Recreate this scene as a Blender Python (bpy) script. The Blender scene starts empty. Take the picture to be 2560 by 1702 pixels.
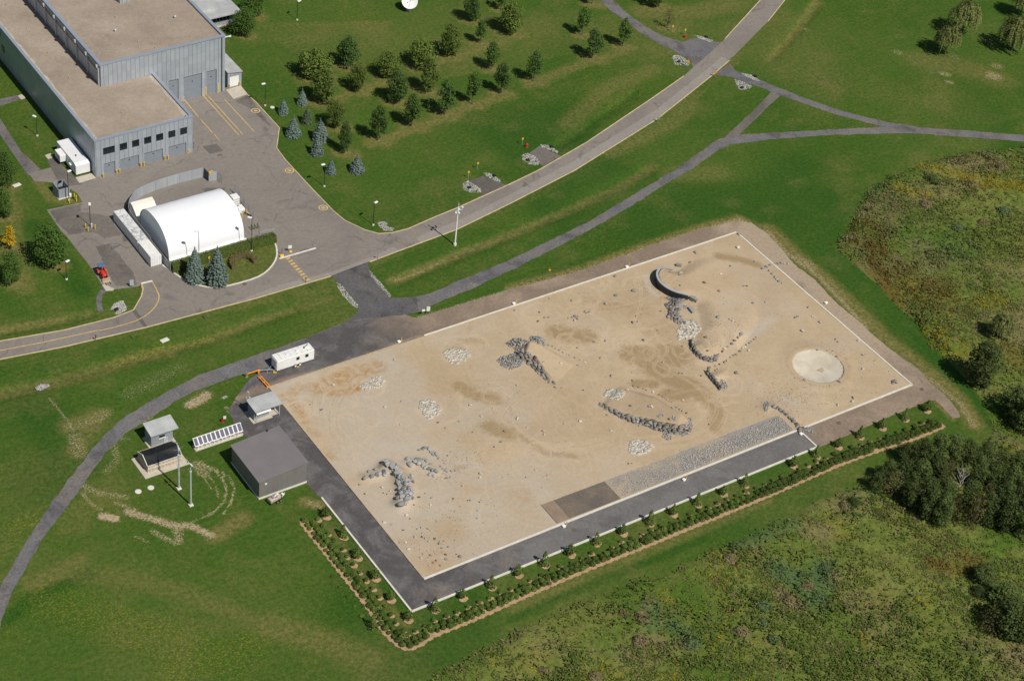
import bpy, bmesh, math, random
import numpy as np
from mathutils import Vector, Matrix, geometry

random.seed(7)
RNG = np.random.default_rng(11)
SC = bpy.context.scene
COL = SC.collection

# ------------------------------------------------------------------ camera
CR = np.array([[0.8336239, -0.54455606, 0.09235742],
               [-0.28355773, -0.56543817, -0.77451578],
               [0.47398967, 0.6194662, -0.62577585]])      # rows: right, down, forward
CP = np.array([-148.46861, -211.78387, 265.01860])
FPX = 5040.0
cam = bpy.data.cameras.new('camera')
cam.sensor_fit = 'HORIZONTAL'; cam.sensor_width = 36.0; cam.lens = FPX / 2560 * 36.0
cam.clip_start = 1.0; cam.clip_end = 6000.0
camo = bpy.data.objects.new('camera', cam); COL.objects.link(camo)
camo.matrix_world = Matrix(((CR[0][0], -CR[1][0], -CR[2][0], CP[0]),
                            (CR[0][1], -CR[1][1], -CR[2][1], CP[1]),
                            (CR[0][2], -CR[1][2], -CR[2][2], CP[2]), (0, 0, 0, 1)))
SC.camera = camo

# ------------------------------------------------------------------ light
SUN_EL = math.radians(51.0)
SX, SY = 0.158, -0.987                       # horizontal direction towards the sun
w = bpy.data.worlds.new('World'); SC.world = w; w.use_nodes = True
nt = w.node_tree; nt.nodes.clear()
sky = nt.nodes.new('ShaderNodeTexSky'); sky.sky_type = 'NISHITA'; sky.sun_disc = False
sky.sun_elevation = SUN_EL; sky.sun_rotation = math.radians(170.9)
sky.air_density = 1.0; sky.dust_density = 0.6; sky.ozone_density = 1.0
bg = nt.nodes.new('ShaderNodeBackground'); bg.inputs['Strength'].default_value = 0.052
wo = nt.nodes.new('ShaderNodeOutputWorld')
nt.links.new(sky.outputs[0], bg.inputs[0]); nt.links.new(bg.outputs[0], wo.inputs[0])
sl = bpy.data.lights.new('sun', 'SUN'); sl.energy = 4.25; sl.angle = math.radians(0.53)
sl.color = (1.0, 0.945, 0.86)
so = bpy.data.objects.new('sun', sl); COL.objects.link(so)
sdir = Vector((SX * math.cos(SUN_EL), SY * math.cos(SUN_EL), math.sin(SUN_EL)))
so.rotation_euler = sdir.to_track_quat('Z', 'Y').to_euler(); so.location = sdir * 300
vs = SC.view_settings
vs.view_transform = 'Standard'; vs.look = 'None'; vs.exposure = 0.0; vs.gamma = 1.0; vs.use_curve_mapping = False
SC.display_settings.display_device = 'sRGB'
SC.cycles.max_bounces = 6; SC.cycles.diffuse_bounces = 3; SC.cycles.transparent_max_bounces = 8

# ------------------------------------------------------------------ traced point -> ground
def G(u, v, z=0.0):
    d = CR.T @ np.array([(u - 1280) / FPX, (v - 851) / FPX, 1.0])
    s = (z - CP[2]) / d[2]
    q = CP + s * d
    return (float(q[0]), float(q[1]))
def gl(pts, z=0.0):
    return [G(u, v, z) for u, v in pts]
TS = 640 / 2356.0
def T(x0, y0, pts, s=TS):                    # points read off one enlarged tile of the survey
    return [(x0 + p[0] * s, y0 + p[1] * s) for p in pts]
def TG(x0, y0, pts, s=TS, z=0.0):
    return gl(T(x0, y0, pts, s), z)
T3 = 640 / 1999.0
def metres(px, x, y):                        # length of px photo pixels at ground point x, y
    d = math.sqrt((x - CP[0]) ** 2 + (y - CP[1]) ** 2 + CP[2] ** 2)
    return px * d / FPX

# ------------------------------------------------------------------ noise and fields (numpy)
def vnoise(x, y, scale, seed=0, octaves=1):
    x = np.asarray(x, float); y = np.asarray(y, float)
    out = np.zeros(np.broadcast(x, y).shape); amp = 1.0; tot = 0.0
    for o in range(octaves):
        u = x / scale; v = y / scale
        iu = np.floor(u).astype(np.int64); iv = np.floor(v).astype(np.int64)
        fu = u - iu; fv = v - iv
        fu = fu * fu * (3 - 2 * fu); fv = fv * fv * (3 - 2 * fv)
        def h(a, b):
            n = (a * 374761393 + b * 668265263 + (seed + o * 17) * 1442695041) & 0xFFFFFFFF
            n = ((n ^ (n >> 13)) * 1274126177) & 0xFFFFFFFF
            n = n ^ (n >> 16)
            return (n & 0xFFFF) / 65535.0
        a = h(iu, iv); b = h(iu + 1, iv); c = h(iu, iv + 1); d = h(iu + 1, iv + 1)
        out = out + amp * (a * (1 - fu) * (1 - fv) + b * fu * (1 - fv) + c * (1 - fu) * fv + d * fu * fv)
        tot += amp; amp *= 0.5; scale *= 0.5
    return out / tot
def sstep(a, b, x):
    t = np.clip((x - a) / (b - a), 0, 1)
    return t * t * (3 - 2 * t)
def inpoly(X, Y, poly):
    r = np.zeros(np.shape(X), bool); n = len(poly)
    for i in range(n):
        x1, y1 = poly[i]; x2, y2 = poly[(i + 1) % n]
        if y1 == y2: continue
        c = ((y1 > Y) != (y2 > Y)) & (X < (x2 - x1) * (Y - y1) / (y2 - y1) + x1)
        r ^= c
    return r
def pdist(X, Y, pts, closed=False):
    """distance to a polyline and the fraction (0..1) along it"""
    best = np.full(np.shape(X), 1e9); par = np.zeros(np.shape(X))
    p = [np.array(q[:2], float) for q in pts]
    if closed: p = p + [p[0]]
    L = [np.linalg.norm(p[i + 1] - p[i]) for i in range(len(p) - 1)]
    tot = sum(L); acc = 0.0
    for i in range(len(p) - 1):
        a, b = p[i], p[i + 1]; ab = b - a; l2 = max(1e-9, float(ab @ ab))
        t = np.clip(((X - a[0]) * ab[0] + (Y - a[1]) * ab[1]) / l2, 0, 1)
        d = np.hypot(X - a[0] - t * ab[0], Y - a[1] - t * ab[1])
        m = d < best
        best = np.where(m, d, best); par = np.where(m, (acc + t * L[i]) / max(tot, 1e-9), par)
        acc += L[i]
    return best, par
def resample(pts, step):
    p = [np.array(q, float) for q in pts]; out = [p[0]]
    for a, b in zip(p[:-1], p[1:]):
        n = max(1, int(round(np.linalg.norm(b - a) / step)))
        for k in range(1, n + 1): out.append(a + (b - a) * k / n)
    return out
def smooth_line(pts, it=2):
    p = [np.array(q, float) for q in pts]
    for _ in range(it):
        q = [p[0]]
        for a, b in zip(p[:-1], p[1:]):
            q += [a * .75 + b * .25, a * .25 + b * .75]
        q.append(p[-1]); p = q
    return [tuple(x) for x in p]

# ------------------------------------------------------------------ objects
def tag(o, label=None, cat=None, group=None, kind=None):
    if label: o['label'] = label
    if cat: o['category'] = cat
    if group: o['group'] = group
    if kind: o['kind'] = kind
    return o
def thing(name, label, cat, loc=(0, 0, 0), rz=0.0, group=None):
    o = bpy.data.objects.new(name, None); COL.objects.link(o)
    o.location = loc; o.rotation_euler = (0, 0, rz); o.empty_display_size = 0.3
    return tag(o, label, cat, group)
class MB:
    def __init__(s): s.v = []; s.f = []; s.n = 0
    def add(s, v, f):
        v = np.asarray(v, float).reshape(-1, 3)
        s.v.append(v); b = s.n
        s.f += [tuple(i + b for i in q) for q in f]; s.n += len(v)
        return s
    def box(s, x0, x1, y0, y1, z0, z1, M=None):
        v = np.array([(x0, y0, z0), (x1, y0, z0), (x1, y1, z0), (x0, y1, z0), (x0, y0, z1), (x1, y0, z1), (x1, y1, z1), (x0, y1, z1)], float)
        if M is not None: v = np.array([tuple(M @ Vector(q)) for q in v])
        return s.add(v, [(0, 3, 2, 1), (4, 5, 6, 7), (0, 1, 5, 4), (1, 2, 6, 5), (2, 3, 7, 6), (3, 0, 4, 7)])
    def cbox(s, c, e, rz=0.0, rx=0.0, ry=0.0):
        M = Matrix.Translation(c) @ Matrix.Rotation(rz, 4, 'Z') @ Matrix.Rotation(ry, 4, 'Y') @ Matrix.Rotation(rx, 4, 'X')
        return s.box(-e[0] / 2, e[0] / 2, -e[1] / 2, e[1] / 2, -e[2] / 2, e[2] / 2, M)
    def tube(s, a, b, r0, r1=None, n=8, cap=True):
        r1 = r0 if r1 is None else r1
        a = Vector(a); b = Vector(b); d = (b - a).normalized()
        u = d.orthogonal().normalized(); v = d.cross(u)
        vs_ = []
        for c, r in ((a, r0), (b, r1)):
            for i in range(n):
                t = 2 * math.pi * i / n
                vs_.append(tuple(c + u * (r * math.cos(t)) + v * (r * math.sin(t))))
        fs = [(i, (i + 1) % n, n + (i + 1) % n, n + i) for i in range(n)]
        if cap: fs += [tuple(range(n - 1, -1, -1)), tuple(range(n, 2 * n))]
        return s.add(vs_, fs)
    def prism(s, poly, z0, z1):
        n = len(poly)
        v = [(p[0], p[1], z0) for p in poly] + [(p[0], p[1], z1) for p in poly]
        f = [(i, (i + 1) % n, n + (i + 1) % n, n + i) for i in range(n)]
        f += [tuple(range(n - 1, -1, -1)), tuple(range(n, 2 * n))]
        return s.add(v, f)
    def extrude_x(s, prof, x0, x1):          # profile of (y, z) swept along x
        n = len(prof)
        v = [(x0, p[0], p[1]) for p in prof] + [(x1, p[0], p[1]) for p in prof]
        f = [(i, (i + 1) % n, n + (i + 1) % n, n + i) for i in range(n)]
        f += [tuple(range(n - 1, -1, -1)), tuple(range(n, 2 * n))]
        return s.add(v, f)
    def extrude_y(s, prof, y0, y1):          # profile of (x, z) swept along y
        n = len(prof)
        v = [(p[0], y0, p[1]) for p in prof] + [(p[0], y1, p[1]) for p in prof]
        f = [(i, (i + 1) % n, n + (i + 1) % n, n + i) for i in range(n)]
        f += [tuple(range(n - 1, -1, -1)), tuple(range(n, 2 * n))]
        return s.add(v, f)
    def lathe(s, prof, c=(0, 0, 0), n=24):
        k = len(prof); v = []
        for r, z in prof:
            for i in range(n):
                t = 2 * math.pi * i / n
                v.append((c[0] + r * math.cos(t), c[1] + r * math.sin(t), c[2] + z))
        f = [(j * n + i, j * n + (i + 1) % n, (j + 1) * n + (i + 1) % n, (j + 1) * n + i) for j in range(k - 1) for i in range(n)]
        return s.add(v, f)
    def build(s, name, m, parent=None, local=False, smooth=False, bevel=0.0):
        me = bpy.data.meshes.new(name)
        v = np.concatenate(s.v) if s.v else np.zeros((0, 3))
        if parent is not None and not local:
            p = parent; off = Vector((0, 0, 0))
            while p is not None: off += p.location; p = p.parent
            v = v - np.array(off)
        me.from_pydata(v.tolist(), [], s.f)
        bm = bmesh.new(); bm.from_mesh(me)
        bmesh.ops.recalc_face_normals(bm, faces=bm.faces)
        if bevel > 0:
            bmesh.ops.bevel(bm, geom=list(bm.edges), offset=bevel, segments=1, affect='EDGES', clamp_overlap=True)
        bm.to_mesh(me); bm.free()
        if smooth: me.polygons.foreach_set('use_smooth', [True] * len(me.polygons))
        o = bpy.data.objects.new(name, me); COL.objects.link(o)
        if m is not None: me.materials.append(m)
        if parent is not None: o.parent = parent
        return o
def raw(name, verts, faces, m, parent=None):
    """fast mesh from numpy arrays; faces is an (n, k) array"""
    me = bpy.data.meshes.new(name)
    faces = np.asarray(faces, np.int32); k = faces.shape[1]
    me.vertices.add(len(verts)); me.vertices.foreach_set('co', np.asarray(verts, np.float32).ravel())
    me.loops.add(faces.size); me.loops.foreach_set('vertex_index', faces.ravel())
    me.polygons.add(len(faces)); me.polygons.foreach_set('loop_start', np.arange(len(faces), dtype=np.int32) * k)
    me.update(calc_edges=True)
    if m is not None: me.materials.append(m)
    o = bpy.data.objects.new(name, me); COL.objects.link(o)
    if parent is not None: o.parent = parent
    return o
def dup(o, loc=None, rz=0.0, sc=None, parent=None):
    c = o.copy(); COL.objects.link(c)
    if parent is not None: c.parent = parent
    if loc is not None:
        c.location = loc; c.rotation_euler = (0, 0, rz)
        if sc is not None: c.scale = sc if isinstance(sc, tuple) else (sc, sc, sc)
    for ch in list(o.children): dup(ch, parent=c)
    return c
def ground_attr(me, arr):
    a = me.color_attributes.new('mask', 'FLOAT_COLOR', 'POINT')
    a.data.foreach_set('color', np.asarray(arr, np.float32).ravel())
def grid(name, xs, ys, Z, m, keep=None, mask=None):
    nx, ny = len(xs), len(ys)
    X, Y = np.meshgrid(xs, ys, indexing='ij')
    idx = np.arange(nx * ny).reshape(nx, ny)
    F = np.stack([idx[:-1, :-1], idx[1:, :-1], idx[1:, 1:], idx[:-1, 1:]], -1).reshape(-1, 4)
    V = np.stack([X, Y, Z], -1).reshape(-1, 3)
    if keep is not None:
        k = keep.ravel(); F = F[k[F].all(1)]
        used = np.zeros(len(V), bool); used[F.ravel()] = True
        re = np.cumsum(used) - 1; V = V[used]; F = re[F]
        if mask is not None: mask = mask.reshape(-1, 4)[used]
    o = raw(name, V, F, m)
    if mask is not None: ground_attr(o.data, mask.reshape(-1, 4))
    o.data.polygons.foreach_set('use_smooth', [True] * len(o.data.polygons))
    return o
def ragged(poly, step=0.5, amp=0.12, seed=0, sc=1.3):
    p = resample(list(poly) + [poly[0]], step)[:-1]
    p = np.array([q[:2] for q in p])
    n1 = vnoise(p[:, 0], p[:, 1], sc, seed, 2) - .5; n2 = vnoise(p[:, 0], p[:, 1], sc, seed + 50, 2) - .5
    return [(float(a + amp * 2 * b), float(c + amp * 2 * d)) for (a, c), b, d in zip(p, n1, n2)]
def sheet(name, poly, z, m, amp=0.0, step=0.5, kind='structure', seed=0, hole=None):
    if amp > 0: poly = ragged(poly, step, amp, seed)
    loops = [[Vector((p[0], p[1], 0)) for p in poly]]
    if hole: loops.append([Vector((p[0], p[1], 0)) for p in hole]); poly = list(poly) + list(hole)
    tri = geometry.tessellate_polygon(loops)
    o = raw(name, [(p[0], p[1], z) for p in poly], np.array(tri), m)
    bm = bmesh.new(); bm.from_mesh(o.data)
    for f in bm.faces:
        f.normal_update()
        if f.normal.z < 0: f.normal_flip()
    bm.to_mesh(o.data); bm.free()
    if kind: o['kind'] = kind
    return o
def strip_verts(pts, wd):
    p = [np.array(q[:2], float) for q in pts]; L = []; R = []
    for i, q in enumerate(p):
        a = p[max(0, i - 1)]; b = p[min(len(p) - 1, i + 1)]
        d = b - a; d = d / max(1e-9, np.linalg.norm(d)); n = np.array([-d[1], d[0]])
        ww = wd[i] if hasattr(wd, '__len__') else wd
        L.append(q + n * ww / 2); R.append(q - n * ww / 2)
    return L, R
def add_kerb(mb, pts, wd, z0, z1):
    L, R = strip_verts(pts, wd); n = len(L)
    v = []
    for a, b in zip(L, R): v += [(a[0], a[1], z0), (a[0], a[1], z1), (b[0], b[1], z1), (b[0], b[1], z0)]
    f = []
    for i in range(n - 1):
        k = i * 4
        f += [(k, k + 1, k + 5, k + 4), (k + 1, k + 2, k + 6, k + 5), (k + 2, k + 3, k + 7, k + 6)]
    f += [(0, 3, 2, 1), (4 * n - 4, 4 * n - 3, 4 * n - 2, 4 * n - 1)]
    return mb.add(v, f)
def add_flat(mb, pts, wd, z):
    L, R = strip_verts(pts, wd); n = len(L); v = []
    for a, b in zip(L, R): v += [(a[0], a[1], z), (b[0], b[1], z)]
    return mb.add(v, [(2 * i, 2 * i + 1, 2 * i + 3, 2 * i + 2) for i in range(n - 1)])
ORD = 'nearest second third fourth fifth sixth seventh eighth ninth tenth eleventh twelfth thirteenth fourteenth fifteenth sixteenth seventeenth eighteenth nineteenth'.split()
TENS = {2: 'twenty', 3: 'thirty', 4: 'forty', 5: 'fifty', 6: 'sixty', 7: 'seventy', 8: 'eighty', 9: 'ninety'}
def ordinal(n):                              # 1 -> first
    if n == 1: return 'first'
    if n < 20: return ORD[n - 1]
    if n >= 100:
        return 'hundredth' if n == 100 else 'hundred-and-' + ordinal(n - 100)
    t, u = divmod(n, 10)
    return (TENS[t][:-1] + 'ieth') if u == 0 else TENS[t] + '-' + ordinal(u)
# ------------------------------------------------------------------ materials
class NB:
    """small node-building helper"""
    def __init__(s, name, rough=0.85, metal=0.0, spec=0.3):
        s.m = bpy.data.materials.new(name); s.m.use_nodes = True
        s.t = s.m.node_tree; s.b = s.t.nodes['Principled BSDF']
        s.b.inputs['Roughness'].default_value = rough; s.b.inputs['Metallic'].default_value = metal
        s.b.inputs['Specular IOR Level'].default_value = spec
    def put(s, sock, val):
        if hasattr(val, 'is_output'): s.t.links.new(val, sock)
        elif isinstance(val, (tuple, list)): sock.default_value = (val[0], val[1], val[2], 1.0) if len(val) == 3 and sock.type == 'RGBA' else val
        else: sock.default_value = val
    def coord(s, which='Object'):
        n = s.t.nodes.new('ShaderNodeTexCoord'); return n.outputs[which]
    def mapping(s, vec, scale=(1, 1, 1), rot=(0, 0, 0), loc=(0, 0, 0)):
        n = s.t.nodes.new('ShaderNodeMapping'); s.t.links.new(vec, n.inputs[0])
        n.inputs['Scale'].default_value = scale; n.inputs['Rotation'].default_value = rot; n.inputs['Location'].default_value = loc
        return n.outputs[0]
    def noise(s, vec, scale, detail=3.0, rough=0.55, dist=0.0):
        n = s.t.nodes.new('ShaderNodeTexNoise'); s.t.links.new(vec, n.inputs['Vector'])
        n.inputs['Scale'].default_value = scale; n.inputs['Detail'].default_value = detail
        n.inputs['Roughness'].default_value = rough; n.inputs['Distortion'].default_value = dist
        return n.outputs['Fac']
    def voro(s, vec, scale, feature='F1', out='Distance', rnd=1.0):
        n = s.t.nodes.new('ShaderNodeTexVoronoi'); s.t.links.new(vec, n.inputs['Vector'])
        n.feature = feature; n.inputs['Scale'].default_value = scale; n.inputs['Randomness'].default_value = rnd
        return n.outputs[out]
    def math(s, op, a, b=0.0, clamp=False):
        n = s.t.nodes.new('ShaderNodeMath'); n.operation = op; n.use_clamp = clamp
        s.put(n.inputs[0], a); s.put(n.inputs[1], b); return n.outputs[0]
    def rng(s, v, a, b, c=0.0, d=1.0):
        n = s.t.nodes.new('ShaderNodeMapRange'); n.interpolation_type = 'SMOOTHSTEP'
        s.put(n.inputs[0], v)
        for i, q in enumerate((a, b, c, d)): n.inputs[i + 1].default_value = q
        return n.outputs[0]
    def mix(s, f, a, b, mode='MIX'):
        n = s.t.nodes.new('ShaderNodeMix'); n.data_type = 'RGBA'; n.blend_type = mode
        s.put(n.inputs['Factor'], f); s.put(n.inputs[6], a); s.put(n.inputs[7], b); return n.outputs[2]
    def ramp(s, f, stops):
        n = s.t.nodes.new('ShaderNodeValToRGB'); s.put(n.inputs[0], f)
        e = n.color_ramp.elements
        while len(e) > 1: e.remove(e[-1])
        e[0].position = stops[0][0]; e[0].color = (*stops[0][1], 1)
        for p, c in stops[1:]:
            q = e.new(p); q.color = (*c, 1)
        return n.outputs[0]
    def val(s, col, f):                      # multiply colour by a scalar
        n = s.t.nodes.new('ShaderNodeVectorMath'); n.operation = 'SCALE'
        s.put(n.inputs[0], col); s.put(n.inputs['Scale'], f); return n.outputs[0]
    def sep(s, vec):
        n = s.t.nodes.new('ShaderNodeSeparateXYZ'); s.t.links.new(vec, n.inputs[0]); return n.outputs
    def attr(s, name='mask'):
        n = s.t.nodes.new('ShaderNodeAttribute'); n.attribute_name = name
        k = s.t.nodes.new('ShaderNodeSeparateColor'); s.t.links.new(n.outputs['Color'], k.inputs[0])
        return k.outputs[0], k.outputs[1], k.outputs[2], n.outputs['Alpha']
    def geo(s, o):
        n = s.t.nodes.new('ShaderNodeNewGeometry'); return n.outputs[o]
    def oinfo(s, o='Random'):
        n = s.t.nodes.new('ShaderNodeObjectInfo'); return n.outputs[o]
    def bump(s, h, strength=0.5, dist=0.1):
        n = s.t.nodes.new('ShaderNodeBump'); n.inputs['Strength'].default_value = strength; n.inputs['Distance'].default_value = dist
        s.t.links.new(h, n.inputs['Height']); s.t.links.new(n.outputs[0], s.b.inputs['Normal'])
    def col(s, c): s.put(s.b.inputs['Base Color'], c); return s
def plain(name, c, var=0.12, scale=1.5, rough=0.7, metal=0.0, spec=0.35, bump=0.0, fine=0.0, objrand=0.0):
    n = NB(name, rough, metal, spec); v = n.coord()
    k = n.noise(v, scale, 5, 0.6)
    f = n.rng(k, 0.25, 0.75, 1 - var, 1 + var)
    if fine > 0: f = n.math('MULTIPLY', f, n.rng(n.noise(v, scale * 14, 2), 0.2, 0.8, 1 - fine, 1 + fine))
    if objrand > 0: f = n.math('MULTIPLY', f, n.rng(n.oinfo(), 0, 1, 1 - objrand, 1 + objrand))
    n.col(n.val(c, f))
    if bump > 0: n.bump(n.noise(v, scale * 8, 4), bump, 0.05)
    return n.m
M = {}
M['white_paint'] = plain('white_paint', (.80, .80, .78), .05, .6, .55)
M['off_white'] = plain('off_white', (.76, .755, .72), .09, .8, .6)
M['dirty_white'] = None
n = NB('dirty_white', .6); v = n.coord()
k = n.noise(v, 0.9, 6, .7, 1.2); n.col(n.ramp(k, [(.36, (.25, .26, .27)), (.5, (.66, .66, .65)), (.62, (.76, .76, .75))])); M['dirty_white'] = n.m
M['fabric'] = plain('white_fabric', (.86, .87, .89), .02, .25, .5, 0, .3)
M['cream_fabric'] = plain('cream_fabric', (.72, .70, .62), .06, .7, .7)
M['blue_grey'] = plain('blue_grey_metal', (.30, .34, .39), .06, .8, .45, .3)
M['dark_metal'] = plain('dark_metal', (.035, .037, .04), .1, 1, .5, .3)
M['steel'] = plain('galvanised_steel', (.42, .46, .49), .08, 1, .45, .55)
M['pole_grey'] = plain('pole_grey', (.50, .56, .60), .08, 1, .45, .2)
M['yellow'] = plain('yellow_paint', (.74, .47, .045), .12, 2, .55)
M['orange'] = plain('orange_paint', (.85, .30, .03), .1, 2, .5)
M['red'] = plain('red_paint', (.55, .045, .025), .1, 2, .4)
M['blue_top'] = plain('blue_canopy', (.085, .16, .29), .1, 2, .6)
M['rubber'] = plain('rubber', (.025, .025, .027), .2, 3, .85)
M['glass'] = plain('dark_glass', (.012, .022, .025), .2, .6, .08, 0, .6)
M['concrete'] = plain('concrete', (.50, .45, .37), .10, .7, .9, 0, .2, .15, .06)
M['white_concrete'] = plain('white_concrete', (.66, .63, .55), .10, .9, .9, 0, .2, .1, .06)
M['kerb_paint'] = plain('pale_kerb', (.60, .47, .29), .16, .6, .85)
M['yellow_line'] = plain('yellow_line', (.58, .40, .14), .25, 1.6, .8)
M['white_line'] = plain('white_line', (.66, .64, .58), .15, 1.2, .8)
M['bark'] = plain('bark', (.14, .11, .085), .25, 3, .9, 0, .1, .4)
M['pale_bark'] = plain('pale_bark', (.42, .39, .34), .25, 3, .9, 0, .1, .3)
M['mulch'] = plain('wood_mulch', (.40, .27, .155), .22, 1.1, .95, 0, .1, .5, .25)
M['tan_wood'] = plain('weathered_wood', (.45, .36, .25), .2, 2, .8)
M['black_tarp'] = plain('black_tarp', (.012, .013, .015), .4, 1.5, .45, 0, .4, .4)
M['pipe_black'] = plain('culvert_pipe', (.02, .018, .016), .3, 2, .9)
M['panel_cell'] = plain('solar_cell', (.10, .10, .14), .1, .8, .25, 0, .5)

# panelled metal cladding: seams run up the wall every `pitch` metres, a joint every `lift`
def cladding(name, c, pitch, lift, seam=0.05, rough=0.4, metal=0.35, dark=0.35, bow=0.06):
    n = NB(name, rough, metal, .4); p = n.sep(n.coord()); g = n.sep(n.geo('Normal'))
    side = n.math('GREATER_THAN', n.math('ABSOLUTE', g[0]), 0.5)
    h = n.math('ADD', n.math('MULTIPLY', p[1], side), n.math('MULTIPLY', p[0], n.math('SUBTRACT', 1.0, side)))
    fx = n.math('FRACT', n.math('DIVIDE', h, pitch))
    s1 = n.math('LESS_THAN', fx, seam / pitch)
    fz = n.math('FRACT', n.math('DIVIDE', p[2], lift))
    s2 = n.math('MULTIPLY', n.math('LESS_THAN', fz, 0.035 / lift), 0.45)
    s = n.math('MAXIMUM', s1, s2)
    wn = n.t.nodes.new('ShaderNodeTexWhiteNoise'); wn.noise_dimensions = '2D'
    cx = n.t.nodes.new('ShaderNodeCombineXYZ')
    n.put(cx.inputs[0], n.math('FLOOR', n.math('DIVIDE', h, pitch))); n.put(cx.inputs[1], n.math('FLOOR', n.math('DIVIDE', p[2], lift)))
    n.t.links.new(cx.outputs[0], wn.inputs['Vector'])
    tint = n.rng(wn.outputs['Value'], 0, 1, 1 - bow, 1 + bow)
    tint = n.math('MULTIPLY', tint, n.rng(n.noise(n.coord(), .35, 4), .3, .7, .95, 1.05))
    n.col(n.mix(s, n.val(c, tint), n.val(c, dark)))
    n.bump(n.math('SUBTRACT', 1.0, s), .5, .03)
    return n.m
M['clad'] = cladding('cladding_blue_grey', (.41, .45, .49), 1.13, 2.4, .085, .42, .25, .42)
M['clad_light'] = cladding('cladding_pale', (.46, .475, .49), 1.5, 2.0, .05, .5, .1, .7)
M['siding_brown'] = cladding('siding_brown', (.205, .193, .182), .3, 30, .03, .6, .1, .7, .03)
M['siding_grey'] = cladding('siding_grey', (.33, .36, .39), .4, 30, .04, .55, .15, .75, .03)
M['fence_panel'] = cladding('fence_panel', (.42, .45, .47), .6, 30, .03, .5, .2, .8, .05)
M['box_steel'] = cladding('corrugated_white', (.80, .80, .80), .35, 30, .05, .55, 0, .85, .02)
M['coping'] = plain('coping_metal', (.34, .39, .46), .05, .5, .4, .25)

def ribbed(name, c, axis, pitch, rough=.55, metal=.2, var=.05):
    n = NB(name, rough, metal, .4); v = n.coord(); p = n.sep(v)
    f = n.math('FRACT', n.math('DIVIDE', p[axis], pitch)); s = n.math('LESS_THAN', f, .14)
    k = n.rng(n.noise(v, .3, 5), .3, .7, 1 - var, 1 + var)
    n.col(n.val(c, n.math('MULTIPLY', k, n.math('SUBTRACT', 1.0, n.math('MULTIPLY', s, .18)))))
    n.bump(n.math('PINGPONG', f, .5), .5, .04); return n.m
M['roof_edge'] = plain('roof_edge_gravel', (.44, .385, .32), .22, .8, .95, 0, .1, .3, .2)
M['roof_brown'] = ribbed('roof_ribbed_brown', (.235, .218, .214), 1, .62)
M['roof_pale'] = plain('roof_pale', (.44, .455, .445), .16, .35, .6, .05)
M['roof_white'] = plain('roof_white', (.74, .75, .76), .04, .5, .6)

n = NB('roof_gravel', .95, 0, .15); v = n.coord()
b = n.ramp(n.noise(v, .09, 6, .62), [(.3, (.275, .225, .178)), (.5, (.335, .275, .218)), (.7, (.385, .325, .262))])
b = n.mix(n.math('MULTIPLY', n.rng(n.noise(v, .22, 6, .7, 1.5), .56, .72), .45), b, (.22, .18, .145))
b = n.val(b, n.rng(n.noise(v, 5.0, 3, .7), .25, .75, .80, 1.2))
b = n.val(b, n.rng(n.noise(v, 1.1, 3, .6), .25, .75, .93, 1.07))
n.col(b); n.bump(n.noise(v, 7, 3), .4, .05); M['roof_gravel'] = n.m

# asphalt: worn grey, patches, cracks
def asphalt(name, c, dark, patch=.25, crack=True, fine=.10, warm=None):
    n = NB(name, .9, 0, .2); v = n.coord()
    k = n.noise(v, .045, 6, .65, .6)
    b = n.mix(n.rng(k, .42, .62), c, n.val(c, 1 - patch))
    b = n.mix(n.math('MULTIPLY', n.rng(n.noise(v, .13, 5, .6, 1.5), .56, .72), .7), b, dark)
    if warm: b = n.mix(n.rng(n.noise(v, .06, 4), .5, .7), b, warm)
    b = n.val(b, n.rng(n.noise(v, 1.2, 4, .7), .25, .75, 1 - fine, 1 + fine))
    b = n.val(b, n.rng(n.noise(v, 9, 2, .7), .2, .8, 1 - fine * .6, 1 + fine * .6))
    if crack:
        d = n.t.nodes.new('ShaderNodeMixRGB'); d.inputs[0].default_value = .6
        wv = n.t.nodes.new('ShaderNodeVectorMath'); wv.operation = 'ADD'
        nn = n.t.nodes.new('ShaderNodeTexNoise'); nn.inputs['Scale'].default_value = .25
        n.t.links.new(v, nn.inputs['Vector'])
        sc_ = n.t.nodes.new('ShaderNodeVectorMath'); sc_.operation = 'SCALE'; sc_.inputs['Scale'].default_value = 4.0
        n.t.links.new(nn.outputs['Color'], sc_.inputs[0]); n.t.links.new(v, wv.inputs[0]); n.t.links.new(sc_.outputs[0], wv.inputs[1])
        n.t.nodes.remove(d)
        e = n.voro(wv.outputs[0], .075, 'DISTANCE_TO_EDGE')
        ck = n.math('MULTIPLY', n.math('SUBTRACT', 1.0, n.rng(e, .002, .009)), n.rng(n.noise(v, .08, 3), .44, .60))
        b = n.mix(n.math('MULTIPLY', ck, .8), b, dark)
    n.col(b); n.bump(n.noise(v, 12, 3), .25, .03); return n.m
M['asphalt'] = asphalt('asphalt_lot', (.235, .208, .182), (.125, .116, .105), .12)
M['asphalt_dark'] = asphalt('asphalt_old_patch', (.165, .148, .13), (.095, .088, .08), .3, True, .16)
M['asphalt_new'] = asphalt('asphalt_pale', (.285, .258, .228), (.20, .19, .172), .08)
M['asphalt_repair'] = asphalt('asphalt_repair', (.14, .128, .115), (.09, .085, .08), .1, False)

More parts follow.
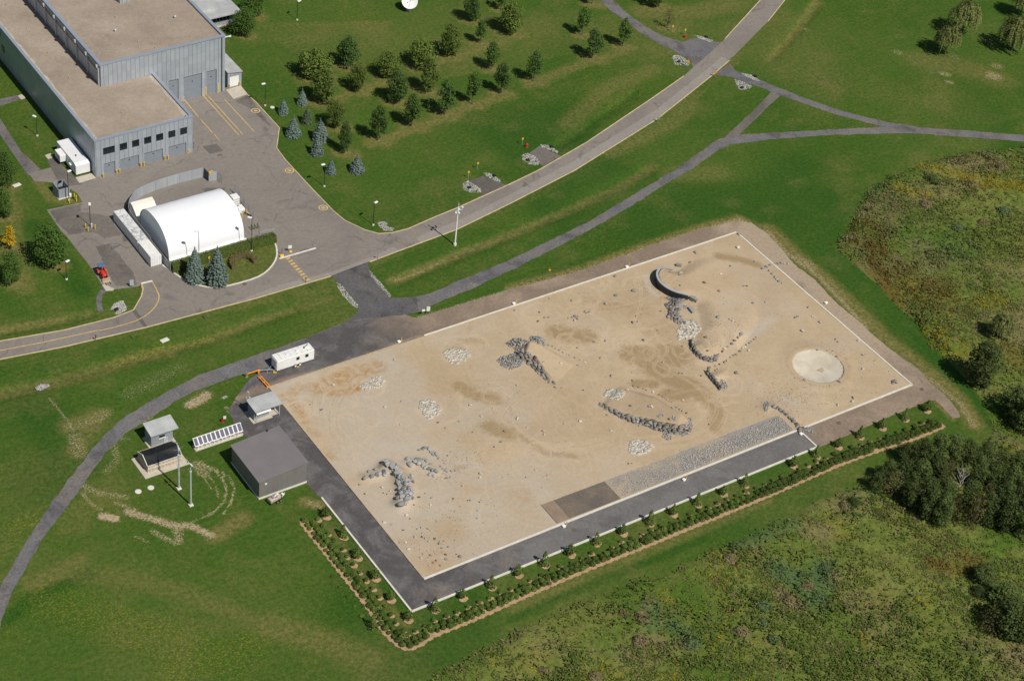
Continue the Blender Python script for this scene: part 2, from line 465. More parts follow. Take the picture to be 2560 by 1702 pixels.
# compacted stone dust paths: grey-blue with wheel streaks
def stonedust(name, c, dark, tan, tanfac=0.0, fine=.22):
    n = NB(name, .95, 0, .15); v = n.coord()
    b = n.mix(n.rng(n.noise(v, .16, 6, .68, .8), .46, .66), c, dark)
    b = n.mix(n.math('MULTIPLY', n.rng(n.noise(v, .10, 5, .6, .5), .5, .72), .55), b, n.val(c, 1.35))
    if tanfac: b = n.mix(n.math('MULTIPLY', n.rng(n.noise(v, .12, 5, .65), .42, .62), tanfac), b, tan)
    b = n.val(b, n.rng(n.noise(v, 2.2, 4, .75), .25, .75, 1 - fine, 1 + fine))
    b = n.val(b, n.rng(n.noise(v, 11, 2, .7), .2, .8, 1 - fine * .5, 1 + fine * .5))
    n.col(b); n.bump(n.noise(v, 9, 3), .35, .04); return n.m
M['path'] = stonedust('path_stone_dust', (.145, .141, .145), (.088, .085, .09), (.28, .225, .16), .22, .28)
M['junction'] = stonedust('junction_stone_dust', (.100, .098, .103), (.062, .061, .066), (.28, .225, .16), .15, .28)
M['riprap_bed'] = stonedust('riprap_bed', (.20, .185, .165), (.12, .11, .1), (.3, .25, .18), .3)

# yard ring road: dark stone dust in the west and south, brown compacted dirt to the north and east
n = NB('ring_road', .95, 0, .15); v = n.coord(); p = n.sep(v)
dk = n.mix(n.rng(n.noise(v, .15, 6, .7, .9), .42, .66), (.088, .082, .082), (.15, .142, .142))
dk = n.mix(n.math('MULTIPLY', n.rng(n.noise(v, .085, 5, .6), .54, .72), .6), dk, (.25, .20, .15))
br = n.mix(n.rng(n.noise(v, .10, 6, .68, .7), .4, .66), (.225, .172, .128), (.30, .235, .172))
br = n.mix(n.math('MULTIPLY', n.rng(n.noise(v, .3, 5, .7, 1.2), .58, .72), .6), br, (.15, .125, .105))
wob = n.rng(n.noise(v, .07, 4), .2, .8, -9, 9)
fx = n.rng(n.math('ADD', p[0], wob), 24, 46)
fy = n.rng(n.math('ADD', p[1], n.math('MULTIPLY', wob, .12)), 57, 61.5)
north = n.math('MULTIPLY', fx, fy)
band = n.math('MULTIPLY', n.rng(n.math('ADD', p[1], n.math('MULTIPLY', wob, .16)), 60.2, 61.6, 1, 0), n.rng(p[1], 58, 60))
east = n.rng(n.math('ADD', p[0], n.math('MULTIPLY', wob, .4)), 86, 92)
south = n.math('MULTIPLY', n.rng(n.math('ADD', p[1], n.math('MULTIPLY', wob, .1)), 1.5, -1.5), n.rng(n.math('ADD', p[0], wob), 4, 30))
so_ = n.mix(n.rng(n.noise(v, .12, 6, .7, .9), .40, .64), (.145, .137, .132), (.175, .166, .160))
so_ = n.mix(n.math('MULTIPLY', n.rng(n.noise(v, .16, 5, .65, .6), .54, .70), .6), so_, (.105, .098, .095))
dk = n.mix(south, dk, so_)
f = n.math('MAXIMUM', n.math('MAXIMUM', north, east), n.math('MULTIPLY', band, .8))
b = n.mix(f, dk, br)
tan = n.math('MULTIPLY', n.rng(n.math('ADD', p[0], wob), 117, 123), n.rng(p[1], 4, 14))
b = n.mix(tan, b, (.36, .285, .205))
b = n.val(b, n.rng(n.noise(v, 1.6, 4, .75), .25, .75, .84, 1.16))
b = n.val(b, n.rng(n.noise(v, 10, 2, .7), .2, .8, .9, 1.1))
n.col(b); n.bump(n.noise(v, 9, 3), .35, .04); M['ring'] = n.m
M['yard_road'] = asphalt('yard_road_asphalt', (.128, .120, .116), (.085, .08, .078), .18, False, .16, (.17, .155, .14))

# lawn: r = dry, g = bare soil, b = lush or rank, a = yellow flowers
n = NB('lawn_grass', .95, 0, .1); v = n.coord(); dry, bare, lush, yel = n.attr()
lg = n.noise(v, .018, 6, .6, .4); md = n.noise(v, .13, 6, .70, .7); fi = n.noise(v, 1.2, 5, .8); vf = n.noise(v, 6.0, 3, .75)
st = n.noise(n.mapping(v, (.045, 1.3, 1), (0, 0, -.25)), 1.0, 4, .65)
st2 = n.noise(n.mapping(v, (.9, .03, 1), (0, 0, .5)), 1.0, 4, .65)
b = n.mix(n.rng(lg, .34, .66), (.042, .096, .011), (.062, .112, .016))
b = n.mix(n.math('MULTIPLY', n.rng(md, .45, .72), .6), b, (.098, .120, .026))
b = n.mix(n.math('MULTIPLY', n.rng(st, .48, .72), .34), b, (.115, .128, .034))
b = n.mix(n.math('MULTIPLY', n.rng(st2, .5, .74), .22), b, (.026, .072, .010))
b = n.mix(n.math('MULTIPLY', lush, n.rng(md, .25, .6, .55, 1)), b, (.026, .080, .009))
dn = n.math('MULTIPLY', dry, n.rng(n.noise(v, .6, 6, .78), .30, .66, .40, 1.08), True)
b = n.mix(dn, b, (.185, .155, .054))
b = n.mix(n.math('MULTIPLY', n.rng(n.noise(v, 1.9, 7, .86), .585, .66), .55), b, (.150, .142, .046))
b = n.mix(n.math('MULTIPLY', n.rng(n.noise(n.mapping(v, (1, 1, 1), (0, 0, .7), (31, 17, 0)), 1.1, 7, .86), .58, .66), .5), b, (.022, .062, .008))
yf = n.math('MULTIPLY', n.math('MULTIPLY', yel, n.rng(n.noise(v, 2.4, 3, .8), .53, .62)), .6)
b = n.mix(yf, b, (.26, .21, .02))
bn = n.rng(n.math('ADD', n.math('MULTIPLY', bare, .92), n.math('MULTIPLY', n.math('SUBTRACT', n.noise(v, 2.6, 6, .85), .5), 3.0)), .46, .78)
bn = n.math('MULTIPLY', bn, n.rng(bare, .02, .2))
b = n.val(b, n.rng(fi, .22, .78, .62, 1.38)); b = n.val(b, n.rng(vf, .22, .78, .68, 1.32))
soil = n.mix(n.rng(n.noise(v, 1.1, 4), .35, .65), (.34, .26, .16), (.48, .38, .25))
b = n.mix(bn, b, soil)
n.col(b); n.bump(n.math('ADD', fi, vf), .55, .12); M['lawn'] = n.m

# meadow: r = straw, g = rust, b = blue-green reeds, a = goldenrod
n = NB('meadow_ground', .95, 0, .1); v = n.coord(); straw, rust, reed, gold = n.attr()
lg = n.noise(v, .03, 6, .62, .6); md = n.noise(v, .16, 6, .68, .6); fi = n.noise(v, .8, 5, .78); vf = n.noise(v, 4.0, 3, .75)
b = n.mix(n.rng(lg, .38, .62), (.068, .125, .016), (.150, .172, .040))
b = n.mix(n.math('MULTIPLY', n.rng(md, .45, .7), .65), b, (.150, .142, .042))
b = n.mix(n.math('MULTIPLY', straw, .75), b, (.20, .165, .078))
b = n.mix(n.math('MULTIPLY', rust, n.rng(fi, .3, .6, .4, 1)), b, (.13, .098, .022))
b = n.mix(n.math('MULTIPLY', reed, .8), b, (.068, .125, .045))
b = n.mix(n.math('MULTIPLY', gold, n.rng(n.noise(v, 1.8, 3, .8), .48, .6)), b, (.24, .18, .012))
b = n.val(b, n.rng(fi, .22, .78, .60, 1.35)); b = n.val(b, n.rng(vf, .22, .78, .66, 1.34))
n.col(b); n.bump(n.math('ADD', fi, vf), .6, .15); M['meadow'] = n.m

# sand: r = pale grey silt, g = dark damp sand, b = orange, a = light wheel loops
n = NB('yard_sand', .95, 0, .12); v = n.coord(); gry, drk, org, trk = n.attr()
lg = n.noise(v, .035, 6, .62, .5); md = n.noise(v, .22, 6, .68, .8); fi = n.noise(v, 1.7, 4, .75); vf = n.noise(v, 8, 2, .7)
b = n.mix(n.rng(lg, .36, .66), (.415, .318, .205), (.485, .380, .255))
b = n.mix(n.math('MULTIPLY', n.rng(md, .45, .7), .35), b, (.385, .285, .168))
b = n.mix(n.math('MULTIPLY', gry, .85), b, (.455, .398, .318))
dn = n.rng(n.math('ADD', n.math('MULTIPLY', drk, .95), n.math('MULTIPLY', n.math('SUBTRACT', n.noise(v, .7, 7, .8, 1.2), .5), 1.5)), .30, .95)
dn = n.math('MULTIPLY', n.math('MULTIPLY', dn, n.rng(drk, .0, .3)), .85)
b = n.mix(dn, b, (.30, .214, .112))
on = n.math('MULTIPLY', org, n.rng(n.noise(v, .55, 5, .72, 1.0), .38, .66, .15, 1))
b = n.mix(on, b, (.36, .195, .058))
b = n.mix(n.math('MULTIPLY', trk, .6), b, (.56, .44, .30))
b = n.val(b, n.rng(fi, .25, .75, .93, 1.07)); b = n.val(b, n.rng(vf, .2, .8, .94, 1.06))
n.col(b); n.bump(n.math('ADD', fi, n.math('MULTIPLY', vf, .5)), .35, .05); M['sand'] = n.m

n = NB('crater_concrete', .9, 0, .2); v = n.coord()
b = n.mix(n.rng(n.noise(v, .18, 6, .6, .8), .38, .64), (.50, .445, .345), (.62, .56, .455))
b = n.mix(n.math('MULTIPLY', n.rng(n.noise(v, .5, 5, .7), .56, .7), .5), b, (.40, .32, .2))
n.col(n.val(b, n.rng(n.noise(v, 4, 3), .3, .7, .95, 1.05))); M['crater'] = n.m
n = NB('gravel_bed', .95, 0, .15); v = n.coord()
b = n.mix(n.rng(n.noise(v, .12, 5, .65, .6), .4, .64), (.285, .262, .232), (.37, .31, .235))
n.col(n.val(b, n.rng(n.noise(v, 3, 3, .8), .25, .75, .7, 1.3))); n.bump(n.noise(v, 5, 3), .6, .1); M['gravel_bed'] = n.m
n = NB('dark_test_slab', .95, 0, .15); v = n.coord()
b = n.mix(n.rng(n.noise(v, .14, 5, .65, .6), .36, .66), (.20, .16, .118), (.132, .115, .10))
n.col(n.val(b, n.rng(n.noise(v, 2.5, 3, .8), .25, .75, .85, 1.15))); M['dark_slab'] = n.m
M['brown_slab'] = plain('brown_test_slab', (.27, .205, .15), .12, .6, .95, 0, .1, .2, .1)

# stone: colour differs from stone to stone
def stone(name, stops, isl=True, rough=.9, bumpy=.5):
    n = NB(name, rough, 0, .2); v = n.coord()
    r = n.geo('Random Per Island') if isl else n.oinfo()
    b = n.ramp(r, stops)
    b = n.val(b, n.rng(n.noise(v, 1.6, 5, .7), .25, .75, .78, 1.22))
    n.col(b); n.bump(n.noise(v, 4, 5, .7), bumpy, .08); return n.m
M['wall_stone'] = stone('ridge_stone', [(0, (.13, .125, .12)), (.35, (.215, .205, .19)), (.7, (.30, .285, .255)), (.86, (.24, .17, .115)), (1, (.40, .385, .35))])
M['grey_rubble'] = stone('grey_rubble', [(0, (.17, .17, .17)), (.5, (.30, .30, .295)), (1, (.46, .46, .45))])
M['bed_gravel'] = stone('bed_gravel', [(0, (.26, .25, .235)), (.5, (.36, .35, .335)), (1, (.48, .47, .45))])
M['pale_rubble'] = stone('pale_rubble', [(0, (.40, .355, .29)), (.5, (.50, .455, .38)), (1, (.60, .56, .48))])
M['riprap'] = stone('riprap_stone', [(0, (.24, .235, .22)), (.5, (.39, .38, .355)), (1, (.55, .54, .51))])
M['rock_grey'] = stone('rock_grey', [(0, (.19, .185, .18)), (.5, (.27, .265, .255)), (1, (.36, .35, .335))], False)
M['rock_pale'] = stone('rock_pale', [(0, (.40, .365, .32)), (.5, (.50, .455, .40)), (1, (.62, .58, .52))], False)
M['rock_brown'] = stone('rock_brown', [(0, (.16, .10, .065)), (.5, (.23, .155, .10)), (1, (.30, .225, .16))], False)
M['boulder'] = stone('boulder_stone', [(0, (.20, .205, .205)), (.5, (.29, .295, .285)), (1, (.39, .39, .375))], False)

# foliage: colour differs leaf clump to leaf clump and tree to tree
def leaf(name, a, b_, hue=.25, trans=.18, island=True):
    n = NB(name, .75, 0, .2)
    r = n.geo('Random Per Island') if island else n.noise(n.coord(), 3, 3)
    c = n.mix(r, a, b_)
    c = n.val(c, n.rng(n.oinfo(), 0, 1, 1 - hue, 1 + hue))
    n.col(c)
    tr = n.t.nodes.new('ShaderNodeBsdfTranslucent'); n.t.links.new(c, tr.inputs[0])
    ms = n.t.nodes.new('ShaderNodeMixShader'); ms.inputs[0].default_value = trans
    out = n.t.nodes['Material Output']
    n.t.links.new(n.b.outputs[0], ms.inputs[1]); n.t.links.new(tr.outputs[0], ms.inputs[2]); n.t.links.new(ms.outputs[0], out.inputs[0])
    return n.m
M['leaf_mid'] = leaf('leaf_mid_green', (.085, .135, .022), (.175, .235, .050), 0.2, 0.3)
M['leaf_dark'] = leaf('leaf_dark_green', (.042, .090, .020), (.098, .165, .038), 0.22, 0.3)
M['leaf_deep'] = leaf('leaf_deep_green', (.050, .110, .018), (.105, .175, .034), 0.18, 0.3)
M['leaf_yellow'] = leaf('leaf_yellow', (.42, .27, .010), (.62, .44, .03), 0.1, 0.3)
M['leaf_willow'] = leaf('leaf_willow', (.125, .155, .040), (.235, .25, .085), 0.15, 0.3)
M['leaf_wood'] = leaf('leaf_wood_edge', (.050, .085, .020), (.130, .165, .046), 0.3, 0.3)
M['leaf_olive'] = leaf('leaf_olive', (.085, .09, .028), (.165, .15, .055), 0.2, 0.3)
M['needle_blue'] = leaf('needle_blue', (.085, .125, .100), (.22, .285, .245), 0.15, 0.1)
M['needle_green'] = leaf('needle_green', (.065, .105, .052), (.15, .20, .10), 0.15, 0.1)
M['needle_young'] = leaf('needle_young', (.055, .095, .018), (.135, .18, .036), 0.2, 0.2)
M['hedge'] = leaf('hedge_leaf', (.065, .11, .016), (.145, .19, .035), 0.1, 0.25)
M['hedge_brown'] = leaf('hedge_brown_leaf', (.12, .105, .040), (.21, .16, .065), 0.1, 0.2)
M['shrub'] = leaf('shrub_leaf', (.060, .105, .018), (.145, .195, .042), 0.3, 0.25)
M['rim'] = plain('rim_concrete', (.36, .38, .39), .12, .9, .9)
M['tuft'] = leaf('meadow_tuft', (.075, .13, .016), (.20, .215, .055), 0, .35)
M['tuft_dark'] = leaf('meadow_weeds', (.062, .112, .015), (.155, .195, .042), 0, .3)
M['tuft_straw'] = leaf('meadow_straw', (.15, .135, .055), (.30, .25, .13), 0, .35)
M['tuft_rust'] = leaf('meadow_rust', (.10, .075, .018), (.22, .155, .042), 0, .35)
M['tuft_reed'] = leaf('meadow_reed', (.07, .125, .04), (.17, .22, .10), 0, .35)
M['tuft_gold'] = leaf('meadow_goldenrod', (.25, .19, .010), (.48, .36, .02), 0, .35)
# ------------------------------------------------------------------ traced outlines of the setting
S4 = 300 / 2352.0
SF = 400 / 1695.0
S3 = T3
road_south = gl([(-160, 934), (0, 898.6), (163, 866.6), (364, 819), (640, 746), (827.4, 690.7), (924, 655.4), (996, 628), (1142.6, 574), (1280, 507), (1437.6, 426), (1644, 297.5), (1782.6, 187.4), (1823.3, 152), (1920, 54), (1963, 0), (2030, -95)])
road_north_a = gl([(-160, 886), (0, 853), (163, 825), (285, 794), (334, 775), (353, 742), (358, 720.6), (353, 708)])
road_north_b = gl([(640, 256.7), (698.4, 320.6), (691.6, 370.8), (713.3, 400), (775.8, 468), (835.6, 530), (862.8, 552), (911.7, 575), (947, 584.7), (979.6, 582.6), (1020, 572.5), (1088, 542.6), (1145, 519.5), (1280, 458.4), (1346.6, 426), (1467.5, 356), (1625, 250), (1709, 191.5), (1732, 170), (1770, 138), (1812.5, 97.8), (1902, 0), (1975, -95)])
lot_west = gl([(348, 716), (263.5, 727), (231, 674), (174, 601), (152, 576.6), (117, 525), (206.5, 506), (193, 484), (163, 465), (130, 457), (87, 453), (70.6, 435), (100, 426), (128, 419), (118, 397)])
lot = list(road_south) + list(reversed(road_north_b)) + [G(611, 231), (46.9, 163.6), (42.4, 163.6), (42.4, 163.2), (23.6, 163.2), (23.6, 142.6), (-0.6, 142.6), (-6.5, 144.5)] + list(reversed(lot_west)) + list(reversed(road_north_a))
island = gl([(406, 663), (426.5, 677), (462, 701.5), (502.6, 716.5), (543, 720), (584, 712), (640, 696), (667, 680), (686, 658), (693, 639), (691.6, 620), (687, 607)]) + [(24.6, 104.2), (-0.9, 104.2)]
path_main_L = [(-70, 1640), (-40, 1545), (0, 1469), (61, 1360), (128, 1257.6), (170, 1200), (152 + 79, 1120.6), (299, 1050), (388.5, 995.6), (489, 941), (640, 887), (770, 843.5), (873.6, 800)]
path_main_R = [(-40, 1680), (0, 1562), (32, 1475), (102.5, 1353.7), (173, 1257.6), (214.5, 1200), (266, 1128.7), (320.6, 1077), (385.8, 1039), (430, 1008), (489, 976.6), (597.7, 938.5), (680, 915), (800, 880), (900, 840)]
path_main = gl(path_main_L + list(reversed(path_main_R)))
junction = gl([(822, 693), (830, 692), (865.5, 726), (884.5, 747.7), (896.7, 769.5), (893, 782), (879, 794), (850, 812), (800, 835), (760, 860), (800, 890), (960, 850), (1040, 800), (1012, 787), (1047.5, 779), (1040, 742), (977, 746), (955, 720.6), (922.5, 674), (920, 661), (927, 650)])
path_b = gl([(950, 765), (977, 746), (1020, 747), (1074.7, 734), (1156, 699), (1280, 647), (1470, 555), (1633, 457), (1685, 426), (1796, 348), (1850.5, 337), (1920, 332.8), (2083, 324.6), (2195, 318), (2273, 316.5), (2382, 324.6), (2560, 338), (2720, 351),
              (2720, 368), (2560, 354.5), (2382, 341), (2273, 333), (2083, 338), (1920, 349), (1823, 362.7), (1796, 375), (1725.5, 426), (1687.5, 446), (1568, 522), (1416, 606.5), (1280, 674.4), (1183, 720.6), (1115.5, 747.7), (1047.5, 779), (1000, 792)])
path_c = gl([(1800, 175), (1823, 160), (1842, 179), (1864, 184.7), (1920, 209), (2001.5, 241.8), (2110, 279.8), (2219, 305.6), (2290, 317), (2260, 326), (2205, 316.5), (2083, 285), (1952.6, 239), (1920, 225.5), (1864, 206.5), (1823, 191.5), (1790.7, 189)])
path_d = gl([(1930, 226), (1920, 239), (1877.7, 282.5), (1812.5, 342), (1825, 350), (1848, 337), (1920, 267.6), (1950, 240), (1954, 232)])
path_e = gl([(1455, -60), (1497, 0), (1530, 30), (1562.5, 51.6), (1595, 79), (1633, 102), (1687.5, 130), (1725.5, 152), (1732, 170), (1770, 150), (1812, 110), (1804, 106), (1782.6, 104.6), (1736, 95), (1709, 106), (1660, 92), (1619.6, 70.6), (1579, 43.5), (1552, 19), (1530, 0), (1490, -60)])
ring = gl([(625, 946.7), (589.5, 995.6), (570.5, 1025.5), (585, 1060), (611, 1089), (640, 1110), (766, 1209.6), (790, 1235)]) + [(-6.15, 27.2), (-6.15, -5.9), (89.0, -5.9)] + \
       gl([(2069.4, 1109.7), (2216, 1044.5), (2319, 1003.8), (2338, 999.7), (2382, 1046), (2401, 1044.5), (2398, 1031), (2365.5, 990), (2327.5, 957.6), (2300, 927.7), (2219, 868), (2178, 832.6), (2151, 807.5), (2083, 750), (2037, 699), (1985, 661), (1960.7, 631), (1920, 587), (1877.7, 557.6), (1845, 552), (1742, 576.6), (1606, 623), (1454, 677), (1280, 723), (1150, 762), (1040, 796), (1012, 787), (880, 800), (770, 843.5), (700, 900), (660, 925)])
ped_path = gl([(-40, 250), (0, 296), (54, 380), (79, 402), (100.5, 424), (70.6, 440), (0, 337), (-40, 285)])
ped_path2 = gl([(-30, 258), (0, 248), (47, 238), (52, 248), (0, 266), (-30, 275)])
meadow_poly = gl([(2760, 335), (2560, 362), (2440, 378), (2322, 400), (2219, 441), (2164.5, 476), (2137, 517), (2129, 552), (2096.6, 595.6), (2066.7, 614.6), (2096.6, 636), (2126.5, 663.5), (2181, 712), (2246, 777.6), (2287, 815.6), (2327.5, 868), (2360, 903), (2422.6, 968.4), (2463, 1023), (2474, 1071.7),
                  (2452, 1120), (2380, 1140), (2250, 1165), (2160, 1205), (2112, 1225.6), (2048, 1241.6), (1920, 1312), (1808, 1357), (1696, 1405), (1568, 1456), (1408, 1514), (1280, 1574.6), (1184, 1626), (1088, 1674), (1040, 1710), (960, 1790), (2050, 1900), (2800, 1750)])
sand_poly = [(0, 0), (120, 0), (120, 60), (0, 60)]

mulch_line = gl([(748, 1302), (752, 1313.7), (800, 1373), (845, 1430.6), (918.6, 1523), (947, 1574.6), (986, 1613), (1011.5, 1626), (1030.6, 1626), (1059.5, 1613), (1082, 1594), (1184, 1555), (1280, 1510.6), (1440, 1440), (1600, 1376), (1760, 1310.5), (1920, 1245), (1974, 1221), (2110, 1161), (2219, 1123), (2300, 1097), (2365.5, 1067.6)])

# trees are needed early: their dry halos mark the lawn.  (x, y, crown width, crown top y) per tile
lawn_trees = [
 ('maple', T(640, 0, [(540, 715)])[0], 260, T(640, 0, [(0, 450)])[0][1]),
 ('oak', T(640, 0, [(620, 940)])[0], 210, T(640, 0, [(0, 620)])[0][1]),
 ('oak', T(640, 0, [(840, 610)])[0], 180, T(640, 0, [(0, 325)])[0][1]),
 ('maple', T(640, 0, [(928, 835)])[0], 145, T(640, 0, [(0, 590)])[0][1]),
 ('maple', T(640, 0, [(1215, 712)])[0], 185, T(640, 0, [(0, 480)])[0][1]),
 ('maple', T(640, 0, [(1520, 618)])[0], 220, T(640, 0, [(0, 360)])[0][1]),
 ('maple', T(640, 0, [(1780, 512)])[0], 185, T(640, 0, [(0, 240)])[0][1]),
 ('slim', T(640, 0, [(2065, 405)])[0], 105, T(640, 0, [(0, 178)])[0][1]),
 ('oak', T(640, 0, [(1985, 195)])[0], 145, T(640, 0, [(0, -50)])[0][1]),
 ('slim', T(640, 0, [(2252, 92)])[0], 95, T(640, 0, [(0, -120)])[0][1]),
 ('maple', T(640, 0, [(2340, 305)])[0], 200, T(640, 0, [(0, 15)])[0][1]),
 ('oak', T(640, 0, [(1592, 848)])[0], 165, T(640, 0, [(0, 530)])[0][1]),
 ('oak', T(640, 0, [(1300, 942)])[0], 185, T(640, 0, [(0, 640)])[0][1]),
 ('slim', T(640, 0, [(2165, 640)])[0], 130, T(640, 0, [(0, 380)])[0][1]),
 ('slim', T(640, 0, [(2250, 862)])[0], 130, T(640, 0, [(0, 575)])[0][1]),
 ('slim', T(640, 0, [(1990, 960)])[0], 120, T(640, 0, [(0, 665)])[0][1]),
 ('slim', T(640, 0, [(1735, 1058)])[0], 165, T(640, 0, [(0, 735)])[0][1]),
 ('slim', T(640, 0, [(1430, 1165)])[0], 155, T(640, 0, [(0, 860)])[0][1]),
 ('slim', T(640, 0, [(1122, 1295)])[0], 140, T(640, 0, [(0, 965)])[0][1]),
 ('maple', T(640, 0, [(722, 1165)])[0], 160, T(640, 0, [(0, 925)])[0][1]),
 ('oak', T(640, 0, [(815, 1408)])[0], 115, T(640, 0, [(0, 1115)])[0][1]),
 ('slim', T(1280, 0, [(645, 325)])[0], 120, T(640, 0, [(0, 65)])[0][1]),
 ('slim', T(1280, 0, [(735, 540)])[0], 145, T(640, 0, [(0, 255)])[0][1]),
 ('slim', T(1280, 0, [(1018, 430)])[0], 120, T(640, 0, [(0, 160)])[0][1]),
 ('slim', T(1280, 0, [(195, 752)])[0], 125, T(640, 0, [(0, 465)])[0][1]),
 ('sparse', T(1280, 0, [(1432, 262)])[0], 100, T(640, 0, [(0, 75)])[0][1]),
 ('oak', T(1280, 0, [(1320, 62)])[0], 190, T(640, 0, [(0, -240)])[0][1]),
 ('slim', T(1280, 0, [(735, 38)])[0], 120, T(640, 0, [(0, -220)])[0][1]),
]
left_trees = [
 ('deep', T(0, 400, [(480, 968)])[0], 300, T(0, 400, [(0, 610)])[0][1]),
 ('deep', T(0, 400, [(112, 1130)])[0], 180, T(0, 400, [(0, 840)])[0][1]),
 ('yellow', T(0, 400, [(92, 805)])[0], 115, T(0, 400, [(0, 600)])[0][1]),
 ('deep', T(0, 400, [(42, 525)])[0], 150, T(0, 400, [(0, 255)])[0][1]),
 ('deep', T(0, 400, [(30, 245)])[0], 190, T(0, 400, [(0, -60)])[0][1]),
 ('deep', T(0, 0, [(2245, 325)])[0], 200, T(0, 0, [(0, 85)])[0][1]),
 ('deep', T(0, 0, [(2330, 150)])[0], 200, T(0, 0, [(0, -90)])[0][1]),
]

# ------------------------------------------------------------------ sand yard: height
def P2(pts, z=0.0): return TG(1580, 620, pts, S4, z)
arcA = TG(1580, 620, [(860, 290), (700, 312), (580, 365), (512, 440), (486, 530), (520, 640), (600, 730), (720, 803), (860, 857), (1000, 878), (1112, 884), (1180, 905), (1235, 1020)], S4, 1.9)
arcA_poly = arcA + gl([(1742, 800), (1755, 830), (1850, 880), (1930, 800), (1935, 700), (1900, 640), (1800, 620), (1730, 640)], 0.6)
wallB = TG(1700, 780, [(232, 490), (245, 600), (280, 720), (360, 800), (470, 870), (590, 905), (720, 880)], S4, 0.9)
polyB = wallB + TG(1700, 780, [(900, 760), (1060, 620), (1220, 450), (1300, 200), (900, 60), (380, 120), (260, 330)], S4, .5)
wallC = TG(1700, 780, [(520, 1110), (640, 1260), (800, 1470)], S4, 0.9)
polyC = wallC + TG(1700, 780, [(960, 1380), (1100, 1150), (1000, 960), (840, 1010)], S4, .5)
wallD = TG(1200, 800, [(760, 600), (900, 700), (1080, 770), (1210, 920), (1400, 1100), (1600, 1250)], S4, 1.2)
polyD = wallD + TG(1200, 800, [(2000, 830), (1640, 640), (1240, 460), (1040, 400), (820, 440)], S4, .8)
wallE = TG(1480, 940, [(130, 432), (300, 560), (540, 690), (800, 800), (1060, 860), (1300, 950), (1560, 1010), (1750, 1030), (1900, 980)], S4, 1.1)
polyE = wallE + TG(1480, 940, [(1970, 850), (1860, 720), (1640, 600), (1300, 360), (900, 230), (520, 70)], S4, .7)
wallF = TG(1860, 960, [(490, 440), (600, 440), (720, 520), (840, 600), (930, 680), (1020, 780), (1120, 880)], S4, .7)
MOUNDS = [  # polygon, high point, height there, low point, height there, edge width
 (arcA_poly, 13, 4.5, P2([(480, 640)], 2)[0], 2.15, P2([(2100, 560)], 0)[0], 0.0, .35),
 (polyB, 7, 3.5, TG(1700, 780, [(400, 760)], S4)[0], .95, TG(1700, 780, [(1250, 350)], S4)[0], .1, .4),
 (polyC, 3, 3.0, TG(1700, 780, [(650, 1300)], S4)[0], .9, TG(1700, 780, [(1150, 1150)], S4)[0], .0, .4),
 (polyD, 6, 2.0, TG(1200, 800, [(780, 560)], S4)[0], 2.5, TG(1200, 800, [(1780, 1050)], S4)[0], .0, .5),
 (polyE, 9, 2.4, TG(1480, 940, [(1600, 960)], S4)[0], 1.9, TG(1480, 940, [(150, 250)], S4)[0], .05, .5),
]
CRATER = (105.7, 13.7); CR_R = 5.75
ridge_spine = TG(860, 1080, [(470, 370), (560, 430), (620, 520), (650, 610), (650, 700), (610, 750)], SF, .6)
arm_spine = TG(860, 1080, [(230, 480), (350, 450), (450, 390)], SF, .3)
arm2_spine = TG(860, 1080, [(690, 330), (780, 320), (860, 370), (960, 415)], SF, .3)
def sand_height(X, Y):
    X = np.asarray(X, float); Y = np.asarray(Y, float)
    z = 0.17 + .10 * (vnoise(X, Y, 9, 3, 3) - .5) + .05 * (vnoise(X, Y, 2.2, 9, 2) - .5)
    for poly, nw, e2, a, ha, b, hb, e in MOUNDS:
        bx = np.array(poly); m = (X > bx[:, 0].min() - 1) & (X < bx[:, 0].max() + 1) & (Y > bx[:, 1].min() - 1) & (Y < bx[:, 1].max() + 1)
        if not m.any(): continue
        xs, ys = X[m], Y[m]
        ins = inpoly(xs, ys, poly); d, _ = pdist(xs, ys, poly[:nw]); d2, _ = pdist(xs, ys, list(poly[nw - 1:]) + [poly[0]])
        ab = np.array(b) - np.array(a); t = np.clip(((xs - a[0]) * ab[0] + (ys - a[1]) * ab[1]) / (ab @ ab), 0, 1)
        h = (ha * (1 - t) + hb * t) * np.where(ins, sstep(0, e, d) * sstep(0, e2, d2), 0)
        zz = z[m]; z[m] = np.maximum(zz, zz * .3 + h)
    for sp, hh, wd in ((ridge_spine, 1.45, 1.5), (arm_spine, .45, 1.3), (arm2_spine, .4, 1.2)):
        d, _ = pdist(X, Y, sp); z = z + hh * np.exp(-(d / wd) ** 2)
    d, _ = pdist(X, Y, wallF); z = z + .5 * np.exp(-(d / 1.2) ** 2)
    r = np.hypot(X - CRATER[0], Y - CRATER[1])
    z = z + .26 * np.exp(-((r - CR_R - .5) / 1.8) ** 2)
    z = np.where(r < CR_R - .4, -1.6, z)
    return z
def sandz(x, y): return float(sand_height(np.array([x]), np.array([y]))[0])
def GS(u, v, lift=0.0):                      # traced point -> point on the sand surface
    z = 0.0
    for _ in range(4):
        x, y = G(u, v, z + lift); z = max(0, sandz(x, y)) if 0 < x < 120 and 0 < y < 60 else 0.05
    return x, y, z

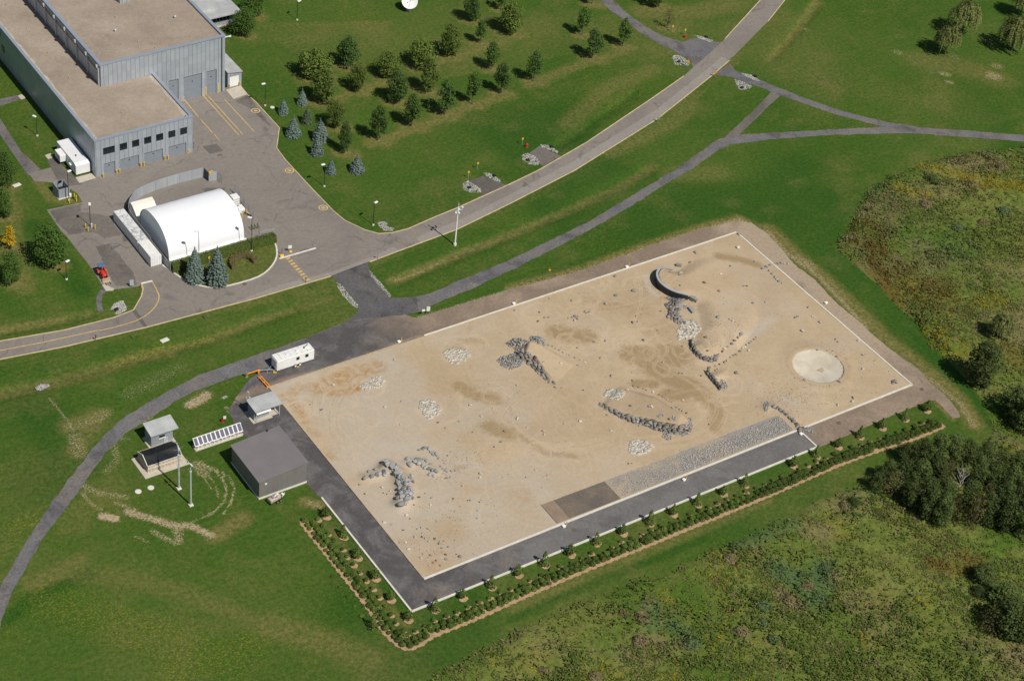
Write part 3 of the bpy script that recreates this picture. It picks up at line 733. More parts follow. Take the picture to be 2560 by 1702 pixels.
# ------------------------------------------------------------------ ground sheet
print('ground')
xs = np.concatenate([np.array([-3000, -1500, -700, -350, -200, -130]), np.arange(-92, 282, .55), np.array([300, 360, 500, 900, 1700, 3000])])
ys = np.concatenate([np.array([-3000, -1500, -700, -350, -180, -115]), np.arange(-92, 232, .55), np.array([245, 300, 450, 800, 1600, 3000])])
X, Y = np.meshgrid(xs, ys, indexing='ij')
mask = np.zeros(X.shape + (4,))
def brush(mk, Xg, Yg, ch, pts, wd, st, soft=.6, par=None):
    p = np.array([q[:2] for q in pts]); m0 = wd * 1.1 + .5
    ix = np.where((Xg[:, 0] > p[:, 0].min() - m0) & (Xg[:, 0] < p[:, 0].max() + m0))[0]
    iy = np.where((Yg[0] > p[:, 1].min() - m0) & (Yg[0] < p[:, 1].max() + m0))[0]
    if len(ix) == 0 or len(iy) == 0: return
    sl_ = (slice(ix[0], ix[-1] + 1), slice(iy[0], iy[-1] + 1))
    d, _ = pdist(Xg[sl_], Yg[sl_], pts)
    val = st * sstep(wd, wd * (1 - soft), d)
    mk[sl_ + (ch,)] = np.maximum(mk[sl_ + (ch,)], val)
def LB(ch, pts, wd, st, soft=.8): brush(mask, X, Y, ch, gl(pts), wd, st, soft)
DRY, BARE, LUSH, YEL = 0, 1, 2, 3
mask[..., DRY] = .30 * sstep(.5, .85, vnoise(X, Y, 26, 5, 3)) + .22 * sstep(.55, .8, vnoise(X, Y, 7, 8, 3))
mask[..., LUSH] = .8 * sstep(.52, .78, vnoise(X, Y, 34, 21, 3))
mask[..., YEL] = .35 * sstep(.55, .8, vnoise(X, Y, 22, 33, 3))
up_ = gl([(620, 60), (1500, 40), (1900, 0), (1960, 60), (1650, 330), (1300, 520), (1000, 640), (700, 750), (0, 920), (0, 800), (340, 760), (560, 730), (900, 600), (1250, 470), (1450, 370), (1700, 200), (1500, 120), (900, 240)])
zz = sstep(0, 1, inpoly(X, Y, up_).astype(float)); mask[..., DRY] = np.maximum(mask[..., DRY], zz * (.16 + .32 * sstep(.42, .75, vnoise(X, Y, 11, 15, 4))))
for kind, (bu, bv), wd, top in lawn_trees:
    gx, gy = G(bu, bv); r = metres(wd * TS, gx, gy) * .62
    brush(mask, X, Y, DRY, [(gx + 1.5, gy - 1.5), (gx - 1.0, gy + .6)], r + 1.2, .78, .75)
    brush(mask, X, Y, BARE, [(gx + .3, gy - .3), (gx, gy)], .9, .55, .8)
for kind, (bu, bv), wd, top in left_trees:
    gx, gy = G(bu, bv); brush(mask, X, Y, DRY, [(gx + 1, gy - 1), (gx, gy)], 3.6, .9, .8)
# rows under the lawn trees scorched dry, and the ditch banks
LB(DRY, T(640, 0, [(1050, 1330), (1500, 1170), (1900, 1010), (2300, 880)]), 2.6, .8)
LB(DRY, T(640, 0, [(1500, 640), (1850, 520), (2300, 380)]), 2.5, .75)
LB(DRY, T(640, 0, [(620, 980), (900, 840), (1250, 740), (1560, 860)]), 2.5, .7)
LB(DRY, T(1280, 0, [(150, 780), (700, 570), (1050, 460)]), 3, .65)
LB(DRY, T(1280, 0, [(1200, 110), (1700, 120), (2000, 40)]), 6, .6)
LB(DRY, T(1280, 0, [(1300, 640), (900, 800), (500, 1150)]), 4, .5)
LB(DRY, T(1280, 0, [(1650, 960), (1450, 1150), (900, 1400)]), 4, .55)
LB(DRY, T(1280, 400, [(1500, 130), (1900, 120)]), 5, .45)
LB(LUSH, T(1280, 0, [(1160, 840), (800, 1090), (400, 1350)]), 1.1, 1.0, .7)
LB(YEL, T(1280, 0, [(1160, 860), (900, 1000)]), 2.0, .4)
LB(YEL, T(1920, 0, [(60, 500), (240, 290), (420, 110)]), 1.2, 1.0)
LB(DRY, T(1920, 0, [(0, 560), (200, 350), (440, 20)]), 2.4, .6)
LB(DRY, [(150, 800), (60, 815), (0, 826)], 2.2, .8); LB(DRY, [(0, 985), (130, 958), (250, 925), (340, 893), (420, 880)], 3.0, .65)
LB(YEL, [(280, 910), (400, 872), (520, 846)], 2.2, 1.0); LB(DRY, [(330, 893), (520, 850), (640, 800), (830, 745)], 1.8, .6)
LB(BARE, T(640, 400, [(1280, 1100), (1480, 1030), (1700, 930)]), .8, .55); LB(DRY, T(640, 400, [(1250, 1110), (1500, 1010), (1950, 830), (2356, 680)]), 2.2, .75)
LB(DRY, T(1280, 400, [(0, 680), (500, 470), (1000, 250), (1300, 60)]), 2.2, .6)
# mown lane beside the yard and bare margins
LB(DRY, T(1280, 400, [(0, 1180), (640, 1010), (1200, 810), (1700, 640), (2080, 540), (2356, 680)]), 2.6, .95); LB(BARE, T(1280, 400, [(0, 1195), (640, 1025), (1200, 825), (1700, 655), (2100, 545), (2356, 690)]), 1.5, .62)
LB(BARE, T(1920, 400, [(0, 660), (150, 840), (300, 950), (480, 1080), (900, 1540)]), 1.6, .6); LB(DRY, T(1920, 400, [(0, 640), (250, 880), (500, 1080), (1000, 1568)]), 3.6, .95); LB(BARE, T(1920, 400, [(260, 900), (400, 980)]), 3.2, .55); LB(BARE, T(1920, 400, [(590, 790)]), 2.2, .8)
LB(DRY, T(1920, 800, [(950, 80), (1200, 260), (1500, 500), (1750, 720), (1900, 950)]), 3.4, .9); LB(BARE, T(1920, 800, [(1000, 200), (1300, 420), (1500, 550), (1780, 780), (1900, 980)]), 1.8, .55)
LB(DRY, T(1920, 800, [(1560, 760), (1700, 900)]), 1.3, .9)
LB(BARE, T(640, 400, [(1380, 1480), (1700, 1390), (2356, 1190)]), 1.2, .62)
# ruts and worn soil by the sheds
for pts, wd, st in (([(725, 1010), (760, 1080), (860, 1170), (940, 1260), (965, 1400)], .55, .62), ([(760, 1010), (900, 1090), (1010, 1180), (1060, 1320), (1040, 1440), (930, 1560), (780, 1640)], .5, .72),
                    ([(800, 1040), (960, 1090), (1080, 1170), (1150, 1290), (1110, 1460), (1020, 1590)], .5, .66), ([(760, 1100), (800, 1180), (850, 1240), (880, 1310)], .5, .6), ([(740, 1030), (800, 1130)], 2.0, .62)):
    brush(mask, X, Y, BARE, TG(330, 930, pts, 460 / 2061), wd, st, .6)
for pts, wd, st in (([(640, 100), (720, 190), (800, 230)], .8, .6), ([(650, 40), (760, 100), (980, 130)], 1.6, .55), ([(800, 280), (900, 300)], 1.6, .95), ([(1000, 250), (1150, 290), (1350, 350), (1500, 360), (1650, 430)], 1.6, .78), ([(1200, 400), (1300, 460), (1380, 490)], 1.3, .62), ([(1330, 340), (1400, 420), (1400, 480)], 1.6, .62), ([(1060, 440), (1160, 485)], .7, .6), ([(900, 180), (1050, 230)], 1.1, .6), ([(1700, 230), (1560, 300), (1440, 330)], .5, .6)):
    brush(mask, X, Y, BARE, TG(0, 1200, pts, S3), wd, st, .7)
LB(DRY, T(0, 1200, [(1680, 440), (1900, 300)], S3), 3, .85); LB(DRY, T(0, 1200, [(250, 800), (620, 640)], S3), 3.5, .6); LB(DRY, T(0, 1200, [(600, 720), (1000, 760), (1500, 900), (2000, 1100)], S3), 4, .42)
LB(LUSH, T(0, 1200, [(60, 1080), (300, 900), (700, 730)], S3), 2.6, 1.0); LB(YEL, T(0, 1200, [(100, 380), (250, 300)], S3), 3, .9); LB(YEL, T(0, 1200, [(400, 950), (800, 1080), (1300, 1250), (1800, 1400)], S3), 8, .8); LB(YEL, T(0, 1200, [(1400, 1480), (1950, 1300)], S3), 6, .9)
for pts, wd, st in (([(1750, 780), (1860, 720), (1900, 690)], 2.4, .82), ([(460, 720), (560, 850), (660, 990)], .7, .6), ([(650, 990), (900, 900), (980, 850)], 3.0, .5), ([(680, 1080), (740, 1230)], 3.2, .52), ([(1180, 680), (1400, 560), (1650, 440)], 4.2, .42), ([(1250, 960), (1400, 890)], .8, .75), ([(1040, 1150), (1080, 1290), (980, 1390)], 2.0, .5), ([(1100, 1090), (1180, 1090)], .8, .6), ([(2080, 800), (2110, 850)], 1.0, .6)):
    LB(BARE, T(0, 800, pts), wd, st)
LB(DRY, T(0, 800, [(640, 980), (900, 880), (700, 1200)]), 4, .6); LB(DRY, T(640, 1200, [(380, 170), (500, 190)], S3), 2.2, 1.0); LB(BARE, T(640, 1200, [(400, 170), (500, 200)], S3), 1.6, .55)
LB(DRY, T(640, 1200, [(560, 350), (760, 640), (1000, 950), (1180, 1130)], S3), 1.8, .55)
LB(DRY, T(640, 1200, [(100, 1130), (600, 1280), (900, 1400)], S3), 5, .6)
for u, v, r, st in ((2010, 72, 2.2, .5), (2240, 130, 2.5, .55), (2360, 185, 2.5, .62), (2370, 205, 2.0, .6), (2330, 178, 4, .42), (2380, 140, 3, .45), (2480, 190, 4.2, .62), (2490, 165, 3, .55)): LB(BARE, [(u, v), (u + 8, v + 2)], r, st)
LB(DRY, [(2300, 150), (2420, 170), (2500, 200)], 7, .5)
for u, v, r in ((880, 509, .8), (857, 540, 1.2)): LB(BARE, [(u, v)], r, .9)
for u, v, r in ((95, 554, 1.0), (152, 672, 1.2), (120, 692, .8), (50, 715, .8), (88, 540, .8)): LB(BARE, [(u, v)], r, .62)
LB(DRY, [(0, 460), (30, 520), (25, 600), (60, 720)], 4, .55); LB(DRY, [(205, 506), (130, 500), (90, 450)], 2.0, .7)
LB(DRY, T(1280, 1200, [(0, 1000), (600, 740), (1300, 450), (2000, 160)], S3), 2.2, .55); LB(LUSH, T(1280, 1200, [(0, 1080), (700, 780), (1500, 460)], S3), 1.6, .9)
LB(LUSH, T(1920, 800, [(1250, 40), (1500, 300), (1900, 700), (2000, 950)]), 1.8, 1.0)
LB(LUSH, T(0, 800, [(300, 760), (700, 1300), (400, 1500)]), 9, .8); LB(LUSH, T(0, 400, [(300, 600), (550, 900), (750, 1200)]), 4.5, .9)
LB(LUSH, T(1280, 400, [(300, 1100), (1000, 820), (1500, 560)]), 3.0, .8)
# shallow ditches, and the ground drops away beneath the sand
Z = np.zeros(X.shape)
Z += .05 * (vnoise(X, Y, 14, 4, 2) - .5)
for pts, dp, wd in ((TG(1280, 0, [(1130, 870), (800, 1095), (430, 1335)]), .55, 1.6), (TG(1920, 0, [(40, 520), (240, 290), (440, 60)]), .5, 1.7), (TG(640, 400, [(1300, 1120), (1900, 850), (2356, 670)]) + TG(1280, 400, [(600, 420), (1250, 80)]), .45, 1.8), (gl([(0, 985), (300, 905), (520, 848), (740, 770)]), .45, 1.9), (gl([(0, 830), (180, 800), (230, 785)]), .4, 1.4)):
    d, _ = pdist(X, Y, pts); Z -= dp * np.exp(-(d / wd) ** 2)
far = (X < -120) | (X > 285) | (Y < -100) | (Y > 240)
Z[far] = 0
for pl in (lot, path_main, junction, path_b, path_c, path_d, path_e, ring, ped_path):
    pb = np.array(pl); m = (X > pb[:, 0].min() - 3) & (X < pb[:, 0].max() + 3) & (Y > pb[:, 1].min() - 3) & (Y < pb[:, 1].max() + 3)
    d, _ = pdist(X[m], Y[m], pl, True); d = np.where(inpoly(X[m], Y[m], pl), 0, d)
    Z[m] = Z[m] * sstep(.4, 2.6, d)
ins = (X > 1.2) & (X < 118.8) & (Y > 1.2) & (Y < 58.8)
Z[ins] = -2.2
mi = inpoly(X, Y, meadow_poly); dm, _ = pdist(X, Y, meadow_poly, True); Z -= np.where(mi, .5 * sstep(.8, 3.0, dm), 0)
mask = np.clip(mask, 0, 1)
ground = grid('ground', xs, ys, Z, M['lawn'], None, mask); ground['kind'] = 'structure'
GX, GY, GZ = xs, ys, Z
def gz(x, y):
    i = int(np.clip(np.searchsorted(GX, x), 0, len(GX) - 1)); j = int(np.clip(np.searchsorted(GY, y), 0, len(GY) - 1))
    return float(GZ[i, j])

# ------------------------------------------------------------------ meadow
print('meadow')
xs = np.arange(70, 280, .7); xs = np.arange(-30, 300, .7); ys = np.arange(-150, 130, .7)
X, Y = np.meshgrid(xs, ys, indexing='ij')
d, _ = pdist(X, Y, meadow_poly, True); keep = inpoly(X, Y, meadow_poly) & (d > .05)
edge = sstep(0, 2.5, d + 1.2 * (vnoise(X, Y, 3, 6, 2) - .5))
Z = -.22 + edge * .22 + edge * (.08 + .36 * vnoise(X, Y, 6, 41, 3) + .22 * vnoise(X, Y, 1.8, 42, 2))
mm = np.zeros(X.shape + (4,))
mm[..., 0] = .9 * sstep(.56, .82, vnoise(X, Y, 17, 61, 4)); mm[..., 1] = .7 * sstep(.62, .85, vnoise(X, Y, 24, 62, 4)); mm[..., 2] = .5 * sstep(.66, .86, vnoise(X, Y, 30, 63, 3)); mm[..., 3] = .6 * sstep(.62, .85, vnoise(X, Y, 13, 64, 3))
def MBR(ch, x0, y0, pts, wd, st, s=TS): brush(mm, X, Y, ch, TG(x0, y0, pts, s), wd, st, .85)
MBR(1, 1920, 400, [(850, 780), (1000, 850), (1000, 1000), (1080, 1150), (1200, 1300)], 4.5, 1.0)
MBR(3, 1920, 400, [(1220, 290), (1350, 330), (1500, 350)], 3.5, 1.0); MBR(3, 1920, 400, [(1700, 130), (1850, 200), (2050, 240), (2300, 260)], 4.5, .9); MBR(3, 1920, 400, [(1420, 80), (1600, 100)], 3, .9)
MBR(0, 1920, 400, [(1750, 60), (2100, 60)], 5, 1.0); MBR(0, 1920, 400, [(900, 500), (1150, 400), (1100, 600)], 5, .7); MBR(0, 1920, 400, [(1450, 420)], 3, .9); MBR(0, 1920, 400, [(1400, 800), (1500, 900), (1450, 1000)], 6, .6)
MBR(2, 1920, 400, [(1580, 40)], 3, .9); MBR(2, 1920, 400, [(2150, 480)], 3.2, .9); MBR(2, 1920, 400, [(1740, 620)], 3, .7)
MBR(2, 1920, 1200, [(100, 720), (250, 820), (350, 950), (430, 720)], 4.6, 1.0, S3); MBR(2, 1280, 1200, [(1080, 1000), (1100, 1150)], 3, .8, S3); MBR(2, 1280, 1200, [(1250, 1150), (1350, 1220), (1400, 1270)], 3, 1.0, S3); MBR(2, 1280, 1200, [(1750, 500), (1950, 420)], 4, .8, S3); MBR(2, 1920, 1200, [(0, 400), (150, 350)], 4, .6, S3)
MBR(0, 1280, 1200, [(1010, 1080), (1060, 1000)], 2.2, 1.0, S3); MBR(0, 1280, 1200, [(980, 1250), (1060, 1260), (1180, 1270)], 1.8, 1.0, S3); MBR(0, 1280, 1200, [(1260, 1290), (1380, 1310)], 1.6, 1.0, S3); MBR(0, 1920, 1200, [(60, 860), (150, 950), (260, 1030)], 1.8, 1.0, S3); MBR(0, 1920, 1200, [(450, 830), (560, 770)], 1.5, .9, S3); MBR(0, 1920, 1200, [(330, 400), (430, 420)], 4, .9, S3)
MBR(1, 1920, 1200, [(1280, 670), (1420, 700), (1560, 720)], 3.4, 1.0, S3); MBR(1, 1920, 1200, [(1500, 600), (1650, 650)], 3, .9, S3)
MBR(3, 1920, 1200, [(540, 440), (600, 440)], 2, 1.0, S3); MBR(3, 1920, 1200, [(940, 560)], 2, 1.0, S3); MBR(3, 1280, 1200, [(940, 990)], 1.6, 1.0, S3); MBR(3, 1280, 1200, [(1180, 900), (1210, 950)], 2, .9, S3); MBR(3, 1920, 1200, [(1510, 1400)], 2.2, .9, S3); MBR(3, 1920, 1200, [(1940, 1520)], 2, 1.0, S3)
MBR(1, 1920, 800, [(2250, 300), (2356, 450)], 4, .7); MBR(3, 1920, 800, [(1500, 150), (1650, 300), (1800, 300)], 5, .6); MBR(0, 1920, 800, [(2100, 1080), (2356, 1200)], 3, .7)
mm = np.clip(mm, 0, 1)
meadow = grid('meadow_ground', xs, ys, Z, M['meadow'], keep, mm); meadow['kind'] = 'structure'
# standing grass, reeds and flowers: nobody could count them
px = RNG.uniform(xs[0], xs[-1], 560000); py = RNG.uniform(ys[0], ys[-1], 560000)
k = inpoly(px, py, meadow_poly); px, py = px[k], py[k]
q = np.stack([px - CP[0], py - CP[1], np.full(len(px), -CP[2])], -1) @ CR.T      # drop what lies far outside the surveyed plot
u = 1280 + FPX * q[:, 0] / q[:, 2]; vv = 851 + FPX * q[:, 1] / q[:, 2]
k = (u > -60) & (u < 2680) & (vv > 250) & (vv < 1800); px, py = px[k], py[k]
ii = np.clip(((px - xs[0]) / .7).astype(int), 0, len(xs) - 1); jj = np.clip(((py - ys[0]) / .7).astype(int), 0, len(ys) - 1)
pz = Z[ii, jj]; pm = mm[ii, jj]
clump = vnoise(px, py, 2.4, 71, 3)
k = RNG.random(len(px)) < .35 + .65 * sstep(.40, .62, clump); k &= edge[ii, jj] > .1; k &= RNG.random(len(px)) < .30 + .70 * sstep(.40, .60, vnoise(px, py, 13, 91, 3))
px, py, pz, pm, clump, ed = px[k], py[k], pz[k], pm[k], clump[k], edge[ii, jj][k]
print('tufts', len(px))
def blades(name, sel, m, h, wd, label):
    x, y, z = px[sel], py[sel], pz[sel]; nn_ = len(x)
    if nn_ == 0: return
    hh = h * (.35 + .9 * clump[sel]) * (.4 + .6 * ed[sel]) * (1 + 1.6 * np.clip(pm[sel][:, 0] + pm[sel][:, 2] - .55, 0, 1) * (clump[sel] > .45))
    hh = hh * (.45 + 1.5 * sstep(.4, .75, vnoise(x, y, 8, 97, 3))) * (1.5 if 'weeds' in name and 'rust' not in name else 1)
    V = []
    for b in range(3):
        c = np.stack([x + RNG.normal(0, .28, nn_), y + RNG.normal(0, .28, nn_), z + hh * RNG.uniform(.35, 1.0, nn_)], -1)
        N = RNG.normal(0, .45, (nn_, 3)) + np.array([0, 0, 1.0]); N /= np.linalg.norm(N, axis=1)[:, None]
        A = RNG.normal(0, 1, (nn_, 3)); A -= (A * N).sum(1)[:, None] * N; A /= np.linalg.norm(A, axis=1)[:, None]; B = np.cross(N, A)
        s_ = (wd * RNG.uniform(.6, 1.4, nn_))[:, None]
        V.append(np.stack([c - A * s_ * .6, c + B * s_ * .28, c + A * s_ * .6, c - B * s_ * .28], 1))
    V = np.concatenate(V).reshape(-1, 3)
    o = raw(name, V, np.arange(len(V)).reshape(-1, 4), m)
    tag(o, label, 'grass', None, 'stuff')
r = RNG.random(len(px)); top_ = pm.argmax(1); strength = pm.max(1)
cls = np.where(r < strength * .75, top_ + 1, 0)
cls = np.where((cls == 0) & (RNG.random(len(px)) < .14), 1, cls)
stand = vnoise(px, py, 10, 98, 4) > .53
blades('meadow_weeds', (cls == 0) & stand, M['tuft_dark'], .42, .50, 'stands of taller dark green weeds in the unmown meadow')
blades('meadow_grass', (cls == 0) & ~stand, M['tuft'], .42, .48, 'rough green grass and weeds standing in the unmown meadow')
blades('straw_grass', cls == 1, M['tuft_straw'], .6, .46, 'dry straw coloured tussocks scattered through the unmown meadow')
blades('rust_weeds', cls == 2, M['tuft_rust'], .6, .46, 'rust brown seeding weeds in patches of the meadow')
blades('reed_grass', cls == 3, M['tuft_reed'], .8, .46, 'blue green reed beds growing in the meadow')
blades('goldenrod', cls == 4, M['tuft_gold'], .6, .36, 'yellow flowering goldenrod patches in the meadow')

# ------------------------------------------------------------------ roads, paths, markings
print('roads')
sheet('road', lot, .035, M['asphalt'], .04, .8)
sheet('path', path_main, .030, M['path'], .24, .3, seed=1)
sheet('path', path_b, .026, M['path'], .24, .3, seed=2)
sheet('path', path_c, .022, M['path'], .24, .3, seed=3)
sheet('path', path_d, .018, M['asphalt_dark'], .14, .4, seed=4)
sheet('path', path_e, .030, M['path'], .24, .3, seed=5)
sheet('path', junction, .042, M['junction'], .12, .4, seed=6)
sheet('ring_road', ring, .050, M['ring'], .18, .35, seed=7, hole=[(.6, .6), (119.4, .6), (119.4, 59.4), (.6, 59.4)])
sheet('footpath', ped_path, .022, M['path'], .06, .5, seed=8)
sheet('footpath', ped_path2, .026, M['path'], .05, .5, seed=9)
sheet('gravel_path', TG(210, 640, [(490, 800), (400, 840), (330, 930), (300, 1040), (310, 1200), (325, 1360), (480, 1360), (440, 1200), (440, 1050), (470, 930), (540, 870), (600, 850)], 240 / 2352), .03, M['path'], .08, .4)
sheet('culvert_pad', TG(1280, 0, [(150, 1420), (250, 1345), (450, 1440), (290, 1530), (240, 1500)]), .03, M['asphalt_dark'], .1, .5)
sheet('culvert_pad', TG(640, 400, [(1960, 190), (2090, 150), (2310, 235), (2080, 335), (2060, 290)]), .03, M['asphalt_dark'], .1, .5)
# pale resurfaced lane, old patches, oil stains
sheet('resurfaced_lane', gl([(560, 766), (700, 712), (827.4, 681), (924, 645), (985, 617), (996, 626), (924, 653.6), (827, 689), (640, 743)]), .050, M['asphalt_new'], .03, .8)
sheet('resurfaced_lane', gl([(1040, 594), (1142, 553), (1280, 484), (1437, 402), (1640, 275), (1780, 164), (1805, 142), (1821, 151), (1781, 186), (1643, 295.5), (1436, 424), (1279, 505), (1142, 572), (1050, 606)]), .050, M['asphalt_new'], .03, .8)
sheet('worn_patch', TG(0, 400, [(460, 470), (760, 400), (740, 480), (1000, 520), (1130, 690), (960, 720), (860, 660), (640, 690), (540, 600)]), .044, M['asphalt_dark'], .35, .4, seed=11)
sheet('worn_patch', TG(0, 400, [(880, 800), (1000, 770), (1100, 880), (1230, 1040), (1270, 1150), (1060, 1160), (980, 1000), (930, 900)]), .044, M['asphalt_dark'], .35, .4, seed=12)
sheet('repair_patch', TG(0, 400, [(1120, 700), (1170, 690), (1200, 740), (1140, 755)]), .052, M['asphalt_repair'])
sheet('repair_patch', TG(260, 420, [(1355, 268), (1620, 275), (1600, 370), (1450, 395), (1335, 385)], 440 / 2355), .047, M['asphalt_repair'], .05, .4)
sheet('repair_patch', TG(0, 0, [(1865, 1350), (1990, 1325), (2055, 1390), (1930, 1420)]), .047, M['asphalt_repair'], .05, .4)
sheet('repair_patch', TG(0, 0, [(2160, 930), (2290, 875), (2350, 970), (2500, 1170), (2440, 1130), (2300, 1000)]), .047, M['asphalt_dark'], .05, .4)
sheet('repair_patch', TG(0, 400, [(1215, 1390), (1250, 1375), (1360, 1535), (1330, 1545)]), .047, M['asphalt_repair'], .05, .4)
sheet('service_apron', TG(0, 0, [(435, 1480), (500, 1440), (620, 1568), (760, 1700), (560, 1720)]), .044, M['asphalt_dark'], .05, .5)
sheet('concrete_apron', TG(0, 0, [(2080, 830), (2215, 790), (2280, 870), (2150, 915)]), .055, M['concrete'])
sheet('concrete_apron', TG(100, 320, [(695, 975), (1015, 890), (1100, 985), (775, 1085)], 240 / 1882), .055, M['concrete'])
sheet('concrete_apron', TG(100, 320, [(95, 540), (205, 500), (270, 580), (160, 620)], 240 / 1882), .055, M['concrete'])
sheet('concrete_apron', TG(0, 0, [(165, 885), (200, 870), (240, 905), (195, 920)]), .05, M['concrete'])
sheet('concrete_apron', TG(210, 640, [(450, 720), (490, 690), (740, 800), (720, 850), (540, 860)], 240 / 2352), .05, M['concrete'], .05, .4)

kb = MB()
k1 = [p for p in road_south]
add_kerb(kb, k1[:6], .20, -.05, .11); add_kerb(kb, k1[6:14], .20, -.05, .11); add_kerb(kb, k1[14:], .20, -.05, .11)
add_kerb(kb, road_north_a, .20, -.05, .11); add_kerb(kb, road_north_b[:18], .20, -.05, .11); add_kerb(kb, road_north_b[20:], .20, -.05, .11)
add_kerb(kb, gl([(611, 231), (640, 256.7)]), .20, -.05, .11)
o = kb.build('kerb', M['kerb_paint']); o['kind'] = 'structure'
kb = MB(); add_kerb(kb, smooth_line(island[:12], 1), .34, -.05, .14); o = kb.build('island_kerb', M['white_concrete']); o['kind'] = 'structure'
isl = sheet('planted_island', island, .075, M['lawn']); ground_attr(isl.data, np.tile([.45, .05, .1, .0], (len(isl.data.vertices), 1)))
ml = MB()
add_flat(ml, smooth_line(TG(0, 400, [(1400, 1118), (1440, 1190), (1472, 1270), (1420, 1370), (1300, 1465), (1100, 1530), (930, 1568)]), 1) + gl([(245, 826), (109, 855.7), (0, 876.6), (-160, 908)]), .22, .056)
add_flat(ml, TG(0, 400, [(1300, 1138), (1312, 1190), (1308, 1240)]), .2, .056)
for a, b in (((1695, 920), (1825, 1078)), ((1845, 1100), (1955, 1225)), ((1970, 1237), (2020, 1295)), ((1870, 880), (2200, 1250)), ((1910, 880), (2235, 1240)), ((2065, 915), (2340, 1215))):
    add_flat(ml, TG(0, 0, [a, b]), .2, .056)
for k_ in range(9):
    u = 292 + (470 - 292) * k_ / 8; v_ = 908 + (1105 - 908) * k_ / 8
    add_flat(ml, TG(640, 400, [(u - 16, v_ + 6), (u + 22, v_ - 8)]), .55, .056)
o = ml.build('road_marking', M['yellow_line']); o['kind'] = 'structure'
ml = MB(); add_flat(ml, TG(640, 400, [(215, 910), (552, 812)]), .5, .056); add_flat(ml, TG(0, 400, [(1300, 1138), (1402, 1114)]), .55, .060)
o = ml.build('stop_line', M['white_line']); o['kind'] = 'structure'
def ringline(mb, c, r, wd, z):
    add_flat(mb, [(c[0] + r * math.cos(t), c[1] + r * math.sin(t)) for t in np.linspace(0, 2 * math.pi, 25)], wd, z)
CUES = {0: 'nearest the hall', 1: 'by the pavement corner', 2: 'beside the dark post', 3: 'nearest the road bend'}
for k_, (tx, ty, a, b, lab) in enumerate(((0, 0, 2352, 1022, 'yellow ringed drain cover on the lot nearest the tall hall'), (640, 400, 308, 100, 'yellow ringed drain cover halfway down the lot edge'), (640, 400, 618, 442, 'yellow ringed drain cover nearest the road bend'))):
    c = TG(tx, ty, [(a, b)])[0]; t_ = thing('manhole_cover', lab, 'drain cover', (c[0], c[1], .05), 0, 'ringed drain covers along the lot edge')
    mb = MB(); ringline(mb, (0, 0), .95, .3, .008); add_flat(mb, [(-.5, .1), (.5, -.1)], .15, .009); mb.build('painted_ring', M['yellow_line'], t_, True)
    mb = MB(); mb.lathe([(0, .012), (.45, .012), (.48, .0)], n=20); mb.build('cover', M['tan_wood'], t_, True)
mb = MB(); c = TG(0, 400, [(2250, 1142)])[0]; mb.lathe([(0, .03), (.4, .03), (.5, 0)], (c[0], c[1], .04)); tag(mb.build('manhole_cover', M['bark']), 'rust brown round manhole cover in the road below the kerb island', 'drain cover')
for u, v_, lab in ((69, 1338, 'white concrete disc on the lawn, the left one of the pair'), (211, 1296, 'white concrete disc on the lawn, the right one nearer the poles')):
    c = TG(330, 930, [(u, v_)], 460 / 2061)[0]; mb = MB(); mb.lathe([(0, .12), (.55, .13), (.62, .1), (.62, -.05)], (c[0], c[1], 0))
    tag(mb.build('access_disc', M['white_concrete']), lab, 'manhole', 'white discs on the lawn')

# ------------------------------------------------------------------ sand yard surface
print('sand')
xs = np.linspace(0.05, 119.95, 560); ys = np.linspace(0.05, 59.95, 290)
X, Y = np.meshgrid(xs, ys, indexing='ij')
Z = sand_height(X, Y)
sm = np.zeros(X.shape + (4,))
sm[..., 0] = sstep(60, 15, X + 14 * (vnoise(X, Y, 12, 81, 3) - .5)) * .75 * sstep(.3, .6, vnoise(X, Y, 11, 82, 3)) + .3 * sstep(.55, .8, vnoise(X, Y, 8, 83, 3))
sm[..., 1] = .45 * sstep(.55, .8, vnoise(X, Y, 10, 84, 4)) * sstep(20, 45, X) * sstep(112, 85, X)
def SB(ch, x0, y0, pts, wd, st, s=TS, soft=.8):
    if ch == 1: st *= .6 if wd < 1.55 else 1.2; wd *= 1.6 if wd > 1 else 2.2; soft = .97
    brush(sm, X, Y, ch, TG(x0, y0, pts, s), wd, st, soft)
GR, DK, OG, TR = 0, 1, 2, 3
for pts, wd, st in (([(420, 120), (560, 160), (680, 150)], 3.5, .9), ([(1130, 330), (1300, 340), (1500, 330)], 4.2, 1.0), ([(1250, 420), (1420, 520), (1600, 600), (1760, 690)], 3.4, .95), ([(1150, 590), (1290, 590)], 1.8, 1.0), ([(1450, 690), (1560, 700)], 2.5, .9), ([(1800, 760), (1900, 840), (1850, 1000)], 2.4, .7), ([(1270, 1120), (1450, 1150), (1700, 1120), (1900, 980)], 1.4, .7), ([(460, 760), (640, 830)], 1.4, .8), ([(500, 1270), (720, 1240)], 1.3, .8), ([(60, 1060), (300, 1220), (560, 1260)], 1.6, .55), ([(360, 680), (440, 730)], 1.2, .7)): SB(DK, 1280, 800, pts, wd, st)
for pts, wd, st in (([(1880, 620), (2000, 700), (2200, 740)], 2.2, .85), ([(2150, 980), (2230, 1020), (2320, 1060)], 3.0, .8), ([(1960, 560), (2100, 560), (2330, 640)], 1.4, .6), ([(1760, 300), (1900, 190), (2080, 200)], 2.0, .5), ([(640, 1200), (700, 1280)], 1.5, .7)): SB(DK, 640, 800, pts, wd, st)
for pts, wd, st in (([(1900, 890), (2100, 920), (2260, 970)], 1.8, .8), ([(700, 1300), (900, 1360), (1200, 1380)], 4, .5), ([(1500, 1260), (1400, 1280)], 2, .5)): SB(DK, 1280, 400, pts, wd, st)
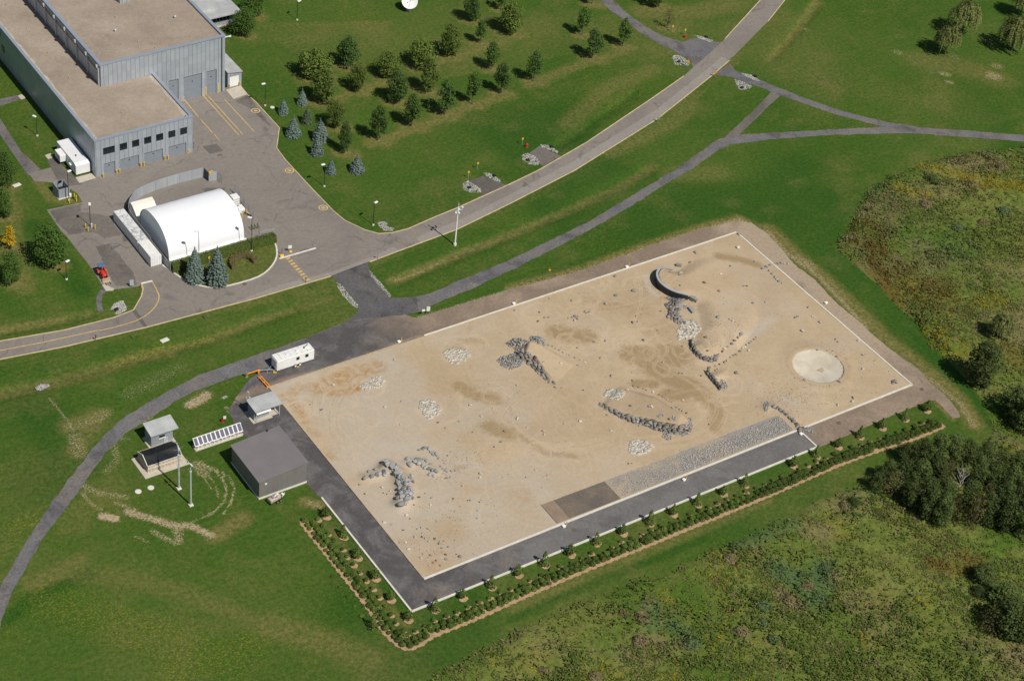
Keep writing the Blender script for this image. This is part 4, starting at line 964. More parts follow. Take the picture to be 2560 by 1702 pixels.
for pts, wd, st in (([(220, 720), (330, 680), (420, 620)], 2.2, .7), ([(330, 760), (400, 840), (450, 930)], 1.6, .9), ([(560, 640), (760, 560), (900, 480), (1100, 440)], 3.2, .85), ([(700, 680), (850, 660), (960, 620)], 1.7, 1.0), ([(950, 500), (1150, 450)], 2.0, .9), ([(500, 1020), (560, 1060)], 1.4, .5), ([(680, 1250), (720, 1280)], 1.4, .5)): SB(OG, 640, 800, pts, wd, st)
SB(OG, 640, 1200, [(1150, 500), (1300, 480), (1550, 620), (1400, 680)], 3.2, .32, S3); SB(OG, 1280, 1200, [(30, 100), (100, 130)], 3, .35, S3)
for pts, wd, st in (([(860, 860), (1250, 850), (1500, 800)], 4, .7), ([(1050, 1130), (1250, 1180)], 3.4, 1.0), ([(1350, 1000), (1500, 1060)], 2.5, .7)): SB(GR, 640, 800, pts, wd, st)
SB(GR, 860, 1080, [(330, 760), (560, 860), (900, 880), (1100, 800)], 3.4, .9, SF); SB(GR, 860, 1080, [(1270, 340), (1420, 380)], 2.0, 1.0, SF); SB(DK, 860, 1080, [(1180, 390), (1290, 370)], .8, 1.0, SF); SB(DK, 860, 1080, [(1210, 430), (1290, 440)], .6, 1.0, SF); SB(DK, 860, 1080, [(590, 390), (650, 420), (660, 490)], 1.3, 1.0, SF); SB(DK, 860, 1080, [(1440, 1060), (1530, 1060)], .9, .7, SF); SB(GR, 860, 1080, [(1100, 450), (1500, 560)], 2.5, .7, SF)
SB(GR, 1580, 620, [(270, 560), (330, 800), (480, 930)], 1.1, 1.0, S4); SB(GR, 1700, 780, [(1300, 500), (1500, 400), (1800, 150)], 2.0, .9, S4); SB(GR, 1860, 960, [(800, 300), (1000, 380)], 2.2, .7, S4)
SB(GR, 1700, 780, [(880, 1040)], 1.2, 1.0, S4); SB(DK, 1700, 780, [(880, 1030), (920, 1060)], .7, .8, S4); SB(DK, 1700, 780, [(1560, 430), (1680, 390)], .9, .6, S4)
rr = np.hypot(X - CRATER[0], Y - CRATER[1])
sm[..., DK] = np.maximum(sm[..., DK], .55 * np.exp(-((rr - CR_R - .9) / .7) ** 2))
for gx_, gy_, r_ in [(*TG(640, 800, [q])[0], w_) for q, w_ in (((1840, 340), 2.6), ((1075, 595), 2.2), ((1600, 830), 2.6))] + [(*TG(1280, 800, [q])[0], w_) for q, w_ in (((940, 695), 2.0), ((1190, 1180), 2.5))]: brush(sm, X, Y, TR, [(gx_ - 1.2, gy_ + .5), (gx_ + 1.2, gy_ - .5)], r_, .9, .7)
SB(TR, 1700, 780, [(420, 1010), (600, 980), (760, 930), (1000, 740), (1280, 560)], 1.7, .85, S4, .5)
# wheel loops
def arc(c, r, a0, a1): return [(c[0] + r * math.cos(t), c[1] + r * math.sin(t)) for t in np.linspace(a0, a1, 16)]
areas = [(TG(1280, 800, [(1050, 200)])[0], 7, 16), (TG(1280, 800, [(1400, 330)])[0], 6, 10), (TG(1280, 800, [(560, 200)])[0], 6, 12), (TG(1280, 400, [(600, 1300)])[0], 9, 16), (TG(1280, 400, [(1000, 1150)])[0], 6, 6), (TG(640, 800, [(750, 620)])[0], 9, 18), (TG(640, 800, [(380, 820)])[0], 4, 12), (TG(640, 800, [(1900, 300)])[0], 5, 4), (TG(1280, 800, [(1900, 700)])[0], 7, 12), (TG(1280, 800, [(250, 1250)])[0], 7, 8), (TG(640, 800, [(950, 1000)])[0], 6, 6), (TG(640, 800, [(2150, 700)])[0], 7, 7)]
rs = random.Random(5)
for c, sp, nn_ in areas:
    for _ in range(nn_):
        cc = (c[0] + rs.gauss(0, sp * .55), c[1] + rs.gauss(0, sp * .4)); r_ = rs.uniform(.8, 3.2); a0 = rs.uniform(0, 6.28)
        for off in (0, .45): brush(sm, X, Y, TR, arc(cc, r_ + off, a0, a0 + rs.uniform(1.2, 4.5)), .19, rs.uniform(.5, .95), .7)
for _ in range(150):                          # long sweeping rover and vehicle tracks all over the yard
    c = (rs.uniform(4, 112), rs.uniform(6, 56)); a0 = rs.uniform(0, 6.28); r_ = rs.choice([rs.uniform(5, 12), rs.uniform(12, 40)]); span = rs.uniform(6, 26) / r_
    if c[0] > 84 and rs.random() < .6: continue
    o_ = (c[0] - r_ * math.cos(a0), c[1] - r_ * math.sin(a0)); st = rs.uniform(.22, .6); ch = TR if rs.random() < .7 else DK
    for off in (0, rs.choice([.5, 1.5])): brush(sm, X, Y, ch, arc(o_, r_ + off, a0, a0 + span), .2, st if ch == TR else st + .15, .8)
c0 = TG(1860, 960, [(1600, 380)], S4)[0]
for r_ in (.5, 1.0, 1.6): brush(sm, X, Y, TR, arc(c0, r_, 0, 6.28), .2, .8, .7)
for off in (0, .6, 2.0, 2.6, 4.2, 4.8):
    L_ = [(p[0] - off * .4, p[1] + off) for p in smooth_line(TG(1280, 800, [(1300, 1190), (1600, 1170), (1850, 1090), (2000, 900), (1950, 760), (1700, 600), (1400, 450)]), 2)]
    brush(sm, X, Y, TR, L_, .22, .55, .7)
for off in (0, .6, 1.8, 2.4):
    L_ = [(p[0], p[1] + off) for p in smooth_line(TG(1280, 800, [(20, 950), (150, 1120), (400, 1220), (700, 1200), (900, 1150)]), 2)]
    brush(sm, X, Y, TR, L_, .22, .6, .7)
sm = np.clip(sm, 0, 1)
# the inner gravel and test strips are separate sheets; sand stops short of them
o = grid('sand', xs, ys, Z, M['sand'], None, sm); o['kind'] = 'structure'
flatz = .29
sheet('gravel_bed', [(44.5, .25), (88.5, .25), (88.8, 5.45), (44.45, 5.75)], flatz, M['gravel_bed'], .0, .4)
sheet('test_slab', [(32.62, .3), (44.48, .22), (44.43, 5.7), (32.66, 5.95)], flatz + .01, M['dark_slab'], .0, .4)
sheet('test_slab', [(29.75, .3), (32.6, .3), (32.64, 5.95), (29.75, 6.0)], flatz + .02, M['brown_slab'], .0, .4)
kb = MB(); add_kerb(kb, [(29.75, 6.05), (44.4, 5.85), (88.6, 5.55)], .16, 0, flatz + .04); o = kb.build('edging_board', M['tan_wood']); o['kind'] = 'structure'
kb = MB()
for a, b in (((36.4, 60.1), (120.1, 60.1)), ((120.1, 60.1), (120.1, -.1)), ((120.1, -.1), (90.5, -.1)), ((88.9, -.1), (-.1, -.1)), ((89.0, -1.4), (89.0, -5.7)), ((89.0, -5.95), (-6.2, -5.95)), ((-6.2, -5.95), (-6.2, 27.2)), ((120.1, 60.1), (120.1, 60.1 - .01))):
    add_kerb(kb, [a, b], .34, -.1, .27)
o = kb.build('concrete_edging', M['white_concrete']); o['kind'] = 'structure'
kb = MB()
for a, b in (((-.05, .05), (-.05, 60.05)), ((-.05, 60.1), (30.2, 60.1))): add_kerb(kb, [a, b], .2, -.1, .23)
o = kb.build('timber_edging', M['tan_wood']); o['kind'] = 'structure'
# crater bowl
mb = MB(); prof = []
for k_ in range(17):
    r_ = CR_R * 1.02 * (k_ / 16.0); z_ = .38 - .95 * (1 - (k_ / 16.0) ** 1.7)
    prof.append((max(r_, .01), z_))
prof += [(CR_R * 1.06, .34), (CR_R * 1.06, -.6)]
mb.lathe(prof, (0, 0, 0), 56)
t_ = thing('crater', 'pale round concrete crater bowl in the sand near the right corner', 'crater', (CRATER[0], CRATER[1], 0))
mb.build('bowl', M['crater'], t_, True, True)
mb = MB(); nn_ = 22; pts = [(.5 + .75 * math.cos(t) * (1 + .25 * math.sin(3 * t)), -.6 + .8 * math.sin(t) * (1 + .2 * math.cos(2 * t)), 0) for t in np.linspace(0, 6.28, nn_, False)]
v = [(p[0], p[1], .38 - .95 * (1 - (math.hypot(p[0], p[1]) / (CR_R * 1.02)) ** 1.7) + .03) for p in pts]
mb.add([(.5, -.6, -.5)] + v, [(0, 1 + i, 1 + (i + 1) % nn_) for i in range(nn_)]); mb.build('sand_drift', M['tan_wood'], t_, True, True)
# ------------------------------------------------------------------ buildings
print('buildings')
def holed_wall_x(mb, x0, x1, y0, y1, z0, z1, holes):
    """wall slab along x, thickness y0..y1, with rectangular openings (xa, xb, za, zb)"""
    cuts = sorted({x0, x1, *[h[0] for h in holes], *[h[1] for h in holes]})
    for a, b in zip(cuts[:-1], cuts[1:]):
        hs = sorted([(h[2], h[3]) for h in holes if h[0] <= a + 1e-6 and h[1] >= b - 1e-6])
        z = z0
        for lo, hi in hs:
            if lo > z + 1e-6: mb.box(a, b, y0, y1, z, lo)
            z = hi
        if z < z1 - 1e-6: mb.box(a, b, y0, y1, z, z1)
hall = thing('industrial_hall', 'large blue grey clad industrial hall with a low front wing and gravel roofs', 'industrial building', (12, 165, 0))
H1, H2 = 9.85, 15.45
wins = [(1.35, 4.2), (5.4, 7.2), (8.4, 10.15), (11.35, 13.1), (14.35, 16.1), (17.35, 19.1), (20.3, 22.05)]
drs = [(1.35, 4.15), (5.4, 10.0), (11.3, 15.95), (17.35, 21.8)]
mb = MB()
holed_wall_x(mb, -.6, 23.5, 142.1, 142.5, 0, H1 - .25, [(a, b, 5.4, 7.3) for a, b in wins] + [(a, b, 0, 3.08) for a, b in drs])
mb.box(-.6, -.2, 142.5, 240, 0, H1 - .25); mb.box(23.1, 23.5, 142.5, 162.5, 0, H1 - .25)
lw = mb.build('wall', M['clad'], hall)
mb = MB(); mb.box(-.2, 23.1, 142.5, 162.5, 8.9, H1 - .42); mb.box(-.2, 10.2, 162.5, 240, 8.9, H1 - .42); mb.build('roof', M['roof_gravel'], hall)
mb = MB(); rs_ = random.Random(3)
for (xa, ya), (xb, yb) in (((-.2, 143.1), (-.2, 238)), ((22.9, 142.7), (22.9, 162.3)), ((0, 142.5), (22.5, 142.5))):
    n_ = int(math.hypot(xb - xa, yb - ya) / .5)
    for k_ in range(n_):
        f0, f1 = k_ / n_, (k_ + 1) / n_; wd_ = .35 + .9 * float(vnoise(np.array([xa + (xb - xa) * f0]), np.array([ya + (yb - ya) * f0]), 3.0, 5, 2)[0])
        if xa == xb: mb.box(xa if xa < 5 else xa - wd_, xa + wd_ if xa < 5 else xa, ya + (yb - ya) * f0, ya + (yb - ya) * f1, H1 - .42, H1 - .40)
        else: mb.box(xa + (xb - xa) * f0, xa + (xb - xa) * f1, ya, ya + wd_, H1 - .42, H1 - .40)
mb.build('roof_edge', M['roof_edge'], hall)
mb = MB()
mb.box(-.72, 23.62, 141.98, 142.72, H1 - .25, H1); mb.box(-.72, .02, 142.72, 240, H1 - .25, H1); mb.box(22.9, 23.62, 142.72, 162.5, H1 - .25, H1)
mb.build('coping', M['coping'], hall)
for a, b in wins:
    mb = MB(); mb.box(a, b, 142.32, 142.36, 5.4, 7.3); wn = mb.build('window', M['glass'], hall)
    mb = MB(); n_ = 3 if b - a > 2.2 else 2
    for k_ in range(n_ + 1):
        x_ = a + (b - a) * k_ / n_; mb.box(max(a, x_ - .05), min(b, x_ + .05), 142.24, 142.315, 5.4, 7.3)
    mb.box(a, b, 142.245, 142.31, 5.4, 5.47); mb.box(a, b, 142.245, 142.31, 7.23, 7.3); f_ = mb.build('frame', M['dark_metal'], wn)
def rolldoor(a, b, y, h, m, par, knob=True):
    mb = MB(); nsl = 5
    for k_ in range(nsl):
        mb.box(a, b, y, y + .05, h * k_ / nsl + .015, h * (k_ + 1) / nsl - .015)
    mb.box(a, b, y + .05, y + .1, 0, h)
    d_ = mb.build('garage_door', m, par)
    if knob:
        mb = MB(); mb.cbox(((a + b) / 2, y - .03, h * .72), (.3, .05, .22)); mb.build('door_window', M['glass'], d_)
for a, b in drs: rolldoor(a, b, 142.36, 3.08, M['blue_grey'], hall)
# high hall
mb = MB(); hd = [(27.2, 29.8), (31.1, 35.9), (37.1, 39.8)]
holed_wall_x(mb, 23.5, 42.0, 162.5, 162.95, 0, H2 - .3, [(a, b, 0, 6.6) for a, b in hd])
mb.box(10.2, 23.5, 162.5, 162.95, 9.0, H2 - .3); mb.box(41.55, 42.0, 162.95, 240, 0, H2 - .3)
mb.build('wall', M['clad'], hall)
mb = MB(); mb.box(10.2, 10.55, 162.95, 240, 9.0, H2 - .3); cw = mb.build('clerestory_wall', M['clad_light'], hall)
for k_ in range(12):
    y_ = 163.2 + 6.1 * k_
    mb = MB(); mb.extrude_y([(10.2, 9.0), (10.2, 15.0), (9.45, 15.0), (9.45, 14.5), (9.85, 13.9), (9.85, 9.0)], y_, y_ + .45); mb.build('buttress', M['clad_light'], hall)
    mb = MB(); mb.box(10.06, 10.19, y_ + .75, y_ + 5.8, 13.1, 14.35); ww = mb.build('window', M['glass'], hall)
    mb = MB(); mb.box(9.95, 10.19, y_ + .6, y_ + 5.95, 14.35, 14.5); mb.box(9.95, 10.19, y_ + .6, y_ + 5.95, 12.95, 13.1); mb.build('frame', M['white_paint'], ww)
mb = MB(); mb.box(10.55, 41.55, 162.95, 240, 14.4, H2 - .5); mb.build('roof', M['roof_gravel'], hall)
mb = MB(); mb.box(9.9, 42.15, 162.35, 163.1, H2 - .3, H2); mb.box(9.9, 10.75, 163.1, 240, H2 - .3, H2); mb.box(41.4, 42.15, 163.1, 240, H2 - .3, H2)
mb.build('coping', M['coping'], hall)
for a, b in hd: rolldoor(a, b, 162.78, 6.6, M['blue_grey'], hall)
mb = MB(); mb.tube((41.1, 162.38, 0), (41.1, 162.38, 15.1), .09); mb.build('drainpipe', M['dark_metal'], hall)
mb = MB(); mb.box(41.9, 43.3, 162.6, 162.8, 14.7, 14.85); mb.cbox((43.4, 162.7, 14.75), (.5, .3, .3)); mb.build('flood_lamp', M['white_paint'], hall)
x_, y_ = G(316, 3, H2); mb = MB(); mb.box(x_ - 1.6, x_ + 1.4, y_ + .2, y_ + 4, H2 - .5, H2 + 2.0); mb.box(x_ - 1.8, x_ + 1.6, y_, y_ + 4.2, H2 + 2, H2 + 2.15); mb.build('roof_hatch', M['clad'], hall)
for u, v_, m_ in ((1060, 290, 'red'), (1610, 165, 'red')):
    x_, y_ = TG(0, 0, [(u, v_)], z=H2 - .4)[0]; mb = MB(); mb.tube((x_, y_, H2 - .5), (x_, y_, H2 + .3), .12, .12); mb.lathe([(.35, .1), (.2, .3), (.05, .32)], (x_, y_, H2 - .1), 10); mb.build('roof_vent', M['pole_grey'], hall)
for u, v_ in ((1275, 385), (1430, 445), (1065, 160)):
    x_, y_ = TG(0, 0, [(u, v_)], z=H2 - .4)[0]; mb = MB(); mb.tube((x_, y_, H2 - .5), (x_, y_, H2 - .1), .14); mb.build('roof_vent', M['tan_wood'], hall)
for u, v_ in ((440, 490), (640, 720), (250, 265), (60, 48), (1125, 1040), (1530, 920)):
    x_, y_ = TG(0, 0, [(u, v_)], z=H1 - .4)[0]; mb = MB(); mb.tube((x_, y_, H1 - .5), (x_, y_, H1 - .1), .14); mb.build('roof_vent', M['tan_wood'], hall)
for y_, z_ in ((196.5, 7.2), (194.5, 3.4), (205, 7.2)):
    mb = MB(); mb.box(-.66, -.55, y_, y_ + 1.6, z_, z_ + 1.7); mb.build('window', M['glass'], hall)
mb = MB(); mb.box(23.55, 24.3, 143.2, 145.0, .0, .25); mb.box(23.6, 23.7, 143.2, 145, .25, 2.2); mb.box(24.2, 24.3, 143.2, 143.3, .25, 1.9); mb.box(24.2, 24.3, 144.9, 145, .25, 1.9); mb.box(23.7, 24.3, 143.25, 144.95, 1.2, 1.3)
mb.build('side_steps', M['blue_top'], hall)
an = thing('lean_to', 'small grey lean-to with a white door beside the tall hall', 'annex', (45, 165, 0))
mb = MB(); holed_wall_x(mb, 43.2, 46.9, 163.3, 163.6, 0, 3.7, [(43.75, 46.3, 0, 3.0)]); mb.box(43.2, 43.5, 163.6, 173.5, 0, 3.7); mb.box(46.6, 46.9, 163.6, 173.5, 0, 3.7); mb.build('wall', M['clad'], an)
mb = MB(); mb.extrude_y([(43.0, 4.35), (47.1, 3.75), (47.1, 3.9), (43.0, 4.55)], 163.0, 173.6); mb.extrude_y([(43.25, 3.7), (46.85, 3.7), (46.85, 3.76), (43.25, 4.3)], 163.31, 173.4); mb.build('roof', M['roof_pale'], an)
rolldoor(43.75, 46.3, 163.45, 3.0, M['white_paint'], an, False)

b2 = thing('office_block', 'low grey building with a pale flat roof at the top edge', 'office building', (55, 192, 0))
mb = MB(); holed_wall_x(mb, 46.5, 59.0, 190.2, 190.5, 0, 3.8, [(52.6, 57.6, 1.5, 2.9)]); mb.box(46.5, 46.8, 190.5, 225, 0, 3.8); mb.box(58.7, 59.0, 190.5, 225, 0, 3.8); mb.build('wall', M['siding_grey'], b2)
mb = MB(); mb.box(45.5, 59.8, 188.1, 226, 3.85, 4.15); mb.build('roof', M['roof_pale'], b2)
mb = MB(); mb.box(44, 54.8, 192, 226, 4.15, 4.9); mb.build('raised_roof', M['roof_pale'], b2)
mb = MB(); mb.box(52.6, 57.6, 190.35, 190.4, 1.5, 2.9); wn = mb.build('window', M['glass'], b2)
mb = MB()
for k_ in range(6): mb.box(52.6 + k_ * .97, 52.7 + k_ * .97, 190.25, 190.34, 1.5, 2.9)
mb.box(52.6, 57.6, 190.25, 190.34, 1.42, 1.5); mb.box(52.6, 57.6, 190.25, 190.34, 2.9, 2.98); mb.build('frame', M['pole_grey'], wn)
mb = MB(); mb.box(46.0, 59.4, 189.6, 190.19, 0, .2); mb.build('plinth', M['concrete'], b2)

# white service container with its cooling unit, by the low wing
t_ = thing('service_container', 'long white service container beside the low wing, cooling unit on its side', 'container', (-2.7, 149, 0))
mb = MB(); mb.extrude_x([(144.3, .4), (144.3, 2.75), (145.2, 3.15), (154.9, 3.15), (154.9, .4)], -4.4, -1.0); mb.build('body', M['roof_white'], t_, bevel=.04)
mb = MB(); mb.box(-4.3, -1.1, 144.6, 154.6, .06, .4); mb.build('skid', M['dark_metal'], t_)
mb = MB(); mb.box(-5.9, -4.42, 149.6, 152.6, 1.0, 2.7); au = mb.build('cooling_unit', M['white_paint'], t_, bevel=.05)
mb = MB(); mb.box(-5.93, -5.905, 149.9, 152.3, 1.3, 2.4); mb.build('grille', M['pole_grey'], au)
mb = MB(); mb.tube((-2.9, 147.6, 3.15), (-2.9, 147.6, 3.45), .16, .16); mb.build('roof_vent', M['dark_metal'], t_)
mb = MB(); mb.box(-4.9, -4.42, 146.3, 147.2, 1.9, 2.1); mb.build('door_hood', M['white_paint'], t_)

# open-topped grey bin enclosure
t_ = thing('bin_enclosure', 'open-topped grey steel enclosure on the lawn beside the lamp post', 'enclosure', (-10, 139, 0))
mb = MB(); mb.box(-11.35, -8.75, 137.72, 137.84, .15, 2.55); mb.box(-11.35, -8.75, 140.95, 141.07, .15, 2.55); mb.box(-11.35, -11.23, 137.84, 140.95, .15, 2.55); mb.box(-8.87, -8.75, 137.84, 140.95, .15, 2.55); mb.build('wall', M['siding_grey'], t_)
mb = MB(); mb.box(-11.5, -8.6, 137.5, 141.2, -.1, .15); mb.build('footing', M['white_concrete'], t_)
mb = MB(); mb.box(-10.4, -9.2, 138.4, 140.6, .16, 1.2); mb.build('bin', M['dark_metal'], t_, bevel=.05)
mb = MB(); mb.box(-9.85, -9.75, 137.66, 137.715, .2, 2.5); mb.build('door_seam', M['dark_metal'], t_)
mb = MB(); mb.box(-9.95, -9.4, 140.88, 140.94, 2.0, 2.4); mb.build('sign_plate', M['dark_metal'], t_)

# fabric arch shelter, its small neighbour and the containers
dome = thing('fabric_shelter', 'big white arched fabric shelter inside the fenced compound', 'shelter', (9.5, 113, 0))
prof = []
yA, yB, HT = 106.5, 121.4, 7.1
for k_ in range(33):
    t = math.pi * k_ / 32; c_, s_ = math.cos(t), math.sin(t)
    prof.append(((yA + yB) / 2 - (yB - yA) / 2 * math.copysign(abs(c_) ** .86, c_), .05 + HT * abs(s_) ** .80))
mb = MB(); X0, X1 = .35, 18.35; n_ = len(prof); nx_ = 13
vv_ = []
for i in range(nx_):
    x_ = X0 + (X1 - X0) * i / (nx_ - 1); sag = 1.0 - (.0 if i % 2 == 0 else .006)
    vv_ += [(x_, (yA + yB) / 2 + (p[0] - (yA + yB) / 2) * sag, p[1] * sag) for p in prof]
mb.add(vv_, [(i * n_ + j, (i + 1) * n_ + j, (i + 1) * n_ + j + 1, i * n_ + j + 1) for i in range(nx_ - 1) for j in range(n_ - 1)])
mb.build('cover', M['fabric'], dome, smooth=True)
for x_ in (X0 + .25, X1 - .25):
    mb = MB(); inner = [((yA + yB) / 2 + (p[0] - (yA + yB) / 2) * .985, p[1] * .985) for p in prof]
    mb.add([(x_, p[0], p[1]) for p in inner], [tuple(range(n_))]); mb.build('end_wall', M['fabric'], dome)
mb = MB(); mb.box(X0, X1 + .4, yA - .45, yA - .02, .05, .5); mb.build('skirt', M['white_paint'], dome)
t_ = thing('fabric_tent', 'small cream fabric tent with a sloping roof behind the big arched shelter', 'tent', (3, 123, 0))
pr_ = [(121.95, 0), (121.9, .95), (124.6, 3.0), (125.7, 3.3), (126.5, 2.6), (126.9, 0)]
mb = MB(); mb.extrude_x(pr_, .3, 5.5); mb.build('canvas', M['cream_fabric'], t_)
for y0_, y1_, x0_, x1_, m_, lab, topm in ((112.9, 125.2, -3.95, -1.5, 'box_steel', 'long white shipping container with a mouldy streaked roof', 'dirty_white'), (106.4, 112.45, -3.95, -1.5, 'box_steel', 'short clean white shipping container in front of the mouldy one', 'off_white')):
    t_ = thing('shipping_container', lab, 'container', ((x0_ + x1_) / 2, (y0_ + y1_) / 2, 0), 0, 'white shipping containers')
    mb = MB(); mb.box(x0_, x1_, y0_, y1_, .12, 2.56); mb.build('body', M[m_], t_)
    mb = MB(); mb.box(x0_ + .02, x1_ - .02, y0_ + .02, y1_ - .02, 2.565, 2.6); mb.build('roof', M[topm], t_)
    mb = MB()
    for a, b in ((x0_, y0_), (x1_, y0_), (x0_, y1_), (x1_, y1_)): mb.box(a - .03, a + .03, b - .03, b + .03, .05, 2.61)
    mb.build('corner_post', M['white_paint'], t_)
    mb = MB()
    for k_ in range(4): mb.tube((x0_ + .35 + k_ * .58, y0_ - .05, .25), (x0_ + .35 + k_ * .58, y0_ - .05, 2.45), .025, n=6)
    for k_ in range(4): mb.box(x0_ + .1, x1_ - .1, y0_ - .03, y0_ - .004, .4 + k_ * .55, .46 + k_ * .55)
    mb.build('door_bars', M['off_white'], t_)
# curved panel screen and its gates
fpts = [(21.2, 131.9), (18.27, 132.06), (15.26, 132.15), (12.14, 132.05), (9.17, 131.8), (6.0, 131.2), (3.96, 130.5), (2.6, 129.4), (1.2, 128.0), (.2, 126.4), (-.5, 124.9), (-.85, 122.6), (-.9, 113.0)]
fence = thing('panel_fence', 'pale grey panel fence curving round the shelter compound', 'fence', (5, 130, 0))
for a, b in zip(fpts[:-1], fpts[1:]):
    mb = MB(); add_kerb(mb, [a, b], .07, .06, 2.62); mb.build('panel', M['fence_panel'], fence)
for a in fpts[:-1]:
    mb = MB(); mb.tube((a[0], a[1], 0), (a[0], a[1], 2.72), .065); mb.build('post', M['blue_grey'], fence)
mb = MB(); add_kerb(mb, [(-.9, 113.0), (-.95, 106.3), (-.88, 103.2)], .07, .06, 2.2); mb.build('panel', M['fence_panel'], fence)
def mesh_leaf(mb, a, b, h, nv=6):
    a = np.array(a); b = np.array(b)
    mb.tube((a[0], a[1], .1), (a[0], a[1], h), .04, n=6); mb.tube((b[0], b[1], .1), (b[0], b[1], h), .04, n=6)
    for z_ in (.15, h * .5, h - .03): mb.tube((a[0], a[1], z_), (b[0], b[1], z_), .025, n=5)
    for k_ in range(1, nv):
        q = a + (b - a) * k_ / nv; mb.tube((q[0], q[1], .12), (q[0], q[1], h), .012, n=4)
    for k_ in range(nv):
        q = a + (b - a) * k_ / nv; r_ = a + (b - a) * (k_ + 1) / nv
        mb.tube((q[0], q[1], .12), (r_[0], r_[1], h), .010, n=4); mb.tube((q[0], q[1], h), (r_[0], r_[1], .12), .010, n=4)
t_ = thing('gate', 'dark open gate leaf at the right end of the curved panel fence', 'gate', (21.2, 130.8, 0))
mb = MB(); mesh_leaf(mb, (21.2, 131.75), (21.3, 129.9), 2.6, 8); mb.build('frame', M['dark_metal'], t_)
mb = MB(); add_kerb(mb, [(21.25, 131.7), (21.35, 129.95)], .02, .3, 2.5); mb.build('screen', M['blue_grey'], t_)
t_ = thing('panel_fence', 'short pale fence panel standing between the two gate leaves', 'fence', (22.3, 129.7, 0))
mb = MB(); add_kerb(mb, [(21.4, 129.8), (23.3, 129.5)], .07, .06, 2.5); mb.build('panel', M['fence_panel'], t_)
mb = MB(); mb.tube((21.4, 129.8, 0), (21.4, 129.8, 2.6), .07); mb.tube((23.3, 129.5, 0), (23.3, 129.5, 2.6), .07); mb.build('post', M['blue_grey'], t_)
mb = MB(); mb.cbox((21.55, 129.6, 2.3), (.35, .3, .5)); mb.box(21.4, 22.4, 129.65, 129.8, 2.62, 2.75); mb.build('beacon', M['yellow'], t_)
t_ = thing('gate', 'open wire mesh gate leaf swung towards the yard lot', 'gate', (23.5, 128.6, 0))
mb = MB(); mesh_leaf(mb, (23.3, 129.4), (23.75, 127.8), 2.4, 8); mb.build('frame', M['steel'], t_)
t_ = thing('mesh_fence', 'wire mesh fence along the right side of the shelter compound', 'fence', (24.2, 118, 0))
for k_ in range(4):
    mb = MB(); y_ = 123.5 - 2.8 * k_; mesh_leaf(mb, (24.6 - .22 * k_, y_), (24.6 - .22 * (k_ + 1), y_ - 2.8), 2.3, 8); mb.build('mesh_panel', M['steel'], t_)
t_ = thing('mesh_fence', 'short wire fence at the right end of the clipped hedge', 'fence', (24.5, 105, 0))
mb = MB(); mesh_leaf(mb, (21.6, 105.3), (24.9, 105.0), 2.0, 10); mb.build('mesh_panel', M['pole_grey'], t_)
t_ = thing('plant_unit', 'white boxy plant unit with grey frame behind the arched shelter', 'plant unit', (22.6, 119.5, 0))
mb = MB(); mb.box(21.8, 23.5, 118.6, 120.3, .1, 2.3); mb.build('cabinet', M['white_paint'], t_, bevel=.06)
mb = MB()
for x_, y_ in ((20.6, 119.2), (20.6, 121.2), (21.75, 121.3), (21.75, 118.5), (23.55, 118.5)): mb.box(x_ - .05, x_ + .05, y_ - .05, y_ + .05, .05, 2.1)
for z_ in (.9, 1.5, 2.1): mb.box(20.6, 21.75, 119.15, 119.25, z_, z_ + .08); mb.box(21.8, 23.5, 118.52, 118.58, z_ - .3, z_ - .24)
mb.build('frame', M['steel'], t_)
t_ = thing('tank_unit', 'low white tank unit with grey fittings at the shelter end', 'tank', (22.4, 116.3, 0))
mb = MB(); mb.box(21.6, 23.2, 115.3, 117.3, .25, 1.35); mb.build('body', M['white_paint'], t_, bevel=.12)
mb = MB(); mb.tube((22.1, 116.7, 1.35), (22.1, 116.7, 1.6), .2); mb.box(22.3, 22.8, 115.24, 115.29, .5, .8); mb.build('fitting', M['steel'], t_)
mb = MB(); mb.box(21.7, 23.1, 115.4, 117.2, .05, .25); mb.build('pallet', M['tan_wood'], t_)
mb = MB()
for k_ in range(5): mb.cbox((23.6, 114.4 - .2 * k_, .5 + .05 * k_), (.12, 1.6, .12), .3 + .1 * k_, .2)
tag(mb.build('timber_rack', M['tan_wood']), 'leaning timber rails by the mesh fence beside the tank', 'timber')
mb = MB(); mb.box(.2, 1.9, 126.7, 127.9, .05, 1.0); mb.box(.3, 1.8, 126.75, 127.85, 1.0, 1.7); tag(mb.build('crate', M['bark'], bevel=.05), 'brown crate stack between the curved fence and the tent', 'crate')

# grey barn
barn = thing('barn', 'grey brown metal barn with a ribbed roof beside the sand yard', 'barn', (-11.7, 37.5, 0))
bx0, bx1, by0, by1 = -16.75, -6.75, 32.35, 43.6
zl, zr = 4.55, 5.3
mb = MB()
mb.extrude_y([(bx0, .25), (bx1, .25), (bx1, zr - .16), (bx0, zl - .16)], by0, by1); mb.build('wall', M['siding_brown'], barn)
mb = MB(); mb.extrude_y([(bx0 - .25, zl - .15), (bx1 + .25, zr - .12), (bx1 + .25, zr + .06), (bx0 - .25, zl + .03)], by0 - .25, by1 + .25); mb.build('roof', M['roof_brown'], barn)
mb = MB(); mb.box(bx0 - .12, bx1 + .12, by0 - .15, by1 + .1, -.1, .35); mb.build('footing', M['white_concrete'], barn)
mb = MB(); mb.box(-15.6, -15.2, by0 - .14, by0 - .01, 3.3, 3.55); mb.build('vent', M['white_paint'], barn)
mb = MB(); x_, y_ = TG(330, 930, [(1513, 672)], 460 / 2061, 4.9)[0]; mb.lathe([(.2, -.3), (.2, .25), (.02, .3)], (x_, y_, 5.2), 10); mb.build('roof_vent', M['dark_metal'], barn)

